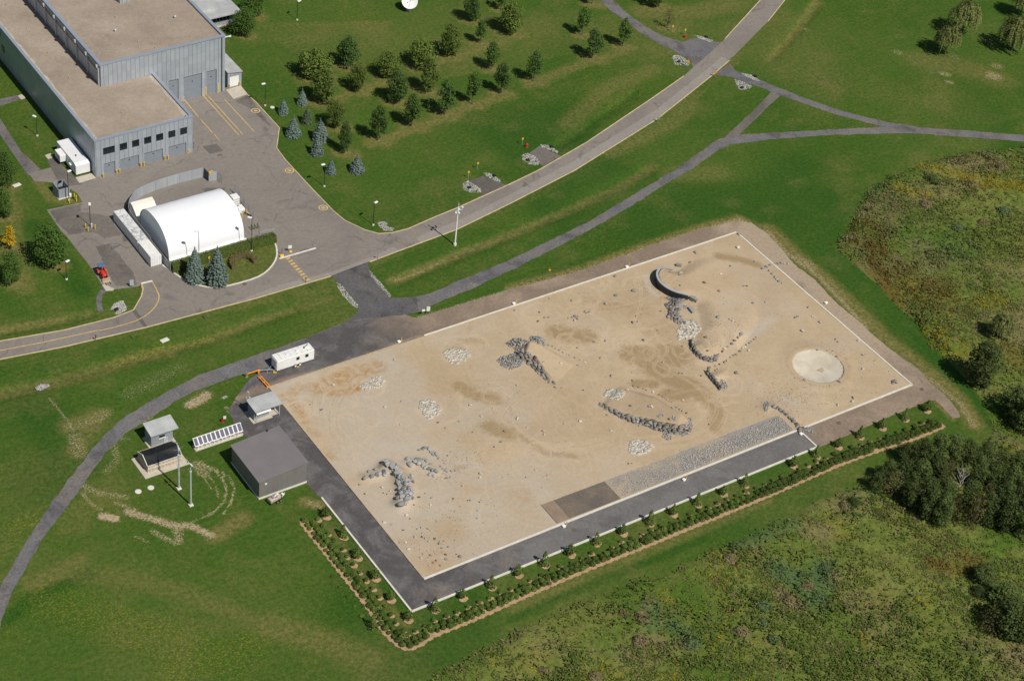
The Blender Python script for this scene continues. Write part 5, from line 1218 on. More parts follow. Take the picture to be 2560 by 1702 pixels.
# control hut with a veranda roof
hut = thing('control_hut', 'small grey control hut with a veranda roof at the sand yard corner', 'hut', (-4.6, 53.5, 0))
mb = MB(); holed_wall_x(mb, -7.3, -3.9, 52.65, 52.8, .1, 2.85, [(-7.0, -4.2, 1.25, 2.2)]); mb.box(-7.3, -7.15, 52.8, 55.2, .1, 2.9); mb.box(-4.05, -3.9, 52.8, 55.2, .1, 2.9); mb.box(-7.15, -4.05, 55.05, 55.2, .1, 2.9); mb.build('wall', M['siding_grey'], hut)
mb = MB(); mb.extrude_x([(51.5, 2.88), (55.5, 3.12), (55.5, 3.3), (51.5, 3.1)], -7.6, -1.65); mb.build('roof', M['roof_pale'], hut)
mb = MB(); mb.box(-7.0, -4.2, 52.72, 52.75, 1.25, 2.2); mb.build('window', M['glass'], hut)
mb = MB(); mb.extrude_x([(51.65, 2.0), (52.63, 2.35), (52.63, 2.42), (51.65, 2.07)], -7.05, -3.95); mb.build('awning', M['white_paint'], hut)
for x_, y_ in ((-2.1, 51.8), (-2.1, 55.2), (-7.2, 51.8)):
    mb = MB(); mb.box(x_ - .06, x_ + .06, y_ - .06, y_ + .06, .05, 2.86 if y_ < 53 else 3.05); mb.build('post', M['pole_grey'], hut)
mb = MB(); mb.box(-7.9, -3.6, 51.7, 55.6, -.05, .12); mb.box(-3.6, -1.9, 52.2, 55.4, -.05, .11); mb.build('slab', M['concrete'], hut)
mb = MB(); mb.tube((-7.0, 55.45, .1), (-7.0, 55.45, 5.2), .035, n=6); mb.tube((-7.0, 55.45, 5.0), (-7.3, 55.6, 5.3), .10, n=8); mb.tube((-6.95, 55.4, 3.7), (-6.7, 55.3, 3.75), .14, n=8); mb.tube((-7.55, 55.2, 3.2), (-7.55, 55.2, 4.1), .03, n=6); mb.tube((-7.55, 55.2, 4.0), (-7.75, 55.25, 4.15), .12, n=8); mb.build('camera_mast', M['pole_grey'], hut)

# pale shed
shed = thing('shed', 'pale grey shed with a single-slope roof above the dark tarped shed', 'shed', (-26, 56, 0))
mb = MB(); holed_wall_x(mb, -28.3, -23.8, 54.6, 54.75, .1, 3.1, [(-26.65, -25.4, 1.65, 2.3)]); mb.box(-28.3, -28.15, 54.75, 57.4, .1, 3.15); mb.box(-23.95, -23.8, 54.75, 57.4, .1, 3.15); mb.box(-28.15, -23.95, 57.25, 57.4, .1, 3.5); mb.build('wall', M['siding_grey'], shed)
mb = MB(); mb.extrude_x([(54.05, 3.12), (57.7, 3.72), (57.7, 3.88), (54.05, 3.30)], -28.6, -22.8); mb.build('roof', M['roof_pale'], shed)
mb = MB(); mb.box(-26.65, -25.4, 54.66, 54.69, 1.65, 2.3); mb.build('window', M['glass'], shed)
mb = MB(); mb.box(-26.75, -25.3, 54.48, 54.59, 1.5, 1.64); mb.build('sill', M['off_white'], shed)
mb = MB(); mb.box(-28.8, -23.4, 53.95, 57.8, -.05, .1); mb.build('slab', M['concrete'], shed)
mb = MB(); mb.box(-25.7, -24.9, 54.5, 54.59, .1, 1.45); mb.build('vent_panel', M['pole_grey'], shed)

# shed under a black tarpaulin
g_ = thing('tarped_shed', 'low timber framed shed under a black tarpaulin on a concrete slab', 'shed', (-28.5, 50.7, 0))
mb = MB(); mb.box(-33.1, -24.0, 47.05, 53.3, -.05, .12); mb.build('slab', M['concrete'], g_)
mb = MB(); mb.box(-32.0, -25.0, 48.35, 48.5, .12, 1.8); mb.box(-32.0, -25.0, 52.6, 52.7, .12, 1.95)
for x_ in (-32.0, -25.08):
    mb.add([(x_, 48.5, .12), (x_, 52.6, .12), (x_, 52.6, 1.95), (x_, 50.4, 2.9), (x_, 48.5, 1.8), (x_ + .08, 48.5, .12), (x_ + .08, 52.6, .12), (x_ + .08, 52.6, 1.95), (x_ + .08, 50.4, 2.9), (x_ + .08, 48.5, 1.8)],
           [(0, 1, 2, 3, 4), (9, 8, 7, 6, 5), (0, 5, 6, 1), (1, 6, 7, 2), (2, 7, 8, 3), (3, 8, 9, 4), (4, 9, 5, 0)])
mb.build('wall', M['tan_wood'], g_)
mb = MB()
for k_ in range(11): mb.box(-32.0 + k_ * .68, -31.94 + k_ * .68, 48.27, 48.345, .15, 1.8)
mb.box(-32.0, -25.0, 48.255, 48.345, 1.74, 1.84); mb.box(-32.0, -25.0, 48.27, 48.34, 1.0, 1.08); mb.build('frame', M['off_white'], g_)
nu, nv = 22, 12; vv_ = []
for i in range(nu + 1):
    for j in range(nv + 1):
        a, b = i / nu, j / nv; x_ = -31.9 + 6.8 * a; y_ = 48.25 + 4.4 * b
        ridge = 2.98 - 1.1 * abs(b - .49) / .49
        sag = .32 * math.sin(math.pi * a) * math.sin(math.pi * min(1, b * 1.1)) + .05 * math.sin(9 * a + 4 * b) * math.sin(7 * b)
        vv_.append((x_, y_, ridge - sag + .05))
mb = MB(); mb.add(vv_, [(i * (nv + 1) + j, (i + 1) * (nv + 1) + j, (i + 1) * (nv + 1) + j + 1, i * (nv + 1) + j + 1) for i in range(nu) for j in range(nv)]); mb.build('tarpaulin', M['black_tarp'], g_, smooth=True)
mb = MB()
for x_ in (-32.05, -24.95):
    for a, b in (((48.3, 1.9), (50.4, 3.08)), ((50.4, 3.08), (52.7, 2.05))): mb.tube((x_, a[0], a[1]), (x_, b[0], b[1]), .07, n=6)
mb.build('barge_board', M['white_paint'], g_)

# solar array
s_ = thing('solar_array', 'tilted row of eleven solar panels on white frames over a concrete strip', 'solar panels', (-16.3, 50.2, 0))
mb = MB(); mb.box(-21.3, -11.2, 49.6, 51.4, -.05, .1); mb.build('slab', M['concrete'], s_)
tl = math.radians(48); Ls = 1.75
for k_ in range(11):
    x_ = -20.85 + k_ * .93
    y0_, z0_ = 49.95, .95
    pan = MB(); n1 = (0, -math.sin(tl), math.cos(tl)); dy, dz = math.cos(tl) * Ls, math.sin(tl) * Ls
    def pq(xa, xb, s0, s1, o0): return [(xa, y0_ + math.cos(tl) * s0 + n1[1] * o0, z0_ + math.sin(tl) * s0 + n1[2] * o0), (xb, y0_ + math.cos(tl) * s0 + n1[1] * o0, z0_ + math.sin(tl) * s0 + n1[2] * o0), (xb, y0_ + math.cos(tl) * s1 + n1[1] * o0, z0_ + math.sin(tl) * s1 + n1[2] * o0), (xa, y0_ + math.cos(tl) * s1 + n1[1] * o0, z0_ + math.sin(tl) * s1 + n1[2] * o0)]
    a = pq(x_ - .46, x_ + .46, 0, Ls, 0); b = pq(x_ - .46, x_ + .46, 0, Ls, .05)
    pan.add(a + b, [(3, 2, 1, 0), (4, 5, 6, 7), (0, 1, 5, 4), (1, 2, 6, 5), (2, 3, 7, 6), (3, 0, 4, 7)]); pf = pan.build('panel', M['white_paint'], s_)
    pan = MB(); pan.add(pq(x_ - .36, x_ + .36, .12, Ls - .12, .056), [(0, 1, 2, 3)]); pan.build('cells', M['panel_cell'], pf)
for k_ in range(6):
    x_ = -20.3 + k_ * 1.72
    mb = MB()
    for dx in (-.7, .7): mb.tube((x_ + dx * .9, 49.9, .1), (x_ + dx * .2, 50.0, .98), .045, n=6); mb.tube((x_ + dx, 51.1, .1), (x_ + dx, 51.05, 2.1), .045, n=6)
    mb.tube((x_ - .75, 49.9, .18), (x_ + .75, 49.9, .18), .04, n=6); mb.tube((x_ - .7, 49.95, .9), (x_ + .7, 49.95, .9), .04, n=6)
    mb.build('frame', M['white_paint'], s_)
# ------------------------------------------------------------------ trees, hedges, shrubs
print('trees')
def leaf_quads(C, N, size, rng):
    """one small leaf-clump quad per centre, facing N with jitter"""
    n = len(C); N = N / (np.linalg.norm(N, axis=1)[:, None] + 1e-9) + rng.normal(0, .36, (n, 3)) + np.array([0, 0, .35]); N /= np.linalg.norm(N, axis=1)[:, None] + 1e-9
    A = rng.normal(0, 1, (n, 3)); A -= (A * N).sum(1)[:, None] * N; A /= np.linalg.norm(A, axis=1)[:, None] + 1e-9
    B = np.cross(N, A); s = (size * rng.uniform(.6, 1.35, n))[:, None]
    V = np.stack([C - A * s * .5, C + B * s * .38, C + A * s * .55, C - B * s * .38], 1)
    return V.reshape(-1, 3)
def quads(name, V, m, parent):
    return raw(name, V, np.arange(len(V)).reshape(-1, 4), m, parent)
def limb(mb, a, b, r0, r1, bend=.1, seg=3, rng=None):
    a = np.array(a, float); b = np.array(b, float); L = np.linalg.norm(b - a); p = [a]
    for k in range(1, seg + 1):
        t = k / seg; q = a + (b - a) * t
        if k < seg: q = q + rng.normal(0, bend * L, 3) * np.array([1, 1, .3])
        p.append(q)
    for k in range(seg):
        mb.tube(p[k], p[k + 1], r0 + (r1 - r0) * k / seg, r0 + (r1 - r0) * (k + 1) / seg, 6, False)
def broadleaf(kind, seed, lm, nl, lobes, w, h, base, size, shape='egg', bark='bark', trunk_r=.16):
    rng = np.random.default_rng(seed)
    root = thing(kind, 'tree', 'tree')
    cen = []; rad = []
    for k in range(lobes):
        t = (k + .5) / lobes; z = base + (h - base) * (.06 + .86 * t)
        if shape == 'egg': env = (math.sin(math.pi * min(1, (t * .88 + .12)) ** .8)) ** .7
        elif shape == 'round': env = math.sqrt(max(.05, 1 - (2 * t - .95) ** 2))
        else: env = (math.sin(math.pi * (t * .9 + .06))) ** .55
        a = k * 2.399 + rng.uniform(-.5, .5); r = w * .5 * env * rng.uniform(.40, .88)
        if k == lobes - 1: r *= .3
        cen.append((r * math.cos(a), r * math.sin(a), z)); rad.append(w * (.17 + .09 * env) * rng.uniform(.7, 1.25))
    cen = np.array(cen); rad = np.array(rad)
    pk = rng.choice(len(cen), nl, p=rad ** 2 / (rad ** 2).sum())
    d = rng.normal(0, 1, (nl, 3)); d /= np.linalg.norm(d, axis=1)[:, None]
    rr = rad[pk] * (1 - .45 * rng.random(nl) ** 2.2)
    C = cen[pk] + d * rr[:, None] * np.array([1, 1, .82]); C[:, 2] = np.maximum(C[:, 2], base * .75)
    quads('crown', leaf_quads(C, d + np.array([0, 0, .25]), size, rng), lm, root)
    mb = MB(); limb(mb, (0, 0, -.2), (rng.uniform(-.15, .15), rng.uniform(-.15, .15), base + (h - base) * .55), trunk_r, trunk_r * .4, .02, 4, rng)
    for k in range(min(lobes, 9)):
        c_ = cen[rng.integers(len(cen))]; z0 = min(c_[2] - .3, base + rng.uniform(0, .4) * (h - base)); limb(mb, (0, 0, max(base * .7, z0 * .8)), c_, trunk_r * .45, .03, .06, 3, rng)
    mb.build('trunk', M[bark], root, True)
    return root
def spruce(seed, lm, h=8.0, w=4.6, tiers=15, dens=1.0, size=.34):
    rng = np.random.default_rng(seed); root = thing('spruce_tree', 'spruce', 'tree'); CC = []; NN = []
    for k in range(tiers):
        t = k / (tiers - 1); z = .25 + (h - .5) * t; R = w * .5 * (1 - t) ** .74 * (1.0 if t > .08 else .92) + .08
        nb = max(5, int((16 - 9 * t) * dens)); a0 = rng.uniform(0, 6.28)
        for b in range(nb):
            a = a0 + 6.283 * b / nb + rng.uniform(-.14, .14); L = R * rng.uniform(.84, 1.1); n = max(3, int(L / .15 * dens))
            s = np.sqrt(np.linspace(.06, 1, n)); dz = .18 * L * s ** 2 * -1 + .06 * L * s ** 4 * 2
            wv = .34 * (1 - s * .55) * min(1, L)
            for rep in range(2):
                off = rng.uniform(-1, 1, n) * wv
                x = np.cos(a) * L * s - np.sin(a) * off; y = np.sin(a) * L * s + np.cos(a) * off
                CC.append(np.stack([x, y, z + dz + rng.normal(0, .035, n) - .07 * rep], -1)); NN.append(np.tile(np.array([np.cos(a) * .55, np.sin(a) * .55, .85]), (n, 1)))
    CC.append(np.stack([rng.normal(0, .05, 14), rng.normal(0, .05, 14), np.linspace(h - .8, h + .25, 14)], -1)); NN.append(rng.normal(0, 1, (14, 3)))
    C = np.concatenate(CC); quads('crown', leaf_quads(C, np.concatenate(NN), size, rng), lm, root)
    mb = MB(); mb.tube((0, 0, -.2), (0, 0, h * .9), .16, .03, 7, False); mb.build('trunk', M['bark'], root, True)
    return root
def willow(seed, h=8.5, w=7.5, lm='leaf_willow'):
    rng = np.random.default_rng(seed); root = thing('willow_tree', 'willow', 'tree'); CC = []; NN = []
    mb = MB(); limb(mb, (0, 0, -.2), (0, 0, h * .5), .28, .16, .02, 3, rng)
    for k in range(38):
        a = k * 2.4 + rng.uniform(-.3, .3); r = w * .5 * math.sqrt((k + .5) / 38) * rng.uniform(.75, 1.0); zt = h * (1 - .36 * (r / (w * .5)) ** 2) * rng.uniform(.88, 1.0)
        tip = np.array([r * math.cos(a), r * math.sin(a), zt])
        if k % 4 == 0: limb(mb, (0, 0, h * .4), tip * np.array([.85, .85, .95]), .09, .03, .05, 3, rng)
        for s in range(9):
            o = tip + rng.normal(0, .42, 3) * np.array([1, 1, .5]); L = rng.uniform(.25, .62) * zt * (.55 + .45 * r / (w * .5)); n = max(4, int(L / .24))
            t = np.linspace(0, 1, n); x = o[0] + math.cos(a) * .5 * t + rng.normal(0, .06, n); y = o[1] + math.sin(a) * .5 * t + rng.normal(0, .06, n); z = o[2] - L * t ** 1.3
            CC.append(np.stack([x, y, np.maximum(.5, z)], -1)); NN.append(np.tile(np.array([math.cos(a), math.sin(a), .45]), (n, 1)))
    quads('crown', leaf_quads(np.concatenate(CC), np.concatenate(NN), .42, rng), M[lm], root); mb.build('trunk', M['bark'], root, True)
    return root
def wooded(seed, lm, h=9.5, w=5.0, nl=3000, base=.6, bark='pale_bark', size=.36):
    return broadleaf('woodland_tree', seed, M[lm], nl, 22, w, h, base, size, 'tall', bark, .12)

PROTO = {}
def protos(kind, lst): PROTO[kind] = lst
protos('maple', [broadleaf('lawn_tree', 100 + i, M['leaf_mid'], 2900, 22, 6.0, 8.0, .9, .42, 'round') for i in range(3)])
protos('oak', [broadleaf('lawn_tree', 120 + i, M['leaf_dark' if i else 'leaf_mid'], 2500, 22, 5.4, 9.5, 1.3, .42, 'egg') for i in range(3)])
protos('slim', [broadleaf('lawn_tree', 140 + i, M['leaf_dark' if i % 2 else 'leaf_deep'], 1600, 16, 4.4, 9.0, 2.3, .40, 'egg') for i in range(4)])
protos('sparse', [broadleaf('lawn_tree', 160, M['leaf_olive'], 260, 14, 3.0, 7.5, 1.8, .26, 'egg')])
protos('deep', [broadleaf('shade_tree', 170 + i, M['leaf_deep'], 3800, 26, 7.4, 9.5, 1.0, .42, 'round') for i in range(3)])
protos('yellow', [broadleaf('shade_tree', 180, M['leaf_yellow'], 800, 14, 3.2, 6.0, 1.0, .34, 'egg')])
protos('blue', [spruce(200 + i, M['needle_blue'], 4.6, 3.4, 12, 1.25, .30) for i in range(3)])
protos('green', [spruce(205, M['needle_green'], 4.6, 3.2, 12, 1.25, .30)])
protos('big', [spruce(210 + i, M['needle_blue'], 9.0, 6.4, 17, 1.5, .38) for i in range(2)])
protos('willow', [willow(220 + i) for i in range(3)])
protos('wood', [wooded(230 + i, 'leaf_wood') for i in range(5)])
protos('olive', [wooded(240 + i, 'leaf_olive', 9, 4.6, 800, .6, 'bark', .32) for i in range(2)])
DIM = {'maple': (6.0, 8.0), 'oak': (5.4, 9.5), 'slim': (4.4, 9.0), 'sparse': (3.0, 7.5), 'deep': (7.4, 9.5), 'yellow': (3.2, 6.0), 'blue': (3.4, 4.6), 'green': (3.2, 4.6), 'big': (6.4, 9.0), 'willow': (7.5, 8.5), 'wood': (5.0, 9.5), 'olive': (4.6, 9.0)}
USED = {}
def top_height(x, y, tv):
    lo, hi = 0.0, 40.0
    for _ in range(40):
        m_ = (lo + hi) / 2; q = CR @ (np.array([x, y, m_]) - CP)
        if 851 + FPX * q[1] / q[2] > tv: lo = m_
        else: hi = m_
    return lo
def plant(kind, bu, bv, wpx, topv, label, group=None, z=None, hmax=14, name=None):
    x, y = G(bu, bv); h = min(hmax, top_height(x, y, topv)); wd = metres(wpx, x, y)
    k = USED.get(kind, 0); src = PROTO[kind][k % len(PROTO[kind])]; USED[kind] = k + 1
    o = src if k < len(PROTO[kind]) else dup(src)
    o.location = (x, y, gz(x, y) if z is None else z); o.rotation_euler = (0, 0, (k * 1.7) % 6.28)
    sx = wd / DIM[kind][0]; o.scale = (sx, sx, h / DIM[kind][1]); tag(o, label, 'tree', group)
    return o
LT = ['big round light green tree, leftmost of the lawn grove', 'dark tall tree just below the big round tree at the grove left end', 'dark pointed tree standing alone above the left end of the grove',
      'small pale green tree between the two dark left-hand trees', 'light green rounded tree left of the two large round maples', 'large round light green tree in the middle of the grove', 'large light green tree, upper right of the middle round tree',
      'narrow light green tree right of the large light green trees', 'dark tree near the top edge left of the upper right group', 'small slim tree at the top edge above the grove, mostly cut off', 'large round light tree at the top right of the grove',
      'dark tall tree below the large round tree in the grove centre', 'dark tree in the grove second row, left of centre', 'slim tree with bare trunk below the narrow light green tree', 'slim tree at the right end of the second grove row',
      'slim tree second from the right in the lower grove row', 'slim tree with long bare trunk in the middle of the lower row', 'slim leaning-crowned tree left of the long-trunked tree', 'tall dark green tree at the left end of the lower row',
      'small rounded light tree among the blue spruces', 'small dark narrow tree beside the blue spruces, lowest of the grove', 'slim tree nearest the top path left of the junction', 'dark green slim tree below the path beside two others',
      'slim tree right beside the gravel path at the junction', 'slim isolated tree right of the grove on open lawn', 'nearly bare thin tree by the upper path junction', 'dark tree at the top edge right of the upper path', 'slim tree at the top edge left of the upper path']
for (kd, (bu, bv), wd, tp), lb in zip(lawn_trees, LT): plant(kd, bu, bv, wd * TS * 1.05, tp, lb, 'trees on the mown lawn')
LL = ['big dark green tree on the lawn left of the paved lot', 'dark green tree near the left edge below the yellow one', 'small yellow autumn tree at the left edge', 'dark green tree at the left edge above the yellow tree', 'dark tree at the left edge beside the hall path', 'dark round tree by the corner of the tall hall', 'dark tree behind the round one at the top by the office roof']
for (kd, (bu, bv), wd, tp), lb in zip(left_trees, LL): plant(kd, bu, bv, wd * TS * 1.05, tp, lb, 'shade trees near the buildings')
for kd, ox, oy, bx_, by_, wd, tp, lb in (('blue', 640, 0, 425, 970, 92, 825, 'small blue spruce, topmost of the spruce cluster'), ('blue', 640, 0, 250, 1055, 92, 910, 'blue spruce nearest the paved lot corner'), ('green', 640, 0, 470, 1145, 100, 985, 'greenish spruce in the middle of the blue ones'), ('blue', 640, 0, 345, 1260, 128, 1072, 'broad blue spruce left of the overlapping pair'),
    ('blue', 640, 0, 590, 1297, 142, 1098, 'large blue spruce, upper of the overlapping pair'), ('blue', 640, 0, 560, 1430, 118, 1250, 'blue spruce, lower of the overlapping pair'), ('blue', 640, 400, 690, 130, 92, -8, 'blue spruce just right of the black lamp post'), ('blue', 640, 400, 928, 116, 132, -42, 'blue spruce rightmost of the cluster, lowest on the lawn')):
    b = T(ox, oy, [(bx_, by_)])[0]; plant(kd, b[0], b[1] - 3, wd * TS * 1.12, T(ox, oy, [(0, tp)])[0][1], lb, 'blue spruces at the lawn corner')
for bx_, by_, wd, tp, lb in ((1795, 1105, 200, 808, 'tall blue spruce in front of the white shelter, left one of two'), (2000, 1130, 222, 805, 'tall blue spruce in front of the white shelter, right one of two')):
    b = T(0, 400, [(bx_, by_)])[0]; plant('big', b[0], b[1], wd * TS, T(0, 400, [(0, tp)])[0][1], lb, 'tall spruces on the kerb island', .07)
for ox, oy, bx_, by_, wd, tp, lb in ((1920, 0, 1780, 318, 270, 10, 'large yellow green willow on the upper right lawn'), (1920, 0, 1625, 500, 240, 225, 'smaller willow just below the large one, upper right lawn'), (1920, 0, 2235, 470, 285, 150, 'willow at the right edge of the upper lawn'), (1920, 0, 2320, 150, 220, -120, 'willow in the top right corner'), (1920, 800, 2120, 175, 215, -70, 'pale grey green willow in the meadow right of the yard')):
    b = T(ox, oy, [(bx_, by_)])[0]; plant('willow', b[0], b[1], wd * TS, T(ox, oy, [(0, tp)])[0][1], lb, 'willows')
# wood in the meadow: rows from the back to the front edge
W0 = 400 / 2240.0
rows = [('back row', [(560, 400, 150, 210), (760, 440, 90, 260), (980, 450, 20, 280), (1190, 420, 0, 260), (1420, 450, 80, 290), (1660, 480, 120, 290), (1900, 530, 240, 270), (2130, 580, 270, 270), (2330, 640, 300, 260)]),
        ('second row', [(300, 700, 380, 240), (520, 720, 330, 250), (760, 760, 350, 270), (980, 770, 330, 270), (1160, 640, 330, 210), (1560, 780, 330, 260), (1760, 830, 420, 260), (1990, 900, 430, 280), (2220, 950, 480, 290)]),
        ('third row', [(150, 820, 540, 230), (370, 880, 500, 290), (600, 1020, 640, 260), (850, 1050, 600, 300), (1080, 1030, 640, 260), (1430, 1050, 640, 240), (1680, 1120, 700, 260), (1900, 1180, 680, 280), (2120, 1240, 700, 290), (2340, 1260, 720, 280)]),
        ('front edge', [(640, 1090, 800, 220), (880, 1220, 760, 270), (1040, 1310, 820, 260), (1230, 1240, 860, 220), (1480, 1330, 850, 260), (1700, 1300, 820, 240), (1930, 1390, 860, 300), (2170, 1440, 860, 290), (2370, 1430, 880, 280)])]
for ri, (rn, lst) in enumerate(rows):
    for i, (a, b, tp, wd) in enumerate(lst):
        kd = 'olive' if (ri, i) in ((1, 4), (2, 1), (3, 4), (3, 3), (2, 6)) else 'wood'
        bb = (2160 + a * W0, 1080 + b * W0)
        lab = ('olive brown' if kd == 'olive' else 'dark green') + ' woodland tree in the wood ' + rn + ', ' + ordinal(i + 1) + ' from its left end'
        plant(kd, bb[0], bb[1], wd * W0 * 1.05, 1080 + tp * W0, lab, 'trees of the small wood', None, 15)
for ox, oy, s, bx_, by_, wd, tp, kd, lb in ((1920, 800, TS, 1930, 590, 300, 190, 'wood', 'tall grey green tree casting a long shadow on the mown strip'), (1920, 800, TS, 2260, 880, 300, 620, 'wood', 'dark tree at the right edge beyond the yard corner'), (1920, 800, TS, 2370, 1010, 260, 700, 'wood', 'dark tree at the right edge, lower of the pair beyond the yard corner'), (1920, 1200, S3, 1830, 965, 240, 820, 'wood', 'dark green tree near the right edge below the brown weeds'), (1920, 1200, S3, 1880, 1195, 280, 930, 'wood', 'dark tree at the lower right edge casting shade'), (1920, 1200, S3, 1740, 1185, 210, 1000, 'olive', 'olive bush-like tree at the lower right, left of the dark one'), (1920, 1200, S3, 1975, 1250, 160, 1040, 'wood', 'tree cut by the right edge at the lower right corner'), (1920, 1200, S3, 1670, 790, 170, 640, 'wood', 'round green bush-tree beside the brown weed patch'), (1920, 1200, S3, 1635, 895, 110, 815, 'wood', 'small round green bush below the brown weed patch'), (1920, 400, TS, 1515, 215, 120, 130, 'wood', 'dark isolated bush in the goldenrod of the upper meadow'), (1920, 1200, S3, 660, 200, 110, 125, 'wood', 'dark bush in the meadow near the mown strip'), (1920, 1200, S3, 880, 290, 130, 240, 'olive', 'low olive bush in the meadow left of the wood')):
    b = T(ox, oy, [(bx_, by_)], s)[0]; plant(kd, b[0], b[1], wd * s, T(ox, oy, [(0, tp)], s)[0][1], lb, 'trees and bushes in the meadow', None, 15)
# tall tussocks standing above the meadow
rng = np.random.default_rng(55); TP = []
for m_ in ('tuft_straw', 'tuft_reed', 'tuft'):
    nl = 420; d = rng.normal(0, 1, (nl, 3)); d /= np.linalg.norm(d, axis=1)[:, None]; d[:, 2] = np.abs(d[:, 2]); C = d * np.array([1.5, 1.5, 1.35]) * (.55 + .45 * rng.random(nl))[:, None]
    V = leaf_quads(C, d + np.array([0, 0, .3]), .42, rng); TP.append(raw('grass_tussock', V, np.arange(len(V)).reshape(-1, 4), M[m_]))
seen_ = set()
for i, (ox, oy, s_, a, b, wd, c, lb) in enumerate(((1280, 1200, S3, 1020, 1090, 120, 0, 'straw tussock beside the lower left reed bed'), (1280, 1200, S3, 995, 1270, 140, 0, 'straw tussock at the foot of the lower left reed bed'), (1280, 1200, S3, 865, 1050, 90, 0, 'small straw tussock left of the lower left reed bed'), (1280, 1200, S3, 1390, 1290, 150, 1, 'pale reed tussock right of the lower left reed bed'), (1280, 1200, S3, 1700, 625, 120, 0, 'straw tussock nearest the mown strip'), (1280, 1200, S3, 1790, 1200, 140, 0, 'round straw tussock below the big reed bed'), (1280, 1200, S3, 1960, 1000, 150, 1, 'pale reed tussock left of the big reed bed'), (1280, 1200, S3, 1965, 1130, 110, 1, 'smaller reed tussock left of the big reed bed'), (1280, 1200, S3, 245, 1500, 100, 0, 'straw tussock at the bottom edge, left'), (1280, 1200, S3, 650, 1550, 130, 0, 'straw tussock at the bottom edge, middle'), (1920, 1200, S3, 625, 1005, 130, 0, 'round straw tussock right of the big reed bed'), (1920, 1200, S3, 1040, 975, 95, 2, 'greenish tussock far right of the big reed bed'), (1920, 1200, S3, 450, 690, 100, 1, 'reed tussock above the big reed bed'), (1920, 1200, S3, 310, 835, 110, 0, 'straw tussock inside the big reed bed'), (1920, 1200, S3, 170, 960, 130, 0, 'straw tussock at the lower edge of the big reed bed'), (1920, 1200, S3, 40, 1255, 110, 1, 'pale reed tussock below the big reed bed'), (1920, 1200, S3, 600, 215, 120, 0, 'straw tussock beside the dark bush near the mown strip'),
    (1920, 400, TS, 1740, 640, 130, 1, 'grey green tussock in the middle of the upper meadow'), (1920, 400, TS, 2165, 490, 140, 1, 'pale tussock at the right of the upper meadow'), (1920, 400, TS, 1450, 430, 130, 0, 'straw tussock below the dark bush of the upper meadow'), (1920, 400, TS, 1980, 590, 110, 0, 'straw tussock right of the grey green one in the upper meadow'), (1920, 400, TS, 2140, 80, 130, 0, 'tall straw tussock at the top of the upper meadow'))):
    x, y = TG(ox, oy, [(a, b)], s_)[0]; k_ = metres(wd * s_, x, y) / 3.0; o = TP[c] if c not in seen_ else dup(TP[c]); seen_.add(c); o.location = (x, y, .25); o.scale = (k_, k_, k_ * .8); o.rotation_euler = (0, 0, i * 1.3); tag(o, lb, 'tussock', 'grass tussocks in the meadow')
# dead tree standing in the wood
x, y = G(2160 + 1300 * W0, 1080 + 860 * W0); t_ = thing('dead_tree', 'bare pale dead tree standing in a gap of the wood', 'tree', (x, y, 0))
rng = np.random.default_rng(5); mb = MB(); limb(mb, (0, 0, -.2), (.1, 0, 5.5), .2, .09, .02, 4, rng)
for k in range(13):
    a = k * 2.4; z0 = 1.8 + .32 * k; L = 2.4 * (1 - k / 18); e_ = (math.cos(a) * L * .7, math.sin(a) * L * .7, z0 + L * 1.0); limb(mb, (0, 0, z0), e_, .09, .03, .06, 3, rng); limb(mb, e_, (e_[0] * 1.3, e_[1] * 1.2 + .3, e_[2] + .9), .035, .015, .06, 2, rng)
mb.build('trunk', M['pale_bark'], t_, True)
for kd, lst in PROTO.items():
    if USED.get(kd, 0) < len(lst):
        for o in lst[USED.get(kd, 0):]:
            for c in list(o.children): bpy.data.objects.remove(c)
            bpy.data.objects.remove(o)

# clipped hedges
def hedge(name, path, wd, h, lm, label, step=.17):
    rng = np.random.default_rng(len(name) + int(h * 10)); p = resample(path, .12); L, R = strip_verts(p, wd); C = []; N = []
    cor = MB(); add_kerb(cor, p, wd - .25, 0.05, h - .16)
    for i in range(len(p)):
        a, b = L[i], R[i]; ax = (b - a) / wd; hh = h * (1 + .03 * math.sin(i * .37))
        for k in range(int(wd / step)): C.append((*(a + ax * (k + rng.random()) * step), hh + rng.normal(0, .04))); N.append((0, 0, 1))
        for k in range(int(h / step)):
            z = (k + rng.random()) * step + .05; C.append((*(a + rng.normal(0, .04, 2)), z)); N.append((-ax[0], -ax[1], .2)); C.append((*(b + rng.normal(0, .04, 2)), z)); N.append((ax[0], ax[1], .2))
    for e, sgn in ((0, 1), (-1, -1)):
        q = np.array(p[e]); d = sgn * (np.array(p[e]) - np.array(p[1 if e == 0 else -2])); d = d / np.linalg.norm(d) * sgn
        for _ in range(int(wd * h / .02)): C.append((*(L[e] + (R[e] - L[e]) * rng.random()), rng.random() * h)); N.append((d[0], d[1], .2))
    root = thing(name, label, 'hedge', (float(p[0][0]), float(p[0][1]), 0.07))
    V = leaf_quads(np.array(C), np.array(N), .24, rng); V -= np.array([p[0][0], p[0][1], .0]); quads('foliage', V, lm, root)
    cor.build('stems', M['bark'], root)
hedge('hedge', [(-.6, 103.2), (8, 103.2), (16, 103.25), (24.1, 103.2)], 1.75, 1.95, M['hedge'], 'long clipped green hedge in front of the white arched shelter')
hedge('hedge', smooth_line(TG(260, 420, [(1745, 1365), (1700, 1300), (1740, 1225), (1850, 1195), (1950, 1210), (2030, 1280)], 440 / 2355), 2), 1.1, 1.1, M['hedge_brown'], 'low curved brown hedge on the kerb island')

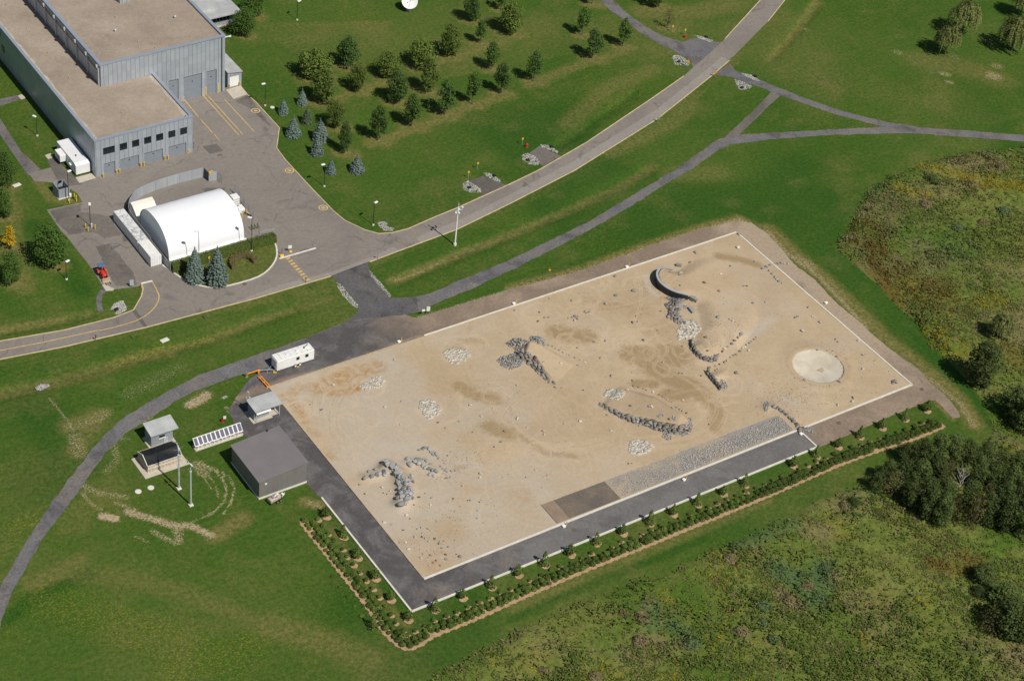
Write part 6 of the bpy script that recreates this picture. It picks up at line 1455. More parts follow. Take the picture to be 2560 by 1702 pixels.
# planting strip round the yard: mulch, three rows of shrubs, a row of young trees by the kerb
ml_ = resample(smooth_line(mulch_line, 2), .25)
cyard = np.array([60, 30.])
def offset(path, d):
    L, R = strip_verts(path, 2 * abs(d)); n0 = np.array(path[len(path) // 2][:2])
    pick = L if np.linalg.norm(L[len(L) // 2] - cyard) < np.linalg.norm(R[len(R) // 2] - cyard) else R
    return [tuple(q) for q in pick]
inner = offset(ml_, 1.25)
outer = [tuple(q[:2]) for q in ml_]
mb = MB(); nn_ = len(outer)
jr = [(.12 * math.sin(i * .9) + .1 * math.sin(i * 2.3), .35 * math.sin(i * .55) + .3 * math.sin(i * 1.7)) for i in range(nn_)]
cd = np.array(inner) - np.array(outer); cd /= np.linalg.norm(cd, axis=1)[:, None]
vv_ = []
for i in range(nn_):
    o_ = np.array(outer[i]) + cd[i] * jr[i][0]; q_ = np.array(inner[i]) + cd[i] * jr[i][1]; vv_ += [(o_[0], o_[1], .04), (q_[0], q_[1], .04)]
mb.add(vv_, [(2 * i, 2 * i + 1, 2 * i + 3, 2 * i + 2) for i in range(nn_ - 1)])
def disc(mb, x, y, r, z, n=14, sq=1.0):
    mb.add([(x, y, z + .02)] + [(x + r * math.cos(t) * (1 + .12 * math.sin(3 * t + x)), y + r * math.sin(t) * (1 + .12 * math.cos(2 * t + y)), z) for t in np.linspace(0, 2 * math.pi, n, False)], [(0, 1 + i, 1 + (i + 1) % n) for i in range(n)])
def shrub_mesh(seed, w, h, nl=150):
    rng = np.random.default_rng(seed); d = rng.normal(0, 1, (nl, 3)); d /= np.linalg.norm(d, axis=1)[:, None]; d[:, 2] = np.abs(d[:, 2]) * 1.0 - .1
    C = d * np.array([w / 2, w / 2, h * .62]) * (.7 + .35 * rng.random(nl))[:, None] + np.array([0, 0, h * .36]); C[:, 2] = np.maximum(.05, C[:, 2])
    return leaf_quads(C, d, .24, rng)
SM = [shrub_mesh(300 + i, 1.3, 1.2, 210) for i in range(4)]
sprot = []
for i in range(4):
    o = raw('shrub', SM[i], np.arange(len(SM[i])).reshape(-1, 4), M['shrub']); sprot.append(o)
cnt = 0
def along(path, step, start=0.0):
    p = np.array(path); s = np.concatenate([[0], np.cumsum(np.linalg.norm(np.diff(p, axis=0), axis=1))]); n = int((s[-1] - start) / step)
    return [(float(np.interp(start + k * step, s, p[:, 0])), float(np.interp(start + k * step, s, p[:, 1])), start + k * step) for k in range(n + 1)], s[-1]
corner_s = None
rs = random.Random(9); far_V = []
for rn, off, st, sc in (('outermost', .95, 1.22, .92), ('middle', 2.0, 1.34, 1.0), ('inner spaced', 3.3, 2.3, .68)):
    pts, tot = along(offset(ml_, off), st, .4)
    left = [q for q in pts if q[0] + q[1] * .0 < 2 and q[1] > -9.5 - off * 0 and q[0] < 0]
    sides = {'left leg': [q for q in pts if q[0] < -8.0 + off * .6], 'long leg': [q for q in pts if q[0] >= -8.0 + off * .6]}
    sides['left leg'].sort(key=lambda q: -q[2]); sides['long leg'].sort(key=lambda q: q[2])
    for sd, lst in sides.items():
        for i, (x, y, s_) in enumerate(lst):
            x += rs.gauss(0, .10); y += rs.gauss(0, .10); k_ = rs.uniform(.66, 1.14) * sc
            if rs.random() < .03: continue
            if off > 3 and rs.random() < .8: disc(mb, x + .15, y - .25, rs.uniform(.35, .68), .045)
            tallgrass = x > 78 and off < 3
            if tallgrass or (x > 66 and off < 3):
                V = SM[rs.randrange(4)] * k_ * np.array([1.15, 1.15, 1.0]) + np.array([x, y, .02]); far_V.append(V); continue
            o = sprot[cnt] if cnt < 4 else dup(sprot[rs.randrange(4)])
            o.location = (x, y, .02); o.rotation_euler = (0, 0, rs.uniform(0, 6.28)); o.scale = (k_, k_, k_ * rs.uniform(.85, 1.1)); cnt += 1
            tag(o, 'green shrub in the ' + rn + ' row, ' + ordinal(i + 1) + ' from the bottom corner, ' + ('left side' if sd == 'left leg' else 'long side'), 'shrub', 'shrubs in the ' + rn + ' planting row')
print('shrubs', cnt)
V = np.concatenate(far_V); o = raw('shrub_row', V, np.arange(len(V)).reshape(-1, 4), M['shrub']); tag(o, 'dense far end of the shrub rows where the plants merge into one band', 'shrubs', None, 'stuff')
# young trees by the kerb: taller pointed ones alternate with low round ones
ytp = []
for i in range(3):
    rng = np.random.default_rng(400 + i); root = thing('young_conifer', 'young tree', 'tree'); nl = 330
    t = rng.random(nl) ** 1.35; a = rng.uniform(0, 6.28, nl); r = (.95 * (1 - t) ** .8 + .06) * np.sqrt(rng.uniform(.35, 1, nl)) * (1 + .15 * np.sin(a * 3 + t * 9))
    C = np.stack([r * np.cos(a), r * np.sin(a), .15 + 3.2 * t], -1); N = np.stack([np.cos(a), np.sin(a), np.full(nl, .6)], -1)
    quads('crown', leaf_quads(C, N, .30, rng), M['needle_young'], root); q = MB(); q.tube((0, 0, -.1), (0, 0, 2.8), .06, .02, 5, False); q.build('trunk', M['bark'], root, True); ytp.append((root, 3.35))
for i in range(2):
    rng = np.random.default_rng(420 + i); root = thing('young_tree', 'young tree', 'tree'); nl = 300
    d = rng.normal(0, 1, (nl, 3)); d /= np.linalg.norm(d, axis=1)[:, None]; C = d * np.array([1.0, 1.0, 1.0]) * (.6 + .4 * rng.random(nl))[:, None] + np.array([0, 0, 1.25]); C[:, 2] = np.maximum(.2, C[:, 2])
    C = np.concatenate([C, np.stack([rng.normal(0, .12, 30), rng.normal(0, .12, 30), np.linspace(2.0, 2.9, 30)], -1)]); d = np.concatenate([d, np.tile([0, 0, 1.], (30, 1))])
    quads('crown', leaf_quads(C, d, .30, rng), M['needle_young'], root); q = MB(); q.tube((0, 0, -.1), (0, 0, 2), .05, .02, 5, False); q.build('trunk', M['bark'], root, True); ytp.append((root, 2.6))
yt = [('left side', T(640, 1200, [(1185, 1112), (1050, 955), (930, 790), (790, 628), (680, 465), (545, 308)], S3)), ('long side', T(640, 1200, [(1395, 1035), (1610, 942), (1835, 858)], S3) + T(1280, 1200, [(45, 762), (252, 685), (455, 605), (655, 517), (862, 440), (1075, 362), (1255, 290), (1445, 215), (1647, 137), (1815, 62)], S3) + T(1920, 800, [(230, 1370), (440, 1282), (640, 1195), (840, 1105), (1045, 1022), (1255, 940), (1455, 862)]))]
c_ = 0; first = {}
for sd, lst in yt:
    for i, (u, v_) in enumerate(lst):
        tall = (i % 2 == 0) if sd == 'long side' else (i == 4)
        src = c_ % 3 if tall else 3 + c_ % 2; x, y = G(u, v_ - 8); base = ytp[src][0]
        o = base if src not in first else dup(base); first[src] = 1
        k_ = rs.uniform(.88, 1.1); o.location = (x, y, .02); o.rotation_euler = (0, 0, c_ * 1.1); o.scale = (k_, k_, k_ * (1.0 if tall else .92)); c_ += 1
        tag(o, ('tall pointed' if tall else 'low rounded') + ' young kerbside tree, ' + ordinal(i + 1) + ' from the bottom corner, ' + sd, 'young tree', 'young trees beside the kerb')
        disc(mb, x + .1, y - .3, .85, .05, 18)
x, y = G(640 + 912 * S3, 1200 + 1150 * S3); o = dup(ytp[0][0], (x, y, 0), 1, (.95, .95, 1.05)); tag(o, 'yellow green young conifer standing outside the left end of the shrub rows', 'young tree')
o = mb.build('mulch', M['mulch']); o['kind'] = 'structure'
for (u, v_), k_ in ((T(640, 1200, [(595, 755)], S3)[0], .6), (T(640, 1200, [(655, 835)], S3)[0], .6), (T(640, 1200, [(715, 910)], S3)[0], .55), (T(640, 1200, [(770, 985)], S3)[0], .55), (T(640, 1200, [(825, 1060)], S3)[0], .7)):
    x, y = G(u, v_); o = dup(sprot[1], (x, y, 0), 0, (k_, k_, k_ * .5)); tag(o, 'small low plant in the lawn outside the left shrub rows', 'shrub', 'small plants outside the left shrub rows')
# ------------------------------------------------------------------ rock walls, rubble, boulders
print('rocks')
def rock_verts(rng, sub=2, rough=.32, flat=.75):
    bm = bmesh.new(); bmesh.ops.create_icosphere(bm, subdivisions=sub, radius=.5)
    cuts = []
    for _ in range(11):
        n = rng.normal(0, 1, 3); n /= np.linalg.norm(n); cuts.append((n, rng.uniform(.24, .42)))
    el = np.array([1.0, rng.uniform(.65, .95), flat])
    for v in bm.verts:
        p = np.array(v.co)
        for n, d in cuts:
            k = p @ n - d
            if k > 0: p = p - n * k
        v.co = Vector(p * el + rng.normal(0, rough * .03, 3))
    V = np.array([tuple(v.co) for v in bm.verts]); F = [tuple(x.index for x in f.verts) for f in bm.faces]
    bm.free(); return V, np.array(F)
rrng = np.random.default_rng(77)
RV = [rock_verts(rrng, 2, .3, rrng.uniform(.6, .9)) for _ in range(7)]
SVx = [rock_verts(rrng, 1, .3, rrng.uniform(.55, .9)) for _ in range(6)]
def slab_verts(rng):
    n = rng.integers(5, 8); a = np.sort(rng.uniform(0, 6.28, n)); a = np.linspace(0, 6.28, n, False) + rng.normal(0, .22, n); r = .5 * rng.uniform(.8, 1.1, n)
    b = np.stack([r * np.cos(a), r * np.sin(a), np.full(n, -.5)], -1); t = b * np.array([.93, .93, -1]) + rng.normal(0, .04, (n, 3))
    V = np.concatenate([b, t, [[0, 0, .5]]]); F = []
    for i in range(n):
        j = (i + 1) % n; F += [(i, j, n + j), (i, n + j, n + i), (n + i, n + j, 2 * n)]
    return V, np.array(F)
SL = [slab_verts(rrng) for _ in range(10)]
class Pile:
    def __init__(s): s.V = []; s.F = []; s.n = 0
    def put(s, proto, pos, scale, rot, tilt=0.0, tdir=0.0):
        V, F = proto; V = V * np.array(scale); c, sn = math.cos(tilt), math.sin(tilt)
        # tilt about x then spin about z
        V = np.stack([V[:, 0], V[:, 1] * c - V[:, 2] * sn, V[:, 1] * sn + V[:, 2] * c], -1)
        c, sn = math.cos(rot), math.sin(rot); V = np.stack([V[:, 0] * c - V[:, 1] * sn, V[:, 0] * sn + V[:, 1] * c, V[:, 2]], -1)
        s.V.append(V + np.array(pos)); s.F.append(F + s.n); s.n += len(V)
    def build(s, name, m): return raw(name, np.concatenate(s.V), np.concatenate(s.F), m)
def stone_wall(path, label, m='wall_stone', lean=.35, course=.26, lens=(.5, 1.5), extra=.1, hfun=None, depth=.55, flip=1, seed=1, hmin=.3):
    """stacked flat stones facing outwards along the path; the ground behind rises to the top of it"""
    rng = np.random.default_rng(seed); P_ = Pile(); p = np.array(resample(path, .15)); s = np.concatenate([[0], np.cumsum(np.linalg.norm(np.diff(p, axis=0), axis=1))])
    def at(q):
        x = np.interp(q, s, p[:, 0]); y = np.interp(q, s, p[:, 1]); x2 = np.interp(q + .2, s, p[:, 0]); y2 = np.interp(q + .2, s, p[:, 1]); x1 = np.interp(q - .2, s, p[:, 0]); y1 = np.interp(q - .2, s, p[:, 1])
        d = np.array([x2 - x1, y2 - y1]); d /= np.linalg.norm(d) + 1e-9; return np.array([x, y]), d
    for row in range(14):
        z = row * course + course * .4; q = rng.uniform(0, .6)
        while q < s[-1]:
            L = rng.uniform(*lens); c, d = at(q + L / 2); nrm = np.array([d[1], -d[0]]) * flip; H = hfun(c, nrm)
            if z < max(hmin, H + extra):
                o = c + nrm * (lean * (1 - z / max(H, .4)) + rng.normal(0, .08)); P_.put(SL[rng.integers(10)], (o[0], o[1], z + rng.normal(0, .03)), (L * .98, depth * rng.uniform(.8, 1.25), course * rng.uniform(.8, 1.05)), math.atan2(d[1], d[0]) + rng.normal(0, .07), rng.normal(0, .1))
            q += L
    o = P_.build('stone_wall', M[m]); tag(o, label, 'stone wall'); return o
def ramp_h(i):
    poly, nw, e2, a, ha, b, hb, e = MOUNDS[i]; ab = np.array(b) - np.array(a)
    def f(c, nrm):
        t = np.clip(((c[0] - a[0]) * ab[0] + (c[1] - a[1]) * ab[1]) / (ab @ ab), 0, 1); return float(ha * (1 - t) + hb * t) + .1
    return f
stone_wall(wallB, 'curved dry stone wall at the foot of the ramp, J shaped', hfun=ramp_h(1), seed=2, course=.24, lens=(.5, 1.3))
stone_wall(wallC, 'short straight dry stone wall below the ramp', hfun=ramp_h(2), seed=3, course=.24)
stone_wall(wallD, 'long sloping stacked stone wall beside the split rubble heap', hfun=ramp_h(3), seed=4, lean=1.2, lens=(.6, 1.7))
stone_wall(wallE, 'long stacked stone wall of the lower sand ridge, curving at its right end', hfun=ramp_h(4), seed=5, lean=.8, lens=(.5, 1.6))
stone_wall(wallF, 'low crooked stone wall crossing the gravel bed to the yard edge', hfun=lambda c, n_: .95, seed=6, lean=.3, hmin=.95, depth=.9)
# dark rubber-faced retaining wall of the crescent with its pale concrete lip
p = [np.array(q) for q in resample(smooth_line(arcA[:11], 2), .4)]
t_ = thing('retaining_wall', 'dark crescent retaining wall with a pale concrete rim at the sand platform', 'retaining wall', (float(p[0][0]), float(p[0][1]), 0))
L, R = strip_verts(p, .42); face = MB(); lip = MB(); vf = []; vl = []
for i, q in enumerate(p):
    a = L[i] if np.linalg.norm(L[i] - np.array(P2([(1000, 600)], 2)[0])) > np.linalg.norm(R[i] - np.array(P2([(1000, 600)], 2)[0])) else R[i]
    b = R[i] if a is L[i] else L[i]; inn = b + (b - a) / np.linalg.norm(b - a) * .7; h = max(.15, sandz(float(inn[0]), float(inn[1])) + .10)
    vf += [(a[0], a[1], -.05), (a[0], a[1], h - .14), (b[0], b[1], h - .14), (b[0], b[1], -.05)]; e_ = (a - b) / np.linalg.norm(a - b) * .06
    vl += [(a[0] + e_[0], a[1] + e_[1], h - .14), (a[0] + e_[0], a[1] + e_[1], h + .06), (b[0], b[1], h + .06), (b[0], b[1], h - .14)]
ff = []
for i in range(len(p) - 1):
    k = 4 * i; ff += [(k, k + 1, k + 5, k + 4), (k + 1, k + 2, k + 6, k + 5), (k + 2, k + 3, k + 7, k + 6)]
face.add(vf, ff); face.build('face', M['dark_metal'], t_); lip.add(vl, ff); lip.build('rim', M['rim'], t_)
# rubble apron of the crescent: shelving flagstones
def rubble(pts, n, size, hgt, m, label, name='rubble_pile', protos=None, seed=1, kind='stuff', flat=(.5, .9), on=None, cat='rubble', tiltmax=.5):
    rng = np.random.default_rng(seed); P_ = Pile(); pr = protos or SVx; bx = np.array(pts); k = 0; tries = 0
    while k < n and tries < n * 60:
        tries += 1; x = rng.uniform(bx[:, 0].min(), bx[:, 0].max()); y = rng.uniform(bx[:, 1].min(), bx[:, 1].max())
        if not inpoly(np.array([x]), np.array([y]), pts)[0]: continue
        d = float(pdist(np.array([x]), np.array([y]), pts, True)[0][0]); zb = (sandz(x, y) if on is None else on); sz = size * rng.uniform(.55, 1.5)
        P_.put(pr[rng.integers(len(pr))], (x, y, zb + hgt * min(1, d / 1.2) * rng.uniform(.2, 1) + sz * .1), (sz * rng.uniform(.8, 1.4), sz * rng.uniform(.7, 1.1), sz * rng.uniform(*flat)), rng.uniform(0, 6.28), rng.uniform(-tiltmax, tiltmax)); k += 1
    o = P_.build(name, M[m]); tag(o, label, cat, None, kind); return o
SLB = SL
rubble(TG(1580, 620, [(640, 940), (780, 965), (1060, 975), (1040, 1010), (980, 1060), (960, 1180), (900, 1270), (760, 1260), (690, 1150), (650, 1080), (780, 1020)], S4, .6), 210, .55, .9, 'wall_stone', 'shelving flagstone rubble under the end of the crescent wall', protos=SL, seed=11, flat=(.2, .4))
rubble(TG(1580, 620, [(720, 1240), (860, 1250), (1000, 1400), (1040, 1470), (960, 1490), (800, 1400), (700, 1330)], S4, .4), 70, .65, .6, 'wall_stone', 'tilted layered stone strips running down to the white flagstones', protos=SL, seed=12, flat=(.2, .4))
rubble(TG(1580, 620, [(960, 1110), (1130, 1090), (1160, 1160), (1020, 1200)], S4, .3), 50, .3, .2, 'grey_rubble', 'broken grey rubble between the two upright slabs', seed=13)
rubble(TG(1280, 400, [(1560, 1500), (1640, 1470), (1700, 1490), (1740, 1550), (1720, 1600), (1640, 1640), (1530, 1660), (1520, 1570)], TS, .2), 230, .55, .04, 'pale_rubble', 'white flagstone patch between the crescent rubble and the ramp', 'flagstone_patch', SL, 14, flat=(.10, .22), tiltmax=.15)
for pts, n, sd, sz, lb in ((TG(640, 800, [(1720, 310), (1760, 280), (1850, 262), (1940, 285), (1970, 340), (1920, 390), (1830, 415), (1760, 380)]), 190, 21, .5, 'white stone patch nearest the white caravan'), (TG(640, 800, [(950, 610), (1000, 590), (1060, 540), (1140, 520), (1190, 570), (1150, 620), (1040, 660), (980, 640)]), 110, 22, .48, 'broken white stone patch on the orange sand'),
    (TG(640, 800, [(1495, 790), (1530, 740), (1630, 750), (1700, 815), (1690, 870), (1600, 915), (1530, 870)]), 190, 23, .62, 'white flagstone patch in the middle left of the sand'), (TG(1280, 800, [(835, 690), (880, 650), (960, 640), (1040, 685), (1000, 740), (960, 755), (880, 720)]), 120, 24, .62, 'white flagstone patch at the upper end of the lower ridge'), (TG(1280, 800, [(1080, 1120), (1180, 1100), (1250, 1130), (1310, 1170), (1230, 1240), (1120, 1255), (1075, 1220)]), 170, 25, .62, 'white flagstone patch near the gravel bed, lowest of the patches')):
    rubble(pts, int(n * 2.0), sz * .85, .0, 'pale_rubble', lb, 'flagstone_patch', SL, sd, flat=(.07, .16), tiltmax=.10)
rubble(TG(1200, 800, [(500, 440), (600, 350), (720, 320), (850, 350), (980, 400), (960, 300), (1060, 290), (1240, 310), (1260, 360), (1300, 480), (1240, 480), (1040, 440), (900, 460), (860, 620), (760, 640), (660, 540), (560, 500)], S4, .5), 520, .36, .8, 'grey_rubble', 'grey rubble heap, upper arm of the split heap', seed=31)
rubble(TG(1200, 800, [(330, 770), (400, 710), (560, 660), (660, 630), (760, 680), (840, 760), (860, 860), (760, 900), (620, 960), (500, 930), (400, 870)], S4, .4), 460, .38, .75, 'grey_rubble', 'grey rubble heap, lower arm of the split heap', seed=32)
rubble(TG(1200, 800, [(870, 640), (960, 660), (1100, 760), (1180, 860), (1130, 880), (1020, 780), (900, 710)], S4, 1.4), 110, .34, .25, 'grey_rubble', 'grey rubble lying along the top of the long sloping wall', seed=33)
for pts, n, sd, lb in (([(1380, 1100), (1460, 1060), (1560, 1150), (1580, 1230), (1480, 1250), (1390, 1170)], 90, 34, 'fan of grey rubble below the lower ridge wall'), ([(850, 890), (920, 860), (980, 940), (900, 980)], 30, 35, 'small grey rubble spill under the middle of the lower ridge'), ([(1250, 880), (1340, 820), (1400, 870), (1350, 920)], 35, 36, 'grey rubble on top of the lower ridge, left clump'), ([(1540, 920), (1600, 890), (1640, 960), (1590, 990)], 28, 37, 'grey rubble on top of the lower ridge, right clump'), ([(1850, 980), (1960, 900), (1990, 1000), (1900, 1120), (1760, 1170), (1700, 1100), (1800, 1020)], 140, 38, 'pale stone rubble around the rounded end of the lower ridge'), ([(1880, 800), (1950, 800), (1980, 900), (1920, 960), (1880, 900)], 60, 39, 'stones edging the right end of the lower ridge')):
    rubble(TG(1480, 940, pts, S4, .4), n, .36, .3, 'grey_rubble', lb, seed=sd)
rubble(TG(1700, 780, [(780, 1330), (860, 1300), (940, 1370), (930, 1480), (870, 1510), (790, 1440)], S4, .6), 90, .3, .45, 'grey_rubble', 'round heap of grey rubble at the foot of the short wall', seed=41)
rubble(TG(1860, 960, [(370, 480), (420, 340), (470, 340), (490, 420), (470, 520), (420, 590)], S4), 70, .36, .35, 'grey_rubble', 'grey rubble at the upper end of the crooked wall', seed=42)
rubble(TG(1860, 960, [(1180, 850), (1270, 830), (1350, 900), (1340, 970), (1270, 950), (1200, 920)], S4), 50, .42, .4, 'grey_rubble', 'ring of grey stones on the ring road at the crooked wall foot', seed=43, on=.06)
def stones_on(poly, n, size, m, label, seed, on, hgt=.05, name='gravel', cat='gravel'):
    return rubble(poly, n, size, hgt, m, label, name, None, seed, 'stuff', (.5, .9), on, cat)
stones_on([(60, .5), (88.2, .5), (88.4, 5.0), (76, 4.4), (62, 4.7)], 2900, .27, 'bed_gravel', 'coarse grey gravel covering the right half of the test bed', 51, .31)
stones_on([(45, .6), (62, .5), (62, 3.6), (47, 3.0)], 1100, .20, 'bed_gravel', 'finer grey gravel in the left half of the test bed', 52, .30)
stones_on([(46, 3), (62, 3.6), (62, 5.2), (45, 5.2)], 350, .17, 'bed_gravel', 'thin scatter of gravel along the top of the test bed', 53, .30)
# pebbles sprinkled on the sand
rng = np.random.default_rng(61); P_ = Pile()
for (cx, cy, sp, n) in ((3, 3, 0, 0), (*TG(1920, 800, [(300, 700)])[0], 7, 260), (*TG(1920, 800, [(150, 730)])[0], 4, 160), (*TG(860, 1080, [(1000, 1200)], SF)[0], 5, 130), (*TG(860, 1080, [(1200, 800)], SF)[0], 5, 80), (*TG(1920, 800, [(800, 420)])[0], 6, 130), (*TG(1280, 800, [(1500, 300)])[0], 9, 120), (*TG(1280, 800, [(1820, 200)])[0], 6, 160), (*TG(1280, 400, [(1900, 1450)])[0], 9, 90), (*TG(1580, 620, [(300, 800)], S4)[0], 2.5, 90), (*TG(640, 800, [(1850, 1350)])[0], 4, 120), (60, 30, 26, 260)):
    for _ in range(n):
        x, y = cx + rng.normal(0, sp), cy + rng.normal(0, sp * .55)
        if not (1 < x < 119 and .8 < y < 59.2) or math.hypot(x - CRATER[0], y - CRATER[1]) < CR_R + .3: continue
        sz = rng.uniform(.12, .34); P_.put(SVx[rng.integers(6)], (x, y, sandz(x, y) + sz * .15), (sz, sz * .8, sz * .7), rng.uniform(0, 6.28))
o = P_.build('pebbles', M['wall_stone']); tag(o, 'small pebbles sprinkled over the sand yard', 'pebbles', None, 'stuff')
# riprap at culverts and along the entrance
for pts, n, sd, sz, lb in ((TG(640, 400, [(740, 1130), (775, 1140), (860, 1240), (935, 1330), (935, 1360), (890, 1345), (800, 1250), (750, 1170)]), 170, 71, .45, 'white riprap strip along the left edge of the yard entrance'), (TG(640, 400, [(1040, 1010), (1075, 1050), (1150, 1130), (1240, 1245), (1230, 1262), (1150, 1180), (1060, 1080)]), 120, 72, .42, 'white riprap strip along the right edge of the yard entrance'), (TG(640, 400, [(1110, 575), (1170, 565), (1215, 590), (1200, 610), (1270, 630), (1250, 655), (1180, 650), (1130, 610)]), 110, 73, .5, 'white riprap by the culvert at the road bend'), (TG(640, 400, [(1905, 215), (1950, 190), (2010, 230), (2075, 270), (2070, 300), (1960, 300), (1905, 270)]), 170, 74, .5, 'white riprap fan left of the lower culvert pad'), (TG(640, 400, [(2095, 118), (2150, 120), (2200, 150), (2250, 190), (2245, 208), (2190, 190), (2120, 150)]), 110, 75, .45, 'white riprap strip above the lower culvert pad'),
    (TG(1280, 0, [(90, 1425), (140, 1410), (215, 1440), (250, 1490), (240, 1525), (150, 1510), (95, 1470)]), 170, 76, .5, 'white riprap fan left of the upper culvert pad'), (TG(1280, 0, [(255, 1330), (340, 1340), (425, 1395), (420, 1412), (330, 1380), (270, 1355)]), 110, 77, .45, 'white riprap strip above the upper culvert pad'), (TG(1280, 0, [(1470, 530), (1500, 505), (1560, 515), (1645, 585), (1620, 605), (1500, 600)]), 170, 78, .5, 'white riprap heap left of the path and road junction'), (TG(1280, 0, [(1675, 325), (1740, 335), (1850, 375), (1820, 390), (1720, 355)]), 110, 79, .45, 'white riprap strip above the path and road junction'), (TG(1280, 0, [(2045, 735), (2100, 745), (2230, 800), (2150, 825), (2090, 830)]), 160, 80, .5, 'white riprap triangle below the right-hand path'), (TG(1280, 0, [(2105, 675), (2200, 690), (2285, 745), (2240, 745), (2150, 705)]), 120, 81, .45, 'white riprap strip above the right-hand path'),
    (TG(210, 640, [(630, 1315), (740, 1160), (880, 1100), (960, 1105), (1040, 1270), (1040, 1320), (850, 1425), (720, 1415), (800, 1360), (760, 1300)], 240 / 2352), 240, 82, .5, 'pale riprap fan round a culvert below the tractor'), (TG(0, 800, [(320, 620), (370, 590), (450, 590), (455, 610), (390, 645), (340, 645)]), 110, 83, .45, 'small white stone heap on the left lawn by the ditch'), (TG(330, 930, [(1000, 285), (1050, 262), (1080, 275), (1030, 300)], 460 / 2061), 30, 84, .35, 'few grey stones on the grass left of the control hut')):
    rubble(pts, int(n * 2.6), sz * .62, .12, 'riprap', lb, 'riprap', None, sd, 'stuff', (.5, .9), -.02, 'riprap')
for (u, v_), lb, a in ((T(640, 400, [(1958, 262)])[0], 'black culvert mouth in the riprap left of the lower pad', .5), (T(640, 400, [(2195, 155)])[0], 'black culvert mouth above the lower pad', 2.2), (T(1280, 0, [(140, 1482)])[0], 'black culvert mouth in the riprap left of the upper pad', .5), (T(1280, 0, [(365, 1362)])[0], 'black culvert mouth above the upper pad', 2.2), (T(1280, 0, [(1530, 578)])[0], 'black culvert mouth in the riprap at the path junction', .5), (T(1280, 0, [(1788, 350)])[0], 'black culvert mouth above the path junction', 2.2), (T(1280, 0, [(2110, 815)])[0], 'black culvert mouth below the right-hand path', .5), (T(1280, 0, [(2238, 712)])[0], 'black culvert mouth above the right-hand path', 2.2), (T(210, 640, [(785, 1325)], 240 / 2352)[0], 'black culvert mouth in the riprap fan below the tractor', .4)):
    x, y = G(u, v_); mb = MB(); d = (math.cos(a + 2.6), math.sin(a + 2.6)); prof = [(.26, -.5), (.26, .25), (.33, .25), (.33, -.5)]
    n_ = 12; vv_ = []
    for r_, l_ in prof:
        for i in range(n_):
            t = 6.283 * i / n_; vv_.append((x + d[0] * l_ - d[1] * r_ * math.cos(t), y + d[1] * l_ + d[0] * r_ * math.cos(t), .22 + r_ * math.sin(t)))
    mb.add(vv_, [(j * n_ + i, j * n_ + (i + 1) % n_, ((j + 1) % 4) * n_ + (i + 1) % n_, ((j + 1) % 4) * n_ + i) for j in range(4) for i in range(n_)]); tag(mb.build('culvert_pipe', M['pipe_black']), lb, 'culvert', 'culvert mouths')

# individual boulders and loose rocks
RM = {}
for c in 'gwbr':
    for k, (V, F) in enumerate(RV):
        me = bpy.data.meshes.new('rock'); me.from_pydata(V.tolist(), [], F.tolist()); me.materials.append(M[{'g': 'rock_grey', 'w': 'rock_pale', 'b': 'rock_brown', 'r': 'boulder'}[c]]); RM[c + str(k)] = me
rr_ = random.Random(21); ROCKS = []
def rock(u, v_, szpx, c, name='rock', lift=0.0, flat=1.0, el=1.0):
    x, y, z = GS(u, v_); d = metres(szpx, x, y); k = rr_.randrange(len(RV))
    o = bpy.data.objects.new(name, RM[c + str(k)]); COL.objects.link(o)
    o.location = (x, y, z + d * .2 * flat + lift); o.rotation_euler = (rr_.uniform(-.25, .25), rr_.uniform(-.25, .25), rr_.uniform(0, 6.28)); o.scale = (d * 1.12 * el, d * .98, d * .95 * flat)
    ROCKS.append((o, x, y, c, d, u, v_)); return o
def R(x0, y0, s, txt, name='rock', k=1.0):
    for w_ in txt.split():
        a, b, sz, c = w_.split(','); rock(x0 + float(a) * s, y0 + float(b) * s, float(sz) * s * k, c, name)
R(1280, 400, TS, '2085,690,40,g 2080,810,45,w 1690,858,42,g 1640,945,30,g 2235,940,25,g 1550,1040,40,w 1540,1062,30,g 1450,1040,25,b 1545,1158,25,b 1770,1132,34,b 2135,1162,30,g 2163,1163,27,b 1905,1210,34,b 950,1072,40,g 1122,1210,46,r 952,1248,38,g 548,1297,26,g 862,1325,40,g 1145,1437,28,r 1157,1488,28,r 1110,1500,28,g 1368,1393,24,b 1897,1452,54,g 2000,1467,28,w 2028,1482,32,w 2215,1320,28,g 2335,1310,30,g 250,1403,24,b 345,1278,25,g 25,1387,26,g 670,1395,28,g 690,1410,28,g 710,1400,24,g 555,1450,34,g 580,1440,36,g 600,1465,34,g 575,1480,32,w 610,1440,26,g 520,1458,22,g 1920,1050,26,w 2010,980,26,g 240,1487,26,b 300,1452,24,b 335,1450,24,b 1680,1265,48,r 1650,1375,48,r 1540,1350,42,r')
R(1920, 400, TS, '370,1357,32,g 250,1452,30,g 268,1445,26,g 285,1440,26,g 405,1440,26,w 425,1450,22,w 480,1495,32,w 20,970,32,g 60,960,32,g 92,955,28,g 125,950,34,g 150,955,30,g 182,957,32,g 10,1020,30,g 40,1050,34,g 62,1080,34,g 82,1100,32,g 102,1118,36,g 132,1135,26,g')
R(1280, 400, TS, '2310,1002,40,r 2338,985,38,r')
R(1920, 800, TS, '318,105,46,w 625,180,32,g 643,205,28,g 830,192,36,w 870,325,28,g 872,455,40,w 1165,575,60,r 785,718,36,g 772,752,38,w 640,782,38,w 340,555,34,g 655,570,34,g 250,535,22,w 455,275,24,g 545,280,24,g 632,338,22,b 475,22,36,w 1150,585,34,g')
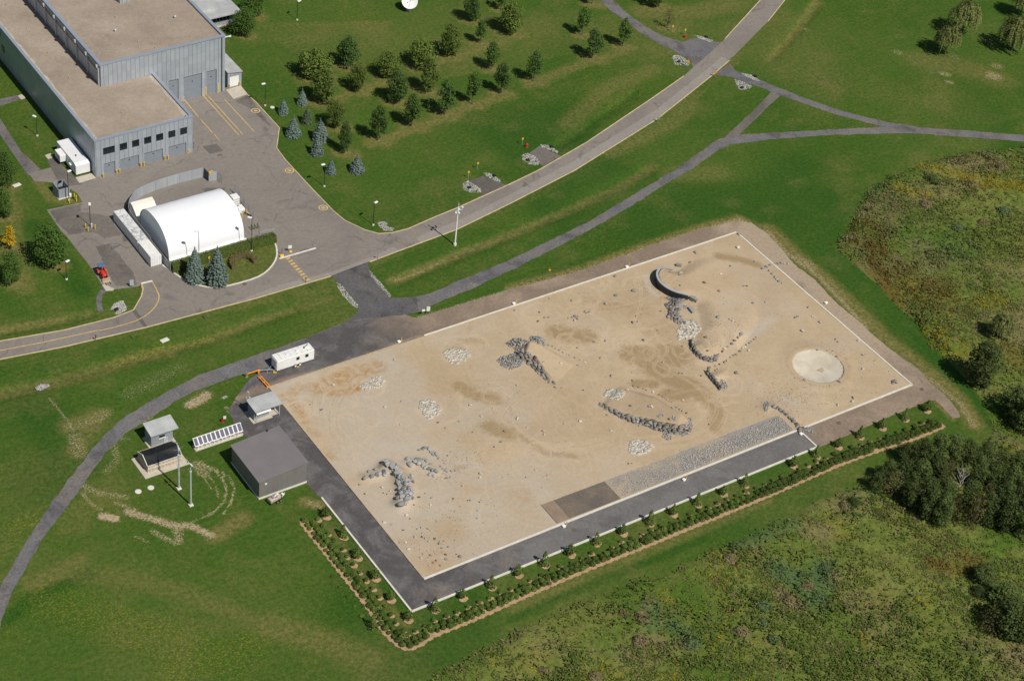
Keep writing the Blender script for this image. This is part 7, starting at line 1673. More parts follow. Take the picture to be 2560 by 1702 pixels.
R(1280, 800, TS, '1110,28,38,b 1160,15,30,r 1340,98,24,g 1210,188,38,g 602,258,24,b 755,205,36,g 860,192,34,g 815,352,28,g 235,240,24,g 292,385,28,g 445,400,34,w 607,418,28,g 1568,245,28,g 1390,390,32,g 910,515,36,g 1110,558,26,g 655,648,22,b 1060,645,32,w 1090,790,28,b 1262,798,34,g 1285,800,32,w 1300,665,26,w 1470,810,24,b 1445,915,28,b 1485,885,22,w 1570,738,34,w 1450,650,26,g 1815,960,28,g 875,875,24,g 47,912,40,w 45,605,26,w 625,933,40,w 143,990,24,w 290,1025,42,w 295,1055,36,w 480,955,24,g 910,1018,32,w 215,1380,32,w 130,1447,22,g 325,1432,24,g 1070,1322,20,b 1105,1320,20,g 1540,490,26,g 1570,495,26,g 1740,515,24,b 2062,490,44,g 2180,283,36,w 1795,285,30,b 1780,160,38,b 668,390,28,w')
# stones lining the ramp and the upper edges of the ridges
R(1700, 780, S4, '700,860,80,r 760,830,50,g 830,780,66,b 880,730,80,w 950,680,74,g 1010,630,74,g 1070,560,74,b 1130,510,66,b 1200,440,110,r 1180,470,60,r 870,990,64,g 930,960,60,w 1000,890,56,g 1060,850,56,g 1100,840,60,g 1170,770,66,g 1230,710,60,w 1275,685,50,w 1310,650,60,g 1360,610,60,g 1400,580,54,g 1450,540,50,b 1490,500,44,b 700,1060,64,r 780,1030,56,g 580,1100,80,b 690,1150,50,b 730,1120,50,g')
R(1480, 940, S4, '810,200,44,g 920,225,60,g 1000,255,44,g 1060,280,46,g 1310,370,56,b 1380,410,50,g 1480,460,50,w 1440,440,40,g 1190,320,56,w 1560,510,36,g 1850,730,60,b 1720,660,60,g 1780,690,56,g 1660,620,54,g')
R(1200, 800, S4, '1420,520,54,g 1480,560,46,g 1640,640,70,g 1760,690,50,g 1860,740,50,g 1960,780,44,g 2055,835,54,w 1340,500,50,g 1550,600,46,g 1270,960,60,w')
E_ = '710,597,36,w 1275,365,34,w 1342,750,26,g 1187,803,36,w 605,827,32,g 497,780,20,g 1975,787,36,w 2070,887,36,w 1872,937,30,w 2182,815,22,w 1328,962,22,w 1673,945,24,b 1745,995,26,g 1995,1032,20,b 1857,1110,22,b 2030,1215,20,w 2285,1025,26,g 2250,1125,26,g 2195,1170,24,g'
R(640, 800, TS, E_)
R(860, 1080, SF, '165,562,32,r 402,588,38,w 220,655,30,b 420,645,24,b 453,658,22,b 490,625,36,r 795,692,40,b 925,697,30,r 740,773,24,b 915,773,28,w 1157,707,28,b 1340,725,36,r 1310,725,20,b 1435,743,26,b 1415,833,30,r 665,885,40,w 697,917,22,b 1130,908,24,w 425,955,46,w 505,980,36,r 630,1040,30,r 775,1025,30,r 822,1012,36,r 893,1025,36,r 825,1072,24,r 750,1115,34,r 827,1110,34,b 860,1128,30,r 893,1160,34,r 962,1130,38,b 1057,1155,22,b 650,1168,34,w 1012,1182,40,r 1132,1078,26,w 1105,1217,30,r 1175,1223,26,r 685,1240,46,w 1037,1230,26,b 835,1290,26,r 915,1307,42,r 1075,1297,36,b 1190,1293,22,b 1225,1322,50,r 1080,1350,36,r 815,1338,34,w 905,1415,34,w 948,1383,36,b 975,1360,30,b 1020,1413,28,r 1408,210,26,w 1590,158,22,g 1665,105,30,r 1450,440,48,w 1440,485,40,w 1255,573,34,r 865,650,28,r 1410,915,26,r 1100,250,30,r 590,1172,24,r')
B_ = '230,488,78 300,472,74 370,455,86 435,440,76 270,420,48 330,400,44 430,400,76 440,325,58 460,360,64 515,375,84 555,395,72 560,445,78 595,475,70 615,490,62 580,545,74 650,545,66 690,545,60 600,600,72 640,590,72 680,600,72 720,612,62 610,655,70 650,640,70 690,650,84 725,660,56 575,700,64 615,690,72 655,715,74 690,700,68 600,755,92 650,750,58 728,700,50 700,490,46 725,500,44 715,460,48 728,530,44 545,360,54'
for w_ in B_.split():
    a, b, sz = w_.split(','); rock(860 + float(a) * SF, 1080 + float(b) * SF, float(sz) * SF * 1.08, 'r', 'boulder')
B2 = '680,290,74 722,290,56 705,345,84 780,295,80 760,320,66 800,340,70 830,355,66 865,375,66 900,390,56 930,402,60 960,412,54 985,425,44 850,290,54 880,310,54 910,340,44 805,190,44 830,178,50 855,165,46 890,168,46 905,190,44 925,215,44 945,240,50 970,228,40 985,255,40 1000,280,40 960,212,40 1020,365,28 1050,390,38 1075,410,38 1100,425,38 1140,415,32 1180,410,28 1090,490,44 1130,480,34 905,450,60 950,470,46 1060,330,24'
for w_ in B2.split():
    a, b, sz = w_.split(','); rock(860 + float(a) * SF, 1080 + float(b) * SF, float(sz) * SF * 1.05, 'r', 'boulder', 0, .8)
print('rocks', len(ROCKS))
# a second layer under the ridge so that the boulders sit in rubble
rubble(TG(860, 1080, [(480, 380), (560, 390), (620, 470), (700, 560), (740, 620), (720, 700), (650, 760), (570, 740), (580, 600), (540, 470)], SF, .8), 330, .5, .45, 'grey_rubble', 'grey broken stone filling the heart of the boulder ridge', seed=91)
# describe every rock by its nearest landmark
LM = [('the concrete crater', CRATER), ('the hut corner', (2, 58)), ('the bottom yard corner', (2, 2)), ('the top yard corner', (118, 58)), ('the right yard corner', (118, 2)), ('the crescent wall', P2([(800, 700)], 1)[0]), ('the upright slabs', TG(1580, 620, [(1100, 1150)], S4)[0]), ('the ramp', TG(1700, 780, [(900, 800)], S4)[0]), ('the short wall', TG(1700, 780, [(700, 1250)], S4)[0]), ('the split rubble heap', TG(1200, 800, [(750, 650)], S4)[0]), ('the long sloping wall', TG(1200, 800, [(1300, 1050)], S4)[0]), ('the lower sand ridge', TG(1480, 940, [(1000, 700)], S4)[0]), ('the lower ridge end', TG(1480, 940, [(1850, 900)], S4)[0]), ('the crooked wall', TG(1860, 960, [(800, 550)], S4)[0]), ('the boulder ridge', TG(860, 1080, [(620, 600)], SF)[0]), ('the left arm of boulders', TG(860, 1080, [(320, 440)], SF)[0]), ('the upper arcs of boulders', TG(860, 1080, [(880, 280)], SF)[0]), ('the grey dust patch', TG(860, 1080, [(1300, 400)], SF)[0]), ('the middle flagstone patch', TG(640, 800, [(1600, 830)])[0]), ('the orange sand', TG(640, 800, [(700, 620)])[0]), ('the brown test slab', (31, 3)), ('the lowest flagstone patch', TG(1280, 800, [(1190, 1180)])[0]), ('the long top edge', (62, 56)), ('the edge stone line', TG(1920, 400, [(40, 1040)])[0]), ('the swirling wheel tracks', TG(1280, 800, [(1100, 220)])[0])]
CN = {'g': 'grey', 'w': 'pale', 'b': 'brown', 'r': 'blue grey'}
grp = {}
for rk in ROCKS:
    o, x, y, c, d, u, v_ = rk
    nm, lp = min(LM, key=lambda q: math.hypot(q[1][0] - x, q[1][1] - y)); q = CR @ (np.array([lp[0], lp[1], 0]) - CP); du = u - (1280 + FPX * q[0] / q[2]); dv = v_ - (851 + FPX * q[1] / q[2])
    side = ('right' if du > 0 else 'left') if abs(du) > abs(dv) else ('lower' if dv > 0 else 'upper')
    grp.setdefault((o.name.split('.')[0], CN[c], nm, side), []).append((math.hypot(lp[0] - x, lp[1] - y), o, d))
for (kd, cn, nm, side), lst in grp.items():
    lst.sort(key=lambda q: q[0])
    for i, (ds, o, d) in enumerate(lst):
        wh = ('only one' if len(lst) == 1 else ('nearest' if i == 0 else ordinal(i + 1) + ' nearest')) + ' on the ' + side + ' side of ' + nm
        tag(o, cn + ' ' + kd + ', ' + wh, kd, 'boulders of the ridges' if kd == 'boulder' else 'loose rocks on the sand')
# ------------------------------------------------------------------ street furniture, vehicles, small things
print('things')
def px(ox, oy, a, b, s=TS, z=0.0): return TG(ox, oy, [(a, b)], s, z)[0]
def lamp(x, y, h, rz, label, first=None):
    t_ = thing('street_lamp', label, 'street lamp', (x, y, 0), rz, 'street lamps')
    mb = MB(); mb.tube((0, 0, .25), (0, 0, h - .1), .085, .06, 8); mb.build('pole', M['dark_metal'], t_, True)
    mb = MB(); mb.lathe([(.26, -.1), (.26, .25), (.2, .3), (.02, .3)], n=12); mb.build('base', M['white_concrete'], t_, True)
    mb = MB(); mb.tube((0, 0, h - .15), (.35, 0, h - .05), .05, .05, 6); mb.build('arm', M['dark_metal'], t_, True)
    mb = MB(); mb.box(.05, 1.0, -.26, .26, h - .1, h + .12); mb.build('lamp_head', M['white_paint'], t_, True, bevel=.05)
    return t_
for (x, y), h, rz, lb in ((px(640, 0, 83, 975), 6.3, math.pi, 'black lamp post with white head beside the lot corner by the blue spruces'), (px(640, 0, 378, 187), 5.4, .2, 'black lamp post at the top edge right of the hall'), (px(640, 400, 628, 245), 6.2, math.pi, 'black lamp post beside the small blue spruce on the lawn'), (px(640, 400, 1078, 600), 6.0, .3, 'black lamp post by the riprap at the road bend'), (px(0, 400, 832, 610), 6.3, -1.9, 'black lamp post on the lot ringed by yellow bollards'),
                     (px(0, 400, 613, 1100), 4.6, .3, 'short black lamp post on the lawn left of the tractor'), (px(0, 0, 343, 1253), 5.2, 2.0, 'black lamp post in the narrow lawn beside the low wing'), (px(0, 400, 635, 372), 7.6, .3, 'black lamp post standing beside the grey bin enclosure'), ((17.9, 102.15), 8.9, 2.3, 'black lamp post at the right end of the long hedge'), ((5.25, 102.1), 9.4, 2.6, 'grey lamp post in front of the white shelter behind the tall spruces')):
    lamp(x, y, h, rz, lb)
def bollard(x, y, h, r, label, group='yellow bollards'):
    mb = MB(); mb.lathe([(r, -.1), (r, h - .06), (r * .7, h), (.01, h + .02)], n=10); o = mb.build('bollard', M['yellow'], None, True); o.location = (x, y, .03); return tag(o, label, 'bollard', group)
for ox, oy, a, b, h, r, lb in ((0, 400, 953, 162, 1.15, .14, 'yellow bollard left of the first low garage door'), (0, 400, 1075, 126, 1.1, .13, 'left yellow bollard of the pair between the first two low doors'), (0, 400, 1103, 119, 1.1, .13, 'right yellow bollard of the pair between the first two low doors'), (0, 400, 1297, 64, 1.15, .13, 'left yellow bollard of the pair between the second and third low doors'), (0, 400, 1326, 57, 1.15, .13, 'right yellow bollard of the pair between the second and third low doors'), (0, 0, 1517, 1477, 1.2, .13, 'left yellow bollard of the pair between the last two low doors'), (0, 0, 1547, 1470, 1.15, .13, 'right yellow bollard of the pair between the last two low doors'), (0, 0, 1736, 1412, 1.15, .15, 'yellow bollard at the right corner of the low wing'),
    (0, 0, 1662, 922, 1.1, .13, 'left yellow bollard left of the big middle door of the tall hall'), (0, 0, 1690, 930, 1.2, .13, 'right yellow bollard left of the big middle door of the tall hall'), (0, 0, 1870, 884, 1.2, .13, 'short yellow bollard right of the big middle door'), (0, 0, 1896, 880, 2.3, .18, 'tall yellow bollard right of the big middle door'), (0, 0, 2010, 850, 2.6, .18, 'tall yellow bollard by the last tall door'), (0, 0, 2114, 814, 1.0, .12, 'yellow bollard left of the lean-to door'), (0, 0, 2207, 791, 1.2, .12, 'yellow bollard right of the lean-to door'),
    (0, 400, 789, 627, 1.2, .12, 'upper left yellow bollard round the lot lamp post'), (0, 400, 812, 658, 1.2, .12, 'lower left yellow bollard round the lot lamp post'), (0, 400, 876, 641, 1.3, .12, 'right yellow bollard round the lot lamp post'), (0, 400, 640, 398, 1.3, .12, 'yellow bollard at the foot of the lamp by the bin enclosure'), (0, 400, 686, 362, 1.6, .12, 'upper yellow bollard right of the bin enclosure'), (0, 400, 703, 380, 1.6, .12, 'lower yellow bollard right of the bin enclosure'), (0, 400, 2226, 540, 1.3, .12, 'yellow bollard beside the white tank unit'), (0, 400, 2268, 505, 1.5, .12, 'yellow bollard by the mesh fence at the tank unit')):
    x, y = px(ox, oy, a, b); bollard(x, y, h, r, lb)
x, y = px(580, 830, 240, 770, 240 / 1636.0); mb = MB(); mb.lathe([(.2, -.1), (.2, .1), (.12, .12), (.12, 1.1), (.17, 1.12), (.17, 1.3), (.02, 1.34)], n=10); o = mb.build('bollard', M['steel'], None, True); o.location = (x, y, .03); tag(o, 'grey steel post at the end of the orange tow frame', 'bollard')
x, y = px(0, 400, 843, 622); mb = MB(); mb.box(x - .2, x + .2, y - .2, y + .2, .03, 1.1); tag(mb.build('cable_box', M['pole_grey'], bevel=.03), 'grey cable box at the foot of the lot lamp post', 'cable box')
x, y = px(0, 400, 645, 340); mb = MB(); mb.box(x - .2, x + .3, y - .2, y + .2, .0, .9); mb.box(x - .1, x + .2, y - .25, y - .2, .5, .7); tag(mb.build('cable_box', M['off_white'], bevel=.03), 'white cable box between the bin enclosure and the lamp post', 'cable box')
# camera mast
x, y = px(640, 400, 1830, 782); t_ = thing('camera_mast', 'tall white steel mast with cameras on top beside the road', 'mast', (x, y, 0))
mb = MB(); mb.tube((0, 0, .5), (0, 0, 6), .19, .16, 12); mb.tube((0, 0, 6), (0, 0, 10.4), .15, .12, 12); mb.build('pole', M['white_paint'], t_, True)
mb = MB(); mb.tube((0, 0, -.2), (0, 0, .5), .38, .36, 14); mb.build('base', M['white_concrete'], t_, True)
mb = MB(); mb.box(-.75, 1.15, -.06, .06, 9.3, 9.42); mb.tube((1.1, 0, 9.4), (1.1, 0, 10.0), .04); mb.tube((0, 0, 10.4), (0, 0, 11.4), .05); mb.tube((0, 0, 10.8), (0, 0, 11.3), .12); mb.build('crossarm', M['pole_grey'], t_, True)
mb = MB()
for c in ((-.6, -.1, 9.0), (.15, -.25, 8.8), (.3, .1, 9.6), (1.1, 0, 9.9)): mb.cbox(c, (.35, .3, .32), .4)
mb.build('camera', M['white_paint'], t_, True)
# two small wind turbines
for (a, b, topv), lb, hd in (((527, 1305, 815), 'grey wind turbine tower beside the tarped shed, its blades over the tarpaulin', .9), ((660, 1490, 1005), 'grey wind turbine tower nearer the barn, right one of the pair', 1.3)):
    x, y = px(330, 930, a, b, 460 / 2061.0); t_ = thing('wind_turbine', lb, 'wind turbine', (x, y, 0), 0, 'small wind turbines on the lawn'); H = 10.4
    mb = MB(); mb.tube((0, 0, .2), (0, 0, 8.4), .16, .15, 10); mb.tube((0, 0, 8.4), (0, 0, 8.7), .24, .24, 10); mb.tube((0, 0, 8.7), (0, 0, H), .10, .09, 10); mb.build('tower', M['pole_grey'], t_, True)
    mb = MB(); mb.box(-.4, .4, -.4, .4, -.1, .22); mb.build('base', M['white_concrete'], t_, True)
    d = np.array([math.cos(hd + 3.6), math.sin(hd + 3.6), 0]); mb = MB(); mb.tube((0, 0, H), tuple(d * .55 + np.array([0, 0, H])), .16, .20, 10); mb.tube((0, 0, H), tuple(d * -.7 + np.array([0, 0, H])), .14, .03, 8); mb.add([tuple(d * -.55 + np.array([0, 0, H])), tuple(d * -1.15 + np.array([0, 0, H + .45])), tuple(d * -1.15 + np.array([0, 0, H - .3])), tuple(d * -.55 + np.array([.03, .03, H])), tuple(d * -1.15 + np.array([.03, .03, H + .45])), tuple(d * -1.15 + np.array([.03, .03, H - .3]))], [(0, 1, 2), (5, 4, 3), (0, 3, 4, 1), (1, 4, 5, 2), (2, 5, 3, 0)]); mb.build('nacelle', M['white_paint'], t_, True)
    hub = d * .58 + np.array([0, 0, H]); sd = np.array([-d[1], d[0], 0])
    for k in range(3):
        an = hd + k * 2.094; r_ = sd * math.cos(an) + np.array([0, 0, 1]) * math.sin(an); t2 = np.cross(d, r_); mb = MB()
        pts = [hub + r_ * .1 + t2 * .05, hub + r_ * 1.15 + t2 * .025, hub + r_ * 1.15 - t2 * .02, hub + r_ * .1 - t2 * .06]; mb.add([tuple(q) for q in pts] + [tuple(q + d * .03) for q in pts], [(0, 1, 2, 3), (7, 6, 5, 4), (0, 4, 5, 1), (1, 5, 6, 2), (2, 6, 7, 3), (3, 7, 4, 0)]); mb.build('blade', M['steel'], t_, True)
# posts and signs
def sign(x, y, h, w_, hh, m, label, rz=0.0, post='steel', cat='sign', name='sign', posts=1, shape='rect'):
    t_ = thing(name, label, cat, (x, y, 0), rz); mb = MB()
    for k in range(posts): xx = 0 if posts == 1 else (-w_ * .35 + k * w_ * .7); mb.tube((xx, .04, -.1), (xx, .04, h), .035, n=6)
    mb.build('post', M[post], t_, True); mb = MB()
    if shape == 'diamond': mb.add([(0, -.02, h - hh), (w_ / 2, -.02, h - hh / 2), (0, -.02, h), (-w_ / 2, -.02, h - hh / 2), (0, .02, h - hh), (w_ / 2, .02, h - hh / 2), (0, .02, h), (-w_ / 2, .02, h - hh / 2)], [(0, 1, 2, 3), (7, 6, 5, 4), (0, 4, 5, 1), (1, 5, 6, 2), (2, 6, 7, 3), (3, 7, 4, 0)])
    else: mb.box(-w_ / 2, w_ / 2, -.03, .0, h - hh, h)
    mb.build('sign_board', M[m], t_, True, bevel=0); return t_
sign(*px(640, 400, 1538, 1432), 1.7, .7, .55, 'white_paint', 'small white sign on a post at the yard entrance, left of the taller one', -.35, 'steel')
sign(*px(640, 400, 1582, 1420), 2.1, .75, 1.2, 'off_white', 'taller white notice board at the yard entrance', -.35, 'steel', posts=2)
sign(*px(0, 400, 1213, 1172), 2.0, .8, 1.5, 'pole_grey', 'pale grey sign board at the grass corner by the tractor', -.3, 'steel')
sign(*px(640, 400, 1118, 915), 1.5, .55, .4, 'siding_grey', 'small dark sign at the kerb by the yard entrance', -.4, 'dark_metal')
sign(*px(640, 400, 312, 850), 1.9, .75, .8, 'white_paint', 'white sign by the yellow block at the stop line', -.3, 'steel')
sign(*px(640, 400, 240, 875), 2.0, .3, .9, 'siding_grey', 'narrow grey sign beside the stop line', 1.1, 'dark_metal')
sign(*px(1280, 0, 1340, 1125), 1.5, .6, .7, 'siding_grey', 'blue grey sign on a post at the far kerb of the road', -.5, 'steel')
sign(*px(1280, 0, 1612, 622), 2.3, .95, .95, 'orange', 'orange diamond warning sign beside the riprap at the path junction', -.6, 'steel', shape='diamond')
sign(*px(1280, 0, 1868, 712), 1.9, .95, .95, 'orange', 'orange diamond warning sign at the near kerb of the junction', -.6, 'steel', shape='diamond')
sign(*px(0, 800, 882, 188), 1.4, .3, .8, 'dark_metal', 'small black sign at the near kerb on the left', .6, 'dark_metal')
sign(*px(330, 930, 1038, 572, 460 / 2061.0), 1.9, .55, .75, 'white_paint', 'white sign on a post beside the red hydrant', -.3, 'dark_metal')
for ox, oy, a, b, m_, lb in ((0, 800, 1232, 178, 'steel', 'pair of thin grey posts at the near kerb on the left'), (0, 400, 1895, 1470, 'steel', 'slim grey framed sign seen edge-on below the near kerb'), (640, 400, 532, 1200, 'steel', 'slim grey framed sign on the grass below the crosswalk')):
    x, y = px(ox, oy, a, b); sign(x, y, 1.9, .25, 1.0, 'dark_metal', lb, 1.3, m_, posts=2); mb = MB()
for a, b, lb in ((458, 1128, 'short dark post at the lower end of the crosswalk'),):
    x, y = px(640, 400, a, b); mb = MB(); mb.tube((0, 0, 0), (0, 0, 1.3), .06); mb.cbox((0, 0, 1.35), (.2, .2, .2)); o = mb.build('post', M['dark_metal'], None, True); o.location = (x, y, 0); tag(o, lb, 'post')
for a, b, sz, lb in ((235, 888, .7, 'yellow plastic block at the left end of the stop line'), (317, 848, .5, 'small yellow block above the stop line')):
    x, y = px(640, 400, a, b); mb = MB(); mb.extrude_x([(-sz / 2, 0), (sz / 2, 0), (sz * .3, sz * .6), (-sz * .3, sz * .6)], -sz * .6, sz * .6); o = mb.build('barrier_block', M['yellow'], None, True, bevel=.03); o.location = (x, y, .05); tag(o, lb, 'barrier block')
for ox, oy, a, b, lb in ((1280, 0, 93, 1335, 'yellow marker flag on a post by the red hydrant left of the upper pad'), (1280, 0, 1473, 298, 'left yellow marker flag above the path junction'), (1280, 0, 1588, 332, 'right yellow marker flag above the path junction'), (640, 400, 1953, 170, 'yellow marker flag by the lower culvert pad, left one'), (640, 400, 2038, 88, 'yellow marker flag above the lower culvert pad'), (0, 400, 1925, 960, 'yellow marker flag by the hedge between the tall spruces')):
    x, y = px(ox, oy, a, b); t_ = thing('marker_post', lb, 'marker', (x, y, 0), -.4, 'yellow marker flags'); mb = MB(); mb.tube((0, 0, -.1), (0, 0, 1.6), .035, n=6); mb.build('post', M['pole_grey'], t_, True); mb = MB(); mb.box(-.2, .2, -.03, .03, 1.5, 2.05); mb.build('flag_board', M['yellow'], t_, True)
for (x, y), lb in ((px(1280, 0, 135, 1355), 'red fire hydrant left of the upper culvert pad'), (px(1280, 0, 1595, 350), 'red fire hydrant above the path junction'), (px(330, 930, 1018, 558, 460 / 2061.0), 'red fire hydrant near the control hut')):
    t_ = thing('fire_hydrant', lb, 'fire hydrant', (x, y, 0), .3, 'red fire hydrants'); mb = MB(); mb.lathe([(.3, -.05), (.3, .08), (.2, .1), (.19, .75), (.26, .78), (.26, .85), (.18, 1.0), (.06, 1.08), (.02, 1.1)], n=12); mb.build('body', M['red'], t_, True); mb = MB(); mb.tube((-.36, 0, .55), (.36, 0, .55), .11); mb.tube((0, 0, .55), (0, -.34, .55), .13); mb.build('outlet', M['red'], t_, True)
x, y = px(1280, 400, 345, 1013); mb = MB(); mb.lathe([(.28, 0), (.26, .06), (.12, .1), (.06, .5), (.02, .55)], n=10); o = mb.build('marker_cone', M['orange'], None, True); o.location = (x, y, 0); tag(o, 'tiny orange marker cone on the grass above the sand yard', 'marker cone')
for ox, oy, a, b, lb in ((0, 800, 1515, 187, 'white rectangular slab on the grass below the road'), (0, 400, 155, 234, 'white rectangular slab on the lawn near the left edge')):
    x, y = px(ox, oy, a, b); mb = MB(); mb.box(-.9, .9, -.5, .5, -.05, .16); o = mb.build('access_slab', M['white_concrete'], None, True, bevel=.03); o.location = (x, y, 0); o.rotation_euler = (0, 0, .15); tag(o, lb, 'slab')
x, y = px(640, 0, 150, 990); mb = MB(); mb.lathe([(.02, .1), (.5, .1), (.55, 0)], n=16); o = mb.build('manhole_cover', M['white_concrete'], None, True); o.location = (x, y, 0); tag(o, 'pale round lid on the lawn beside the lamp post', 'drain cover')
# white floodlight boxes with yellow stakes round the sand
for x, y, lb in ((*px(1280, 400, 1055, 990), 'top yard edge near the crescent wall'), (*px(1280, 400, 15, 1328), 'middle of the top yard edge'), (*px(640, 800, 1315, 207), 'top yard edge by the entrance gap'), (*px(1920, 400, 530, 1322), 'right short edge of the yard'), (*px(1280, 800, 1580, 1476), 'bottom yard edge beside the gravel bed'), (*px(1280, 1200, 403, 366, S3), 'bottom yard edge by the brown slab'), (*px(1860, 960, 1112, 992, S4), 'gravel bed end by the crooked wall')):
    t_ = thing('floodlight', 'white box floodlight with yellow stake, ' + lb, 'floodlight', (x, y, .06), .1, 'box floodlights round the yard')
    mb = MB(); mb.box(-.34, .34, -.26, .26, 0, .42); mb.box(-.28, .28, -.32, -.26, .06, .36); mb.build('housing', M['white_paint'], t_, True, bevel=.05); mb = MB(); mb.tube((.75, .1, -.05), (.78, .1, .95), .07); mb.cbox((.75, .1, .12), (.55, .1, .1), .4); mb.build('stake', M['yellow'], t_, True)
for x, y, lb in ((*px(1920, 800, 1415, 638), 'dark drain hole in the ring road at the right corner'), (*px(1920, 800, 650, 947), 'dark drain hole in the ring road left of the right corner'), (*px(640, 1200, 1265, 876, S3), 'rusty drain cover in the asphalt at the bottom corner'), (*px(1280, 1200, 488, 392, S3), 'rusty drain cover in the asphalt by the brown test slab')):
    mb = MB(); mb.lathe([(.02, .012), (.36, .012), (.42, .03), (.5, .0)], n=16); o = mb.build('drain_cover', M['bark'], None, True); o.location = (x, y, .055); tag(o, lb, 'drain cover')
mb = MB(); ac = gl([(2009, 1088), (2046, 1123)])
# satellite dish
x, y = 103.0, 177.6; t_ = thing('satellite_dish', 'white satellite dish on a pedestal at the top edge of the lawn', 'satellite dish', (x, y, 0))
ax = Vector((-.30, -.62, .72)).normalized(); Q = ax.to_track_quat('Z', 'Y').to_matrix().to_4x4(); cen = Vector((0, 0, 2.4)); Mx = Matrix.Translation(cen) @ Q
prof = [(2.05 * k / 10, .55 * (k / 10) ** 2) for k in range(11)]; mb = MB(); vv_ = []
n_ = 32
for r_, z_ in prof + [(2.1, .55), (2.1, .48)] + [(2.05 * k / 10, .55 * (k / 10) ** 2 - .1) for k in range(10, -1, -1)]:
    for i in range(n_): t = 6.2832 * i / n_; q = Mx @ Vector((max(r_, .01) * math.cos(t), max(r_, .01) * math.sin(t), z_)); vv_.append(tuple(q))
kk = len(vv_) // n_; mb.add(vv_, [(j * n_ + i, j * n_ + (i + 1) % n_, (j + 1) * n_ + (i + 1) % n_, (j + 1) * n_ + i) for j in range(kk - 1) for i in range(n_)]); mb.build('reflector', M['white_paint'], t_, True, True)
mb = MB(); mb.tube((0, 0, -.2), tuple(cen - ax * .15), .28, .2, 10); mb.lathe([(.7, -.1), (.7, .15), (.02, .15)], n=14); mb.build('pedestal', M['off_white'], t_, True)
mb = MB(); f_ = Mx @ Vector((0, 0, 1.5))
for k in range(3): t = 2.1 * k + .4; mb.tube(tuple(Mx @ Vector((1.5 * math.cos(t), 1.5 * math.sin(t), .32))), tuple(f_), .035, n=6)
mb.tube(tuple(f_ - ax * .15), tuple(f_ + ax * .2), .13, .13, 10); mb.build('feed_horn', M['dark_metal'], t_, True)

# tractor with front loader
a = px(210, 640, 430, 440, 240 / 2352.0); b = px(210, 640, 640, 760, 240 / 2352.0); ang = math.atan2(b[1] - a[1], b[0] - a[0]); L_ = math.hypot(b[0] - a[0], b[1] - a[1])
t_ = thing('tractor', 'red tractor with blue sunshade and front loader bucket at the lot edge', 'tractor', (a[0], a[1], .05), ang)
def wheel(x, y, r, w_):
    mb = MB(); vv_ = []; n_ = 20; prof = [(r * .55, -w_ / 2), (r * .95, -w_ / 2), (r, -w_ * .3), (r, w_ * .3), (r * .95, w_ / 2), (r * .55, w_ / 2)]
    for r_, o_ in prof:
        for i in range(n_): t = 6.2832 * i / n_; k_ = 1 + (.03 if i % 2 else 0) * (r_ == r); vv_.append((x + r_ * k_ * math.cos(t), y + o_, r + r_ * k_ * math.sin(t)))
    mb.add(vv_, [(j * n_ + i, j * n_ + (i + 1) % n_, ((j + 1) % 6) * n_ + (i + 1) % n_, ((j + 1) % 6) * n_ + i) for j in range(6) for i in range(n_)]); return mb, (lambda: MB().tube((x, y - w_ * .3, r), (x, y + w_ * .3, r), r * .56, n=14))
for x_, y_, r_, w_ in ((0, .75, .62, .42), (0, -.75, .62, .42), (1.55, .62, .42, .28), (1.55, -.62, .42, .28)):
    mb, rim = wheel(x_, y_, r_, w_); wh = mb.build('wheel', M['rubber'], t_, True); rim().build('rim', M['off_white'], wh, True)
mb = MB(); mb.extrude_y([(.45, .7), (2.05, .65), (2.15, .8), (2.1, 1.1), (1.2, 1.28), (.45, 1.3)], -.34, .34); mb.build('hood', M['red'], t_, True, bevel=.04)
mb = MB(); mb.box(-.5, 1.9, -.28, .28, .42, .72); mb.build('chassis', M['dark_metal'], t_, True)
for s in (1, -1):
    mb = MB(); mb.extrude_y([(-.65, .75), (-.45, 1.25), (.35, 1.3), (.62, .9), (.5, .88), (.25, 1.2), (-.35, 1.16), (-.55, .75)], s * .75 - .22, s * .75 + .22); mb.build('fender', M['red'], t_, True)
    mb = MB(); mb.box(.72, .86, s * .5 - .06, s * .5 + .06, .5, 1.5); mb.tube((.8, s * .5, 1.45), (2.1, s * .5, 1.1), .07, n=6); mb.tube((2.1, s * .5, 1.1), (2.75, s * .5, .42), .07, n=6); mb.tube((1.4, s * .5, .95), (2.15, s * .5, 1.0), .04, n=6); mb.build('loader_arm', M['red'], t_, True)
    for x_ in (-.5, .15):
        mb = MB(); mb.tube((x_, s * .48, 1.1), (x_ + .05, s * .48, 2.3), .035, n=6); mb.build('canopy_post', M['dark_metal'], t_, True)
mb = MB(); mb.box(-.75, .5, -.72, .72, 2.3, 2.42); mb.build('canopy', M['blue_top'], t_, True, bevel=.05)
mb = MB(); mb.box(-.4, .1, -.25, .25, .95, 1.12); mb.box(-.45, -.32, -.25, .25, 1.1, 1.5); mb.build('seat', M['dark_metal'], t_, True, bevel=.04)
mb = MB(); mb.tube((.42, 0, 1.25), (.3, 0, 1.5), .03, n=6); mb.tube((.3, -.18, 1.5), (.3, .18, 1.5), .03, n=6); mb.build('steering_wheel', M['dark_metal'], t_, True)
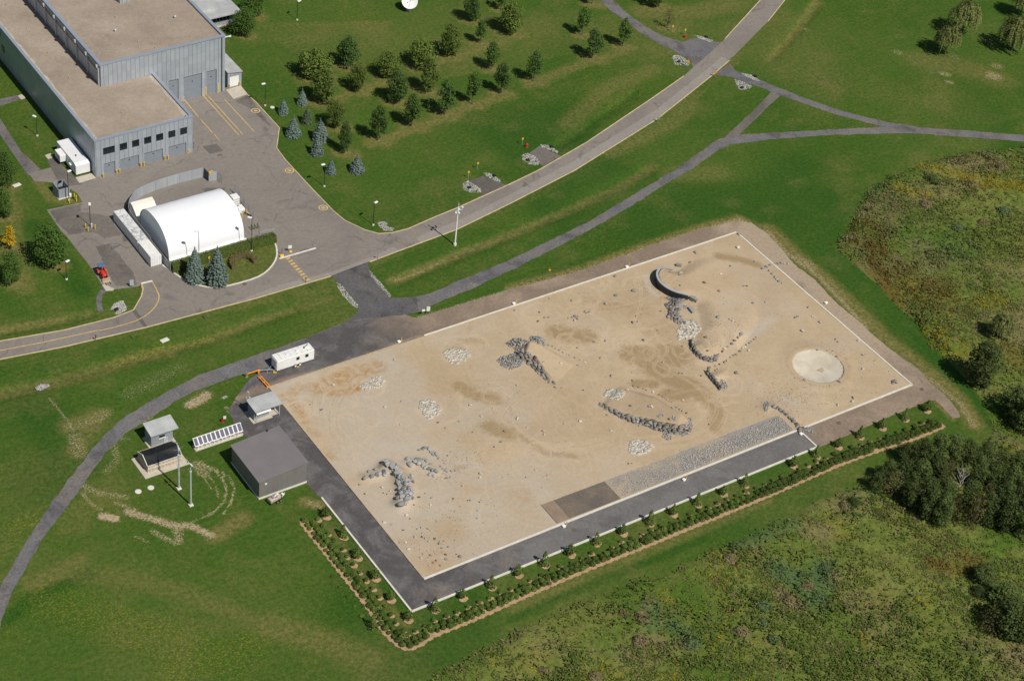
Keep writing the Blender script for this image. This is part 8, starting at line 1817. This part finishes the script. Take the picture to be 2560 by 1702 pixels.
mb = MB(); mb.add([(2.7, -.85, .05), (2.7, .85, .05), (2.7, .85, .75), (2.7, -.85, .75), (3.4, -.85, .05), (3.4, .85, .05), (2.78, -.85, .12), (2.78, .85, .12), (2.78, .85, .72), (2.78, -.85, .72), (3.4, -.85, .1), (3.4, .85, .1)], [(0, 3, 2, 1), (0, 1, 5, 4), (6, 7, 8, 9), (6, 10, 11, 7), (4, 5, 11, 10), (3, 9, 8, 2), (0, 4, 10, 6), (0, 6, 9, 3), (1, 7, 11, 5), (1, 2, 8, 7)]); mb.build('bucket', M['tan_wood'], t_, True)
mb = MB()
for y_ in (-.45, .45): mb.box(3.4, 4.2, y_ - .06, y_ + .06, .06, .12)
mb.build('fork', M['dark_metal'], t_, True)

# white caravan-like lab trailer
tr = thing('lab_trailer', 'white box trailer with two dark windows parked on the dark ring road', 'trailer', (7.8, 64.4, .05))
mb = MB(); mb.box(3.5, 12.05, 63.35, 65.75, .5, 3.02); mb.build('body', M['white_paint'], tr, bevel=.06)
mb = MB(); mb.box(3.55, 12.0, 63.4, 65.7, 3.026, 3.08); mb.build('roof', M['off_white'], tr)
mb = MB()
for x_ in (4.6, 5.6, 6.9, 8.1, 9.3, 10.6): mb.box(x_, x_ + .06, 63.4, 65.7, 3.083, 3.12)
mb.box(3.6, 11.9, 64.9, 64.98, 3.083, 3.12); mb.build('roof_seam', M['dirty_white'], tr)
mb = MB(); mb.box(10.4, 11.4, 64.3, 65.0, 3.1, 3.3); mb.box(6.0, 6.5, 64.2, 64.7, 3.1, 3.25); mb.box(8.4, 9.0, 64.3, 64.8, 3.1, 3.25); mb.build('roof_vent', M['off_white'], tr, bevel=.03)
mb = MB(); mb.tube((10.3, 64.6, 3.4), (11.5, 65.1, 3.4), .07, n=6); mb.tube((10.3, 64.6, 3.2), (10.3, 64.6, 3.45), .12, n=8); mb.build('roof_pipe', M['dark_metal'], tr)
for x_ in (7.9, 9.95):
    mb = MB(); mb.box(x_, x_ + .72, 63.3, 63.34, 1.75, 2.45); mb.build('window', M['glass'], tr)
mb = MB(); mb.box(3.75, 5.1, 63.31, 63.345, .65, 2.75); mb.box(4.95, 5.0, 63.28, 63.31, 1.5, 1.9); mb.build('door', M['off_white'], tr)
mb = MB(); mb.box(3.42, 3.48, 63.6, 65.5, .7, 2.8); mb.build('end_panel', M['box_steel'], tr)
for x_ in (7.7, 8.75):
    mb = MB(); mb.tube((x_, 63.25, .38), (x_, 63.55, .38), .38, n=18); wh = mb.build('wheel', M['rubber'], tr); mb = MB(); mb.tube((x_, 63.2, .38), (x_, 63.24, .38), .24, n=14); mb.build('rim', M['white_paint'], wh)
mb = MB(); mb.box(7.95, 8.4, 62.95, 63.15, 0, .2); mb.build('wheel_chock', M['yellow'], tr)
mb = MB(); mb.tube((3.5, 63.8, .5), (1.9, 64.55, .5), .07); mb.tube((3.5, 65.4, .5), (1.9, 64.55, .5), .07); mb.build('drawbar', M['steel'], tr)
mb = MB(); mb.tube((3.0, 63.55, .22), (3.0, 63.85, .22), .2, n=12); mb.tube((3.3, 63.3, .18), (3.3, 63.6, .18), .17, n=12); mb.build('jockey_wheel', M['yellow'], tr)
V_ = 240 / 1636.0
A, B, C_, D_ = px(580, 830, 265, 715, V_, .9), px(580, 830, 445, 660, V_, .9), px(580, 830, 690, 640, V_, .7), px(580, 830, 450, 690, V_, 0)
t_ = thing('tow_frame', 'orange and blue steel frame joined to the drawbar of the white trailer', 'tow frame', (B[0], B[1], .05))
mb = MB(); mb.tube((*A, .95), (*B, 1.0), .11, n=8); mb.tube((*A, .95), (*A, .0), .08, n=6); mb.build('orange_beam', M['orange'], t_)
mb = MB(); mb.tube((*B, 1.0), (*C_, .75), .12, n=8); mb.build('blue_beam', M['blue_grey'], t_)
mb = MB(); mb.tube((*B, 1.1), (B[0] + .1, B[1] - .2, .0), .12, n=8); mb.cbox((B[0] + .05, B[1] - .1, .95), (.5, .4, .4)); q = np.array(B) * .4 + np.array(C_) * .6; mb.tube((q[0], q[1], .9), (q[0] + .1, q[1] - .15, 0), .07, n=6); mb.build('leg', M['orange'], t_)
A, B = px(580, 830, 465, 785, V_), px(580, 830, 625, 958, V_); d = np.array(B) - np.array(A); d /= np.linalg.norm(d); n2 = np.array([-d[1], d[0]])
t_ = thing('barrier_rail', 'bright orange double rail barrier at the sand yard corner', 'barrier', (A[0], A[1], .05)); 
for k, s in enumerate((-.22, .22)):
    a, b = np.array(A) + n2 * s, np.array(B) + n2 * s; mb = MB(); add_kerb(mb, [tuple(a), tuple(b)], .2, .35, .6); mb.build('rail', M['orange'], t_)
mb = MB()
for f_ in (.08, .5, .92): q = np.array(A) * (1 - f_) + np.array(B) * f_; mb.cbox((q[0], q[1], .18), (.7, .2, .34), math.atan2(n2[1], n2[0]))
mb.build('foot', M['white_paint'], t_)
# loaded cargo trailer by the barn
x, y = px(330, 930, 1605, 1440, 460 / 2061.0); t_ = thing('cargo_trailer', 'small two-axle trailer loaded with tan boxes by the barn wall', 'trailer', (x, y, 0), .22)
mb = MB(); mb.box(-1.6, 1.25, -.65, .65, .42, .55); mb.build('bed', M['dark_metal'], t_, True)
for x_ in (-.1, .65):
    mb = MB(); mb.tube((x_, -.86, .3), (x_, -.66, .3), .3, n=16); wh = mb.build('wheel', M['rubber'], t_, True); mb = MB(); mb.tube((x_, -.89, .3), (x_, -.865, .3), .17, n=12); mb.build('rim', M['steel'], wh, True)
mb = MB(); mb.extrude_x([(-.62, .56), (.62, .56), (.62, 1.15), (.3, 1.35), (-.3, 1.35), (-.62, 1.15)], -1.55, .95); mb.build('cargo', M['tan_wood'], t_, True, bevel=.06)
mb = MB(); mb.box(-1.0, -.7, -.4, .3, 1.36, 1.42); mb.box(-.4, .2, -.45, -.1, 1.3, 1.40); mb.box(-.3, .1, .05, .35, 1.355, 1.42); mb.build('strap', M['blue_top'], t_, True)
mb = MB(); mb.cbox((-.1, -.1, 1.39), (.5, .3, .1), .3); mb.cbox((.55, .1, 1.38), (.35, .4, .1), -.2); mb.build('white_wrap', M['white_paint'], t_, True)
mb = MB(); mb.tube((1.25, .4, .5), (2.3, 0, .5), .05, n=6); mb.tube((1.25, -.4, .5), (2.3, 0, .5), .05, n=6); mb.cbox((1.75, .0, .65), (.4, .5, .35)); mb.tube((2.25, 0, .2), (2.25, 0, .8), .06, n=6); mb.build('drawbar', M['white_paint'], t_, True)
# three concrete slabs standing by the crescent
for a, b, ln, rz_, lb in ((1215, 960, 1.9, -1.0, 'grey concrete slab standing at the end of the crescent rim'), (935, 1140, 1.7, 1.25, 'grey concrete slab lying in the rubble below the crescent'), (1165, 1200, 1.9, -1.45, 'grey concrete slab standing alone right of the rubble'), (920, 320, 1.3, -.5, 'grey concrete block at the upper end of the crescent rim')):
    u, v_ = 1580 + a * S4, 620 + b * S4; x, y, z = GS(u, v_, .5); mb = MB(); mb.box(-ln / 2, ln / 2, -.33, .33, -.3, .62); o = mb.build('concrete_slab', M['rock_grey'], None, True, bevel=.06); o.location = (x, y, z); o.rotation_euler = (.05, .04, rz_ - .25); tag(o, lb, 'slab', 'concrete slabs by the crescent')
A = px(260, 420, 1985, 850, 440 / 2355.0); t_ = thing('green_rack', 'dark green slanted steel rack behind the right end of the hedge', 'rack', (A[0], A[1], .05)); mb = MB()
for k in range(3): mb.tube((k * .75, .3, .1), (k * .75 + .1, .9, 1.2), .07, n=6); mb.tube((k * .75 + .1, .9, 1.2), (k * .75 + .55, .5, .1), .06, n=6)
mb.build('frame', M['leaf_deep'], t_, True)
print('objects', len(bpy.data.objects))
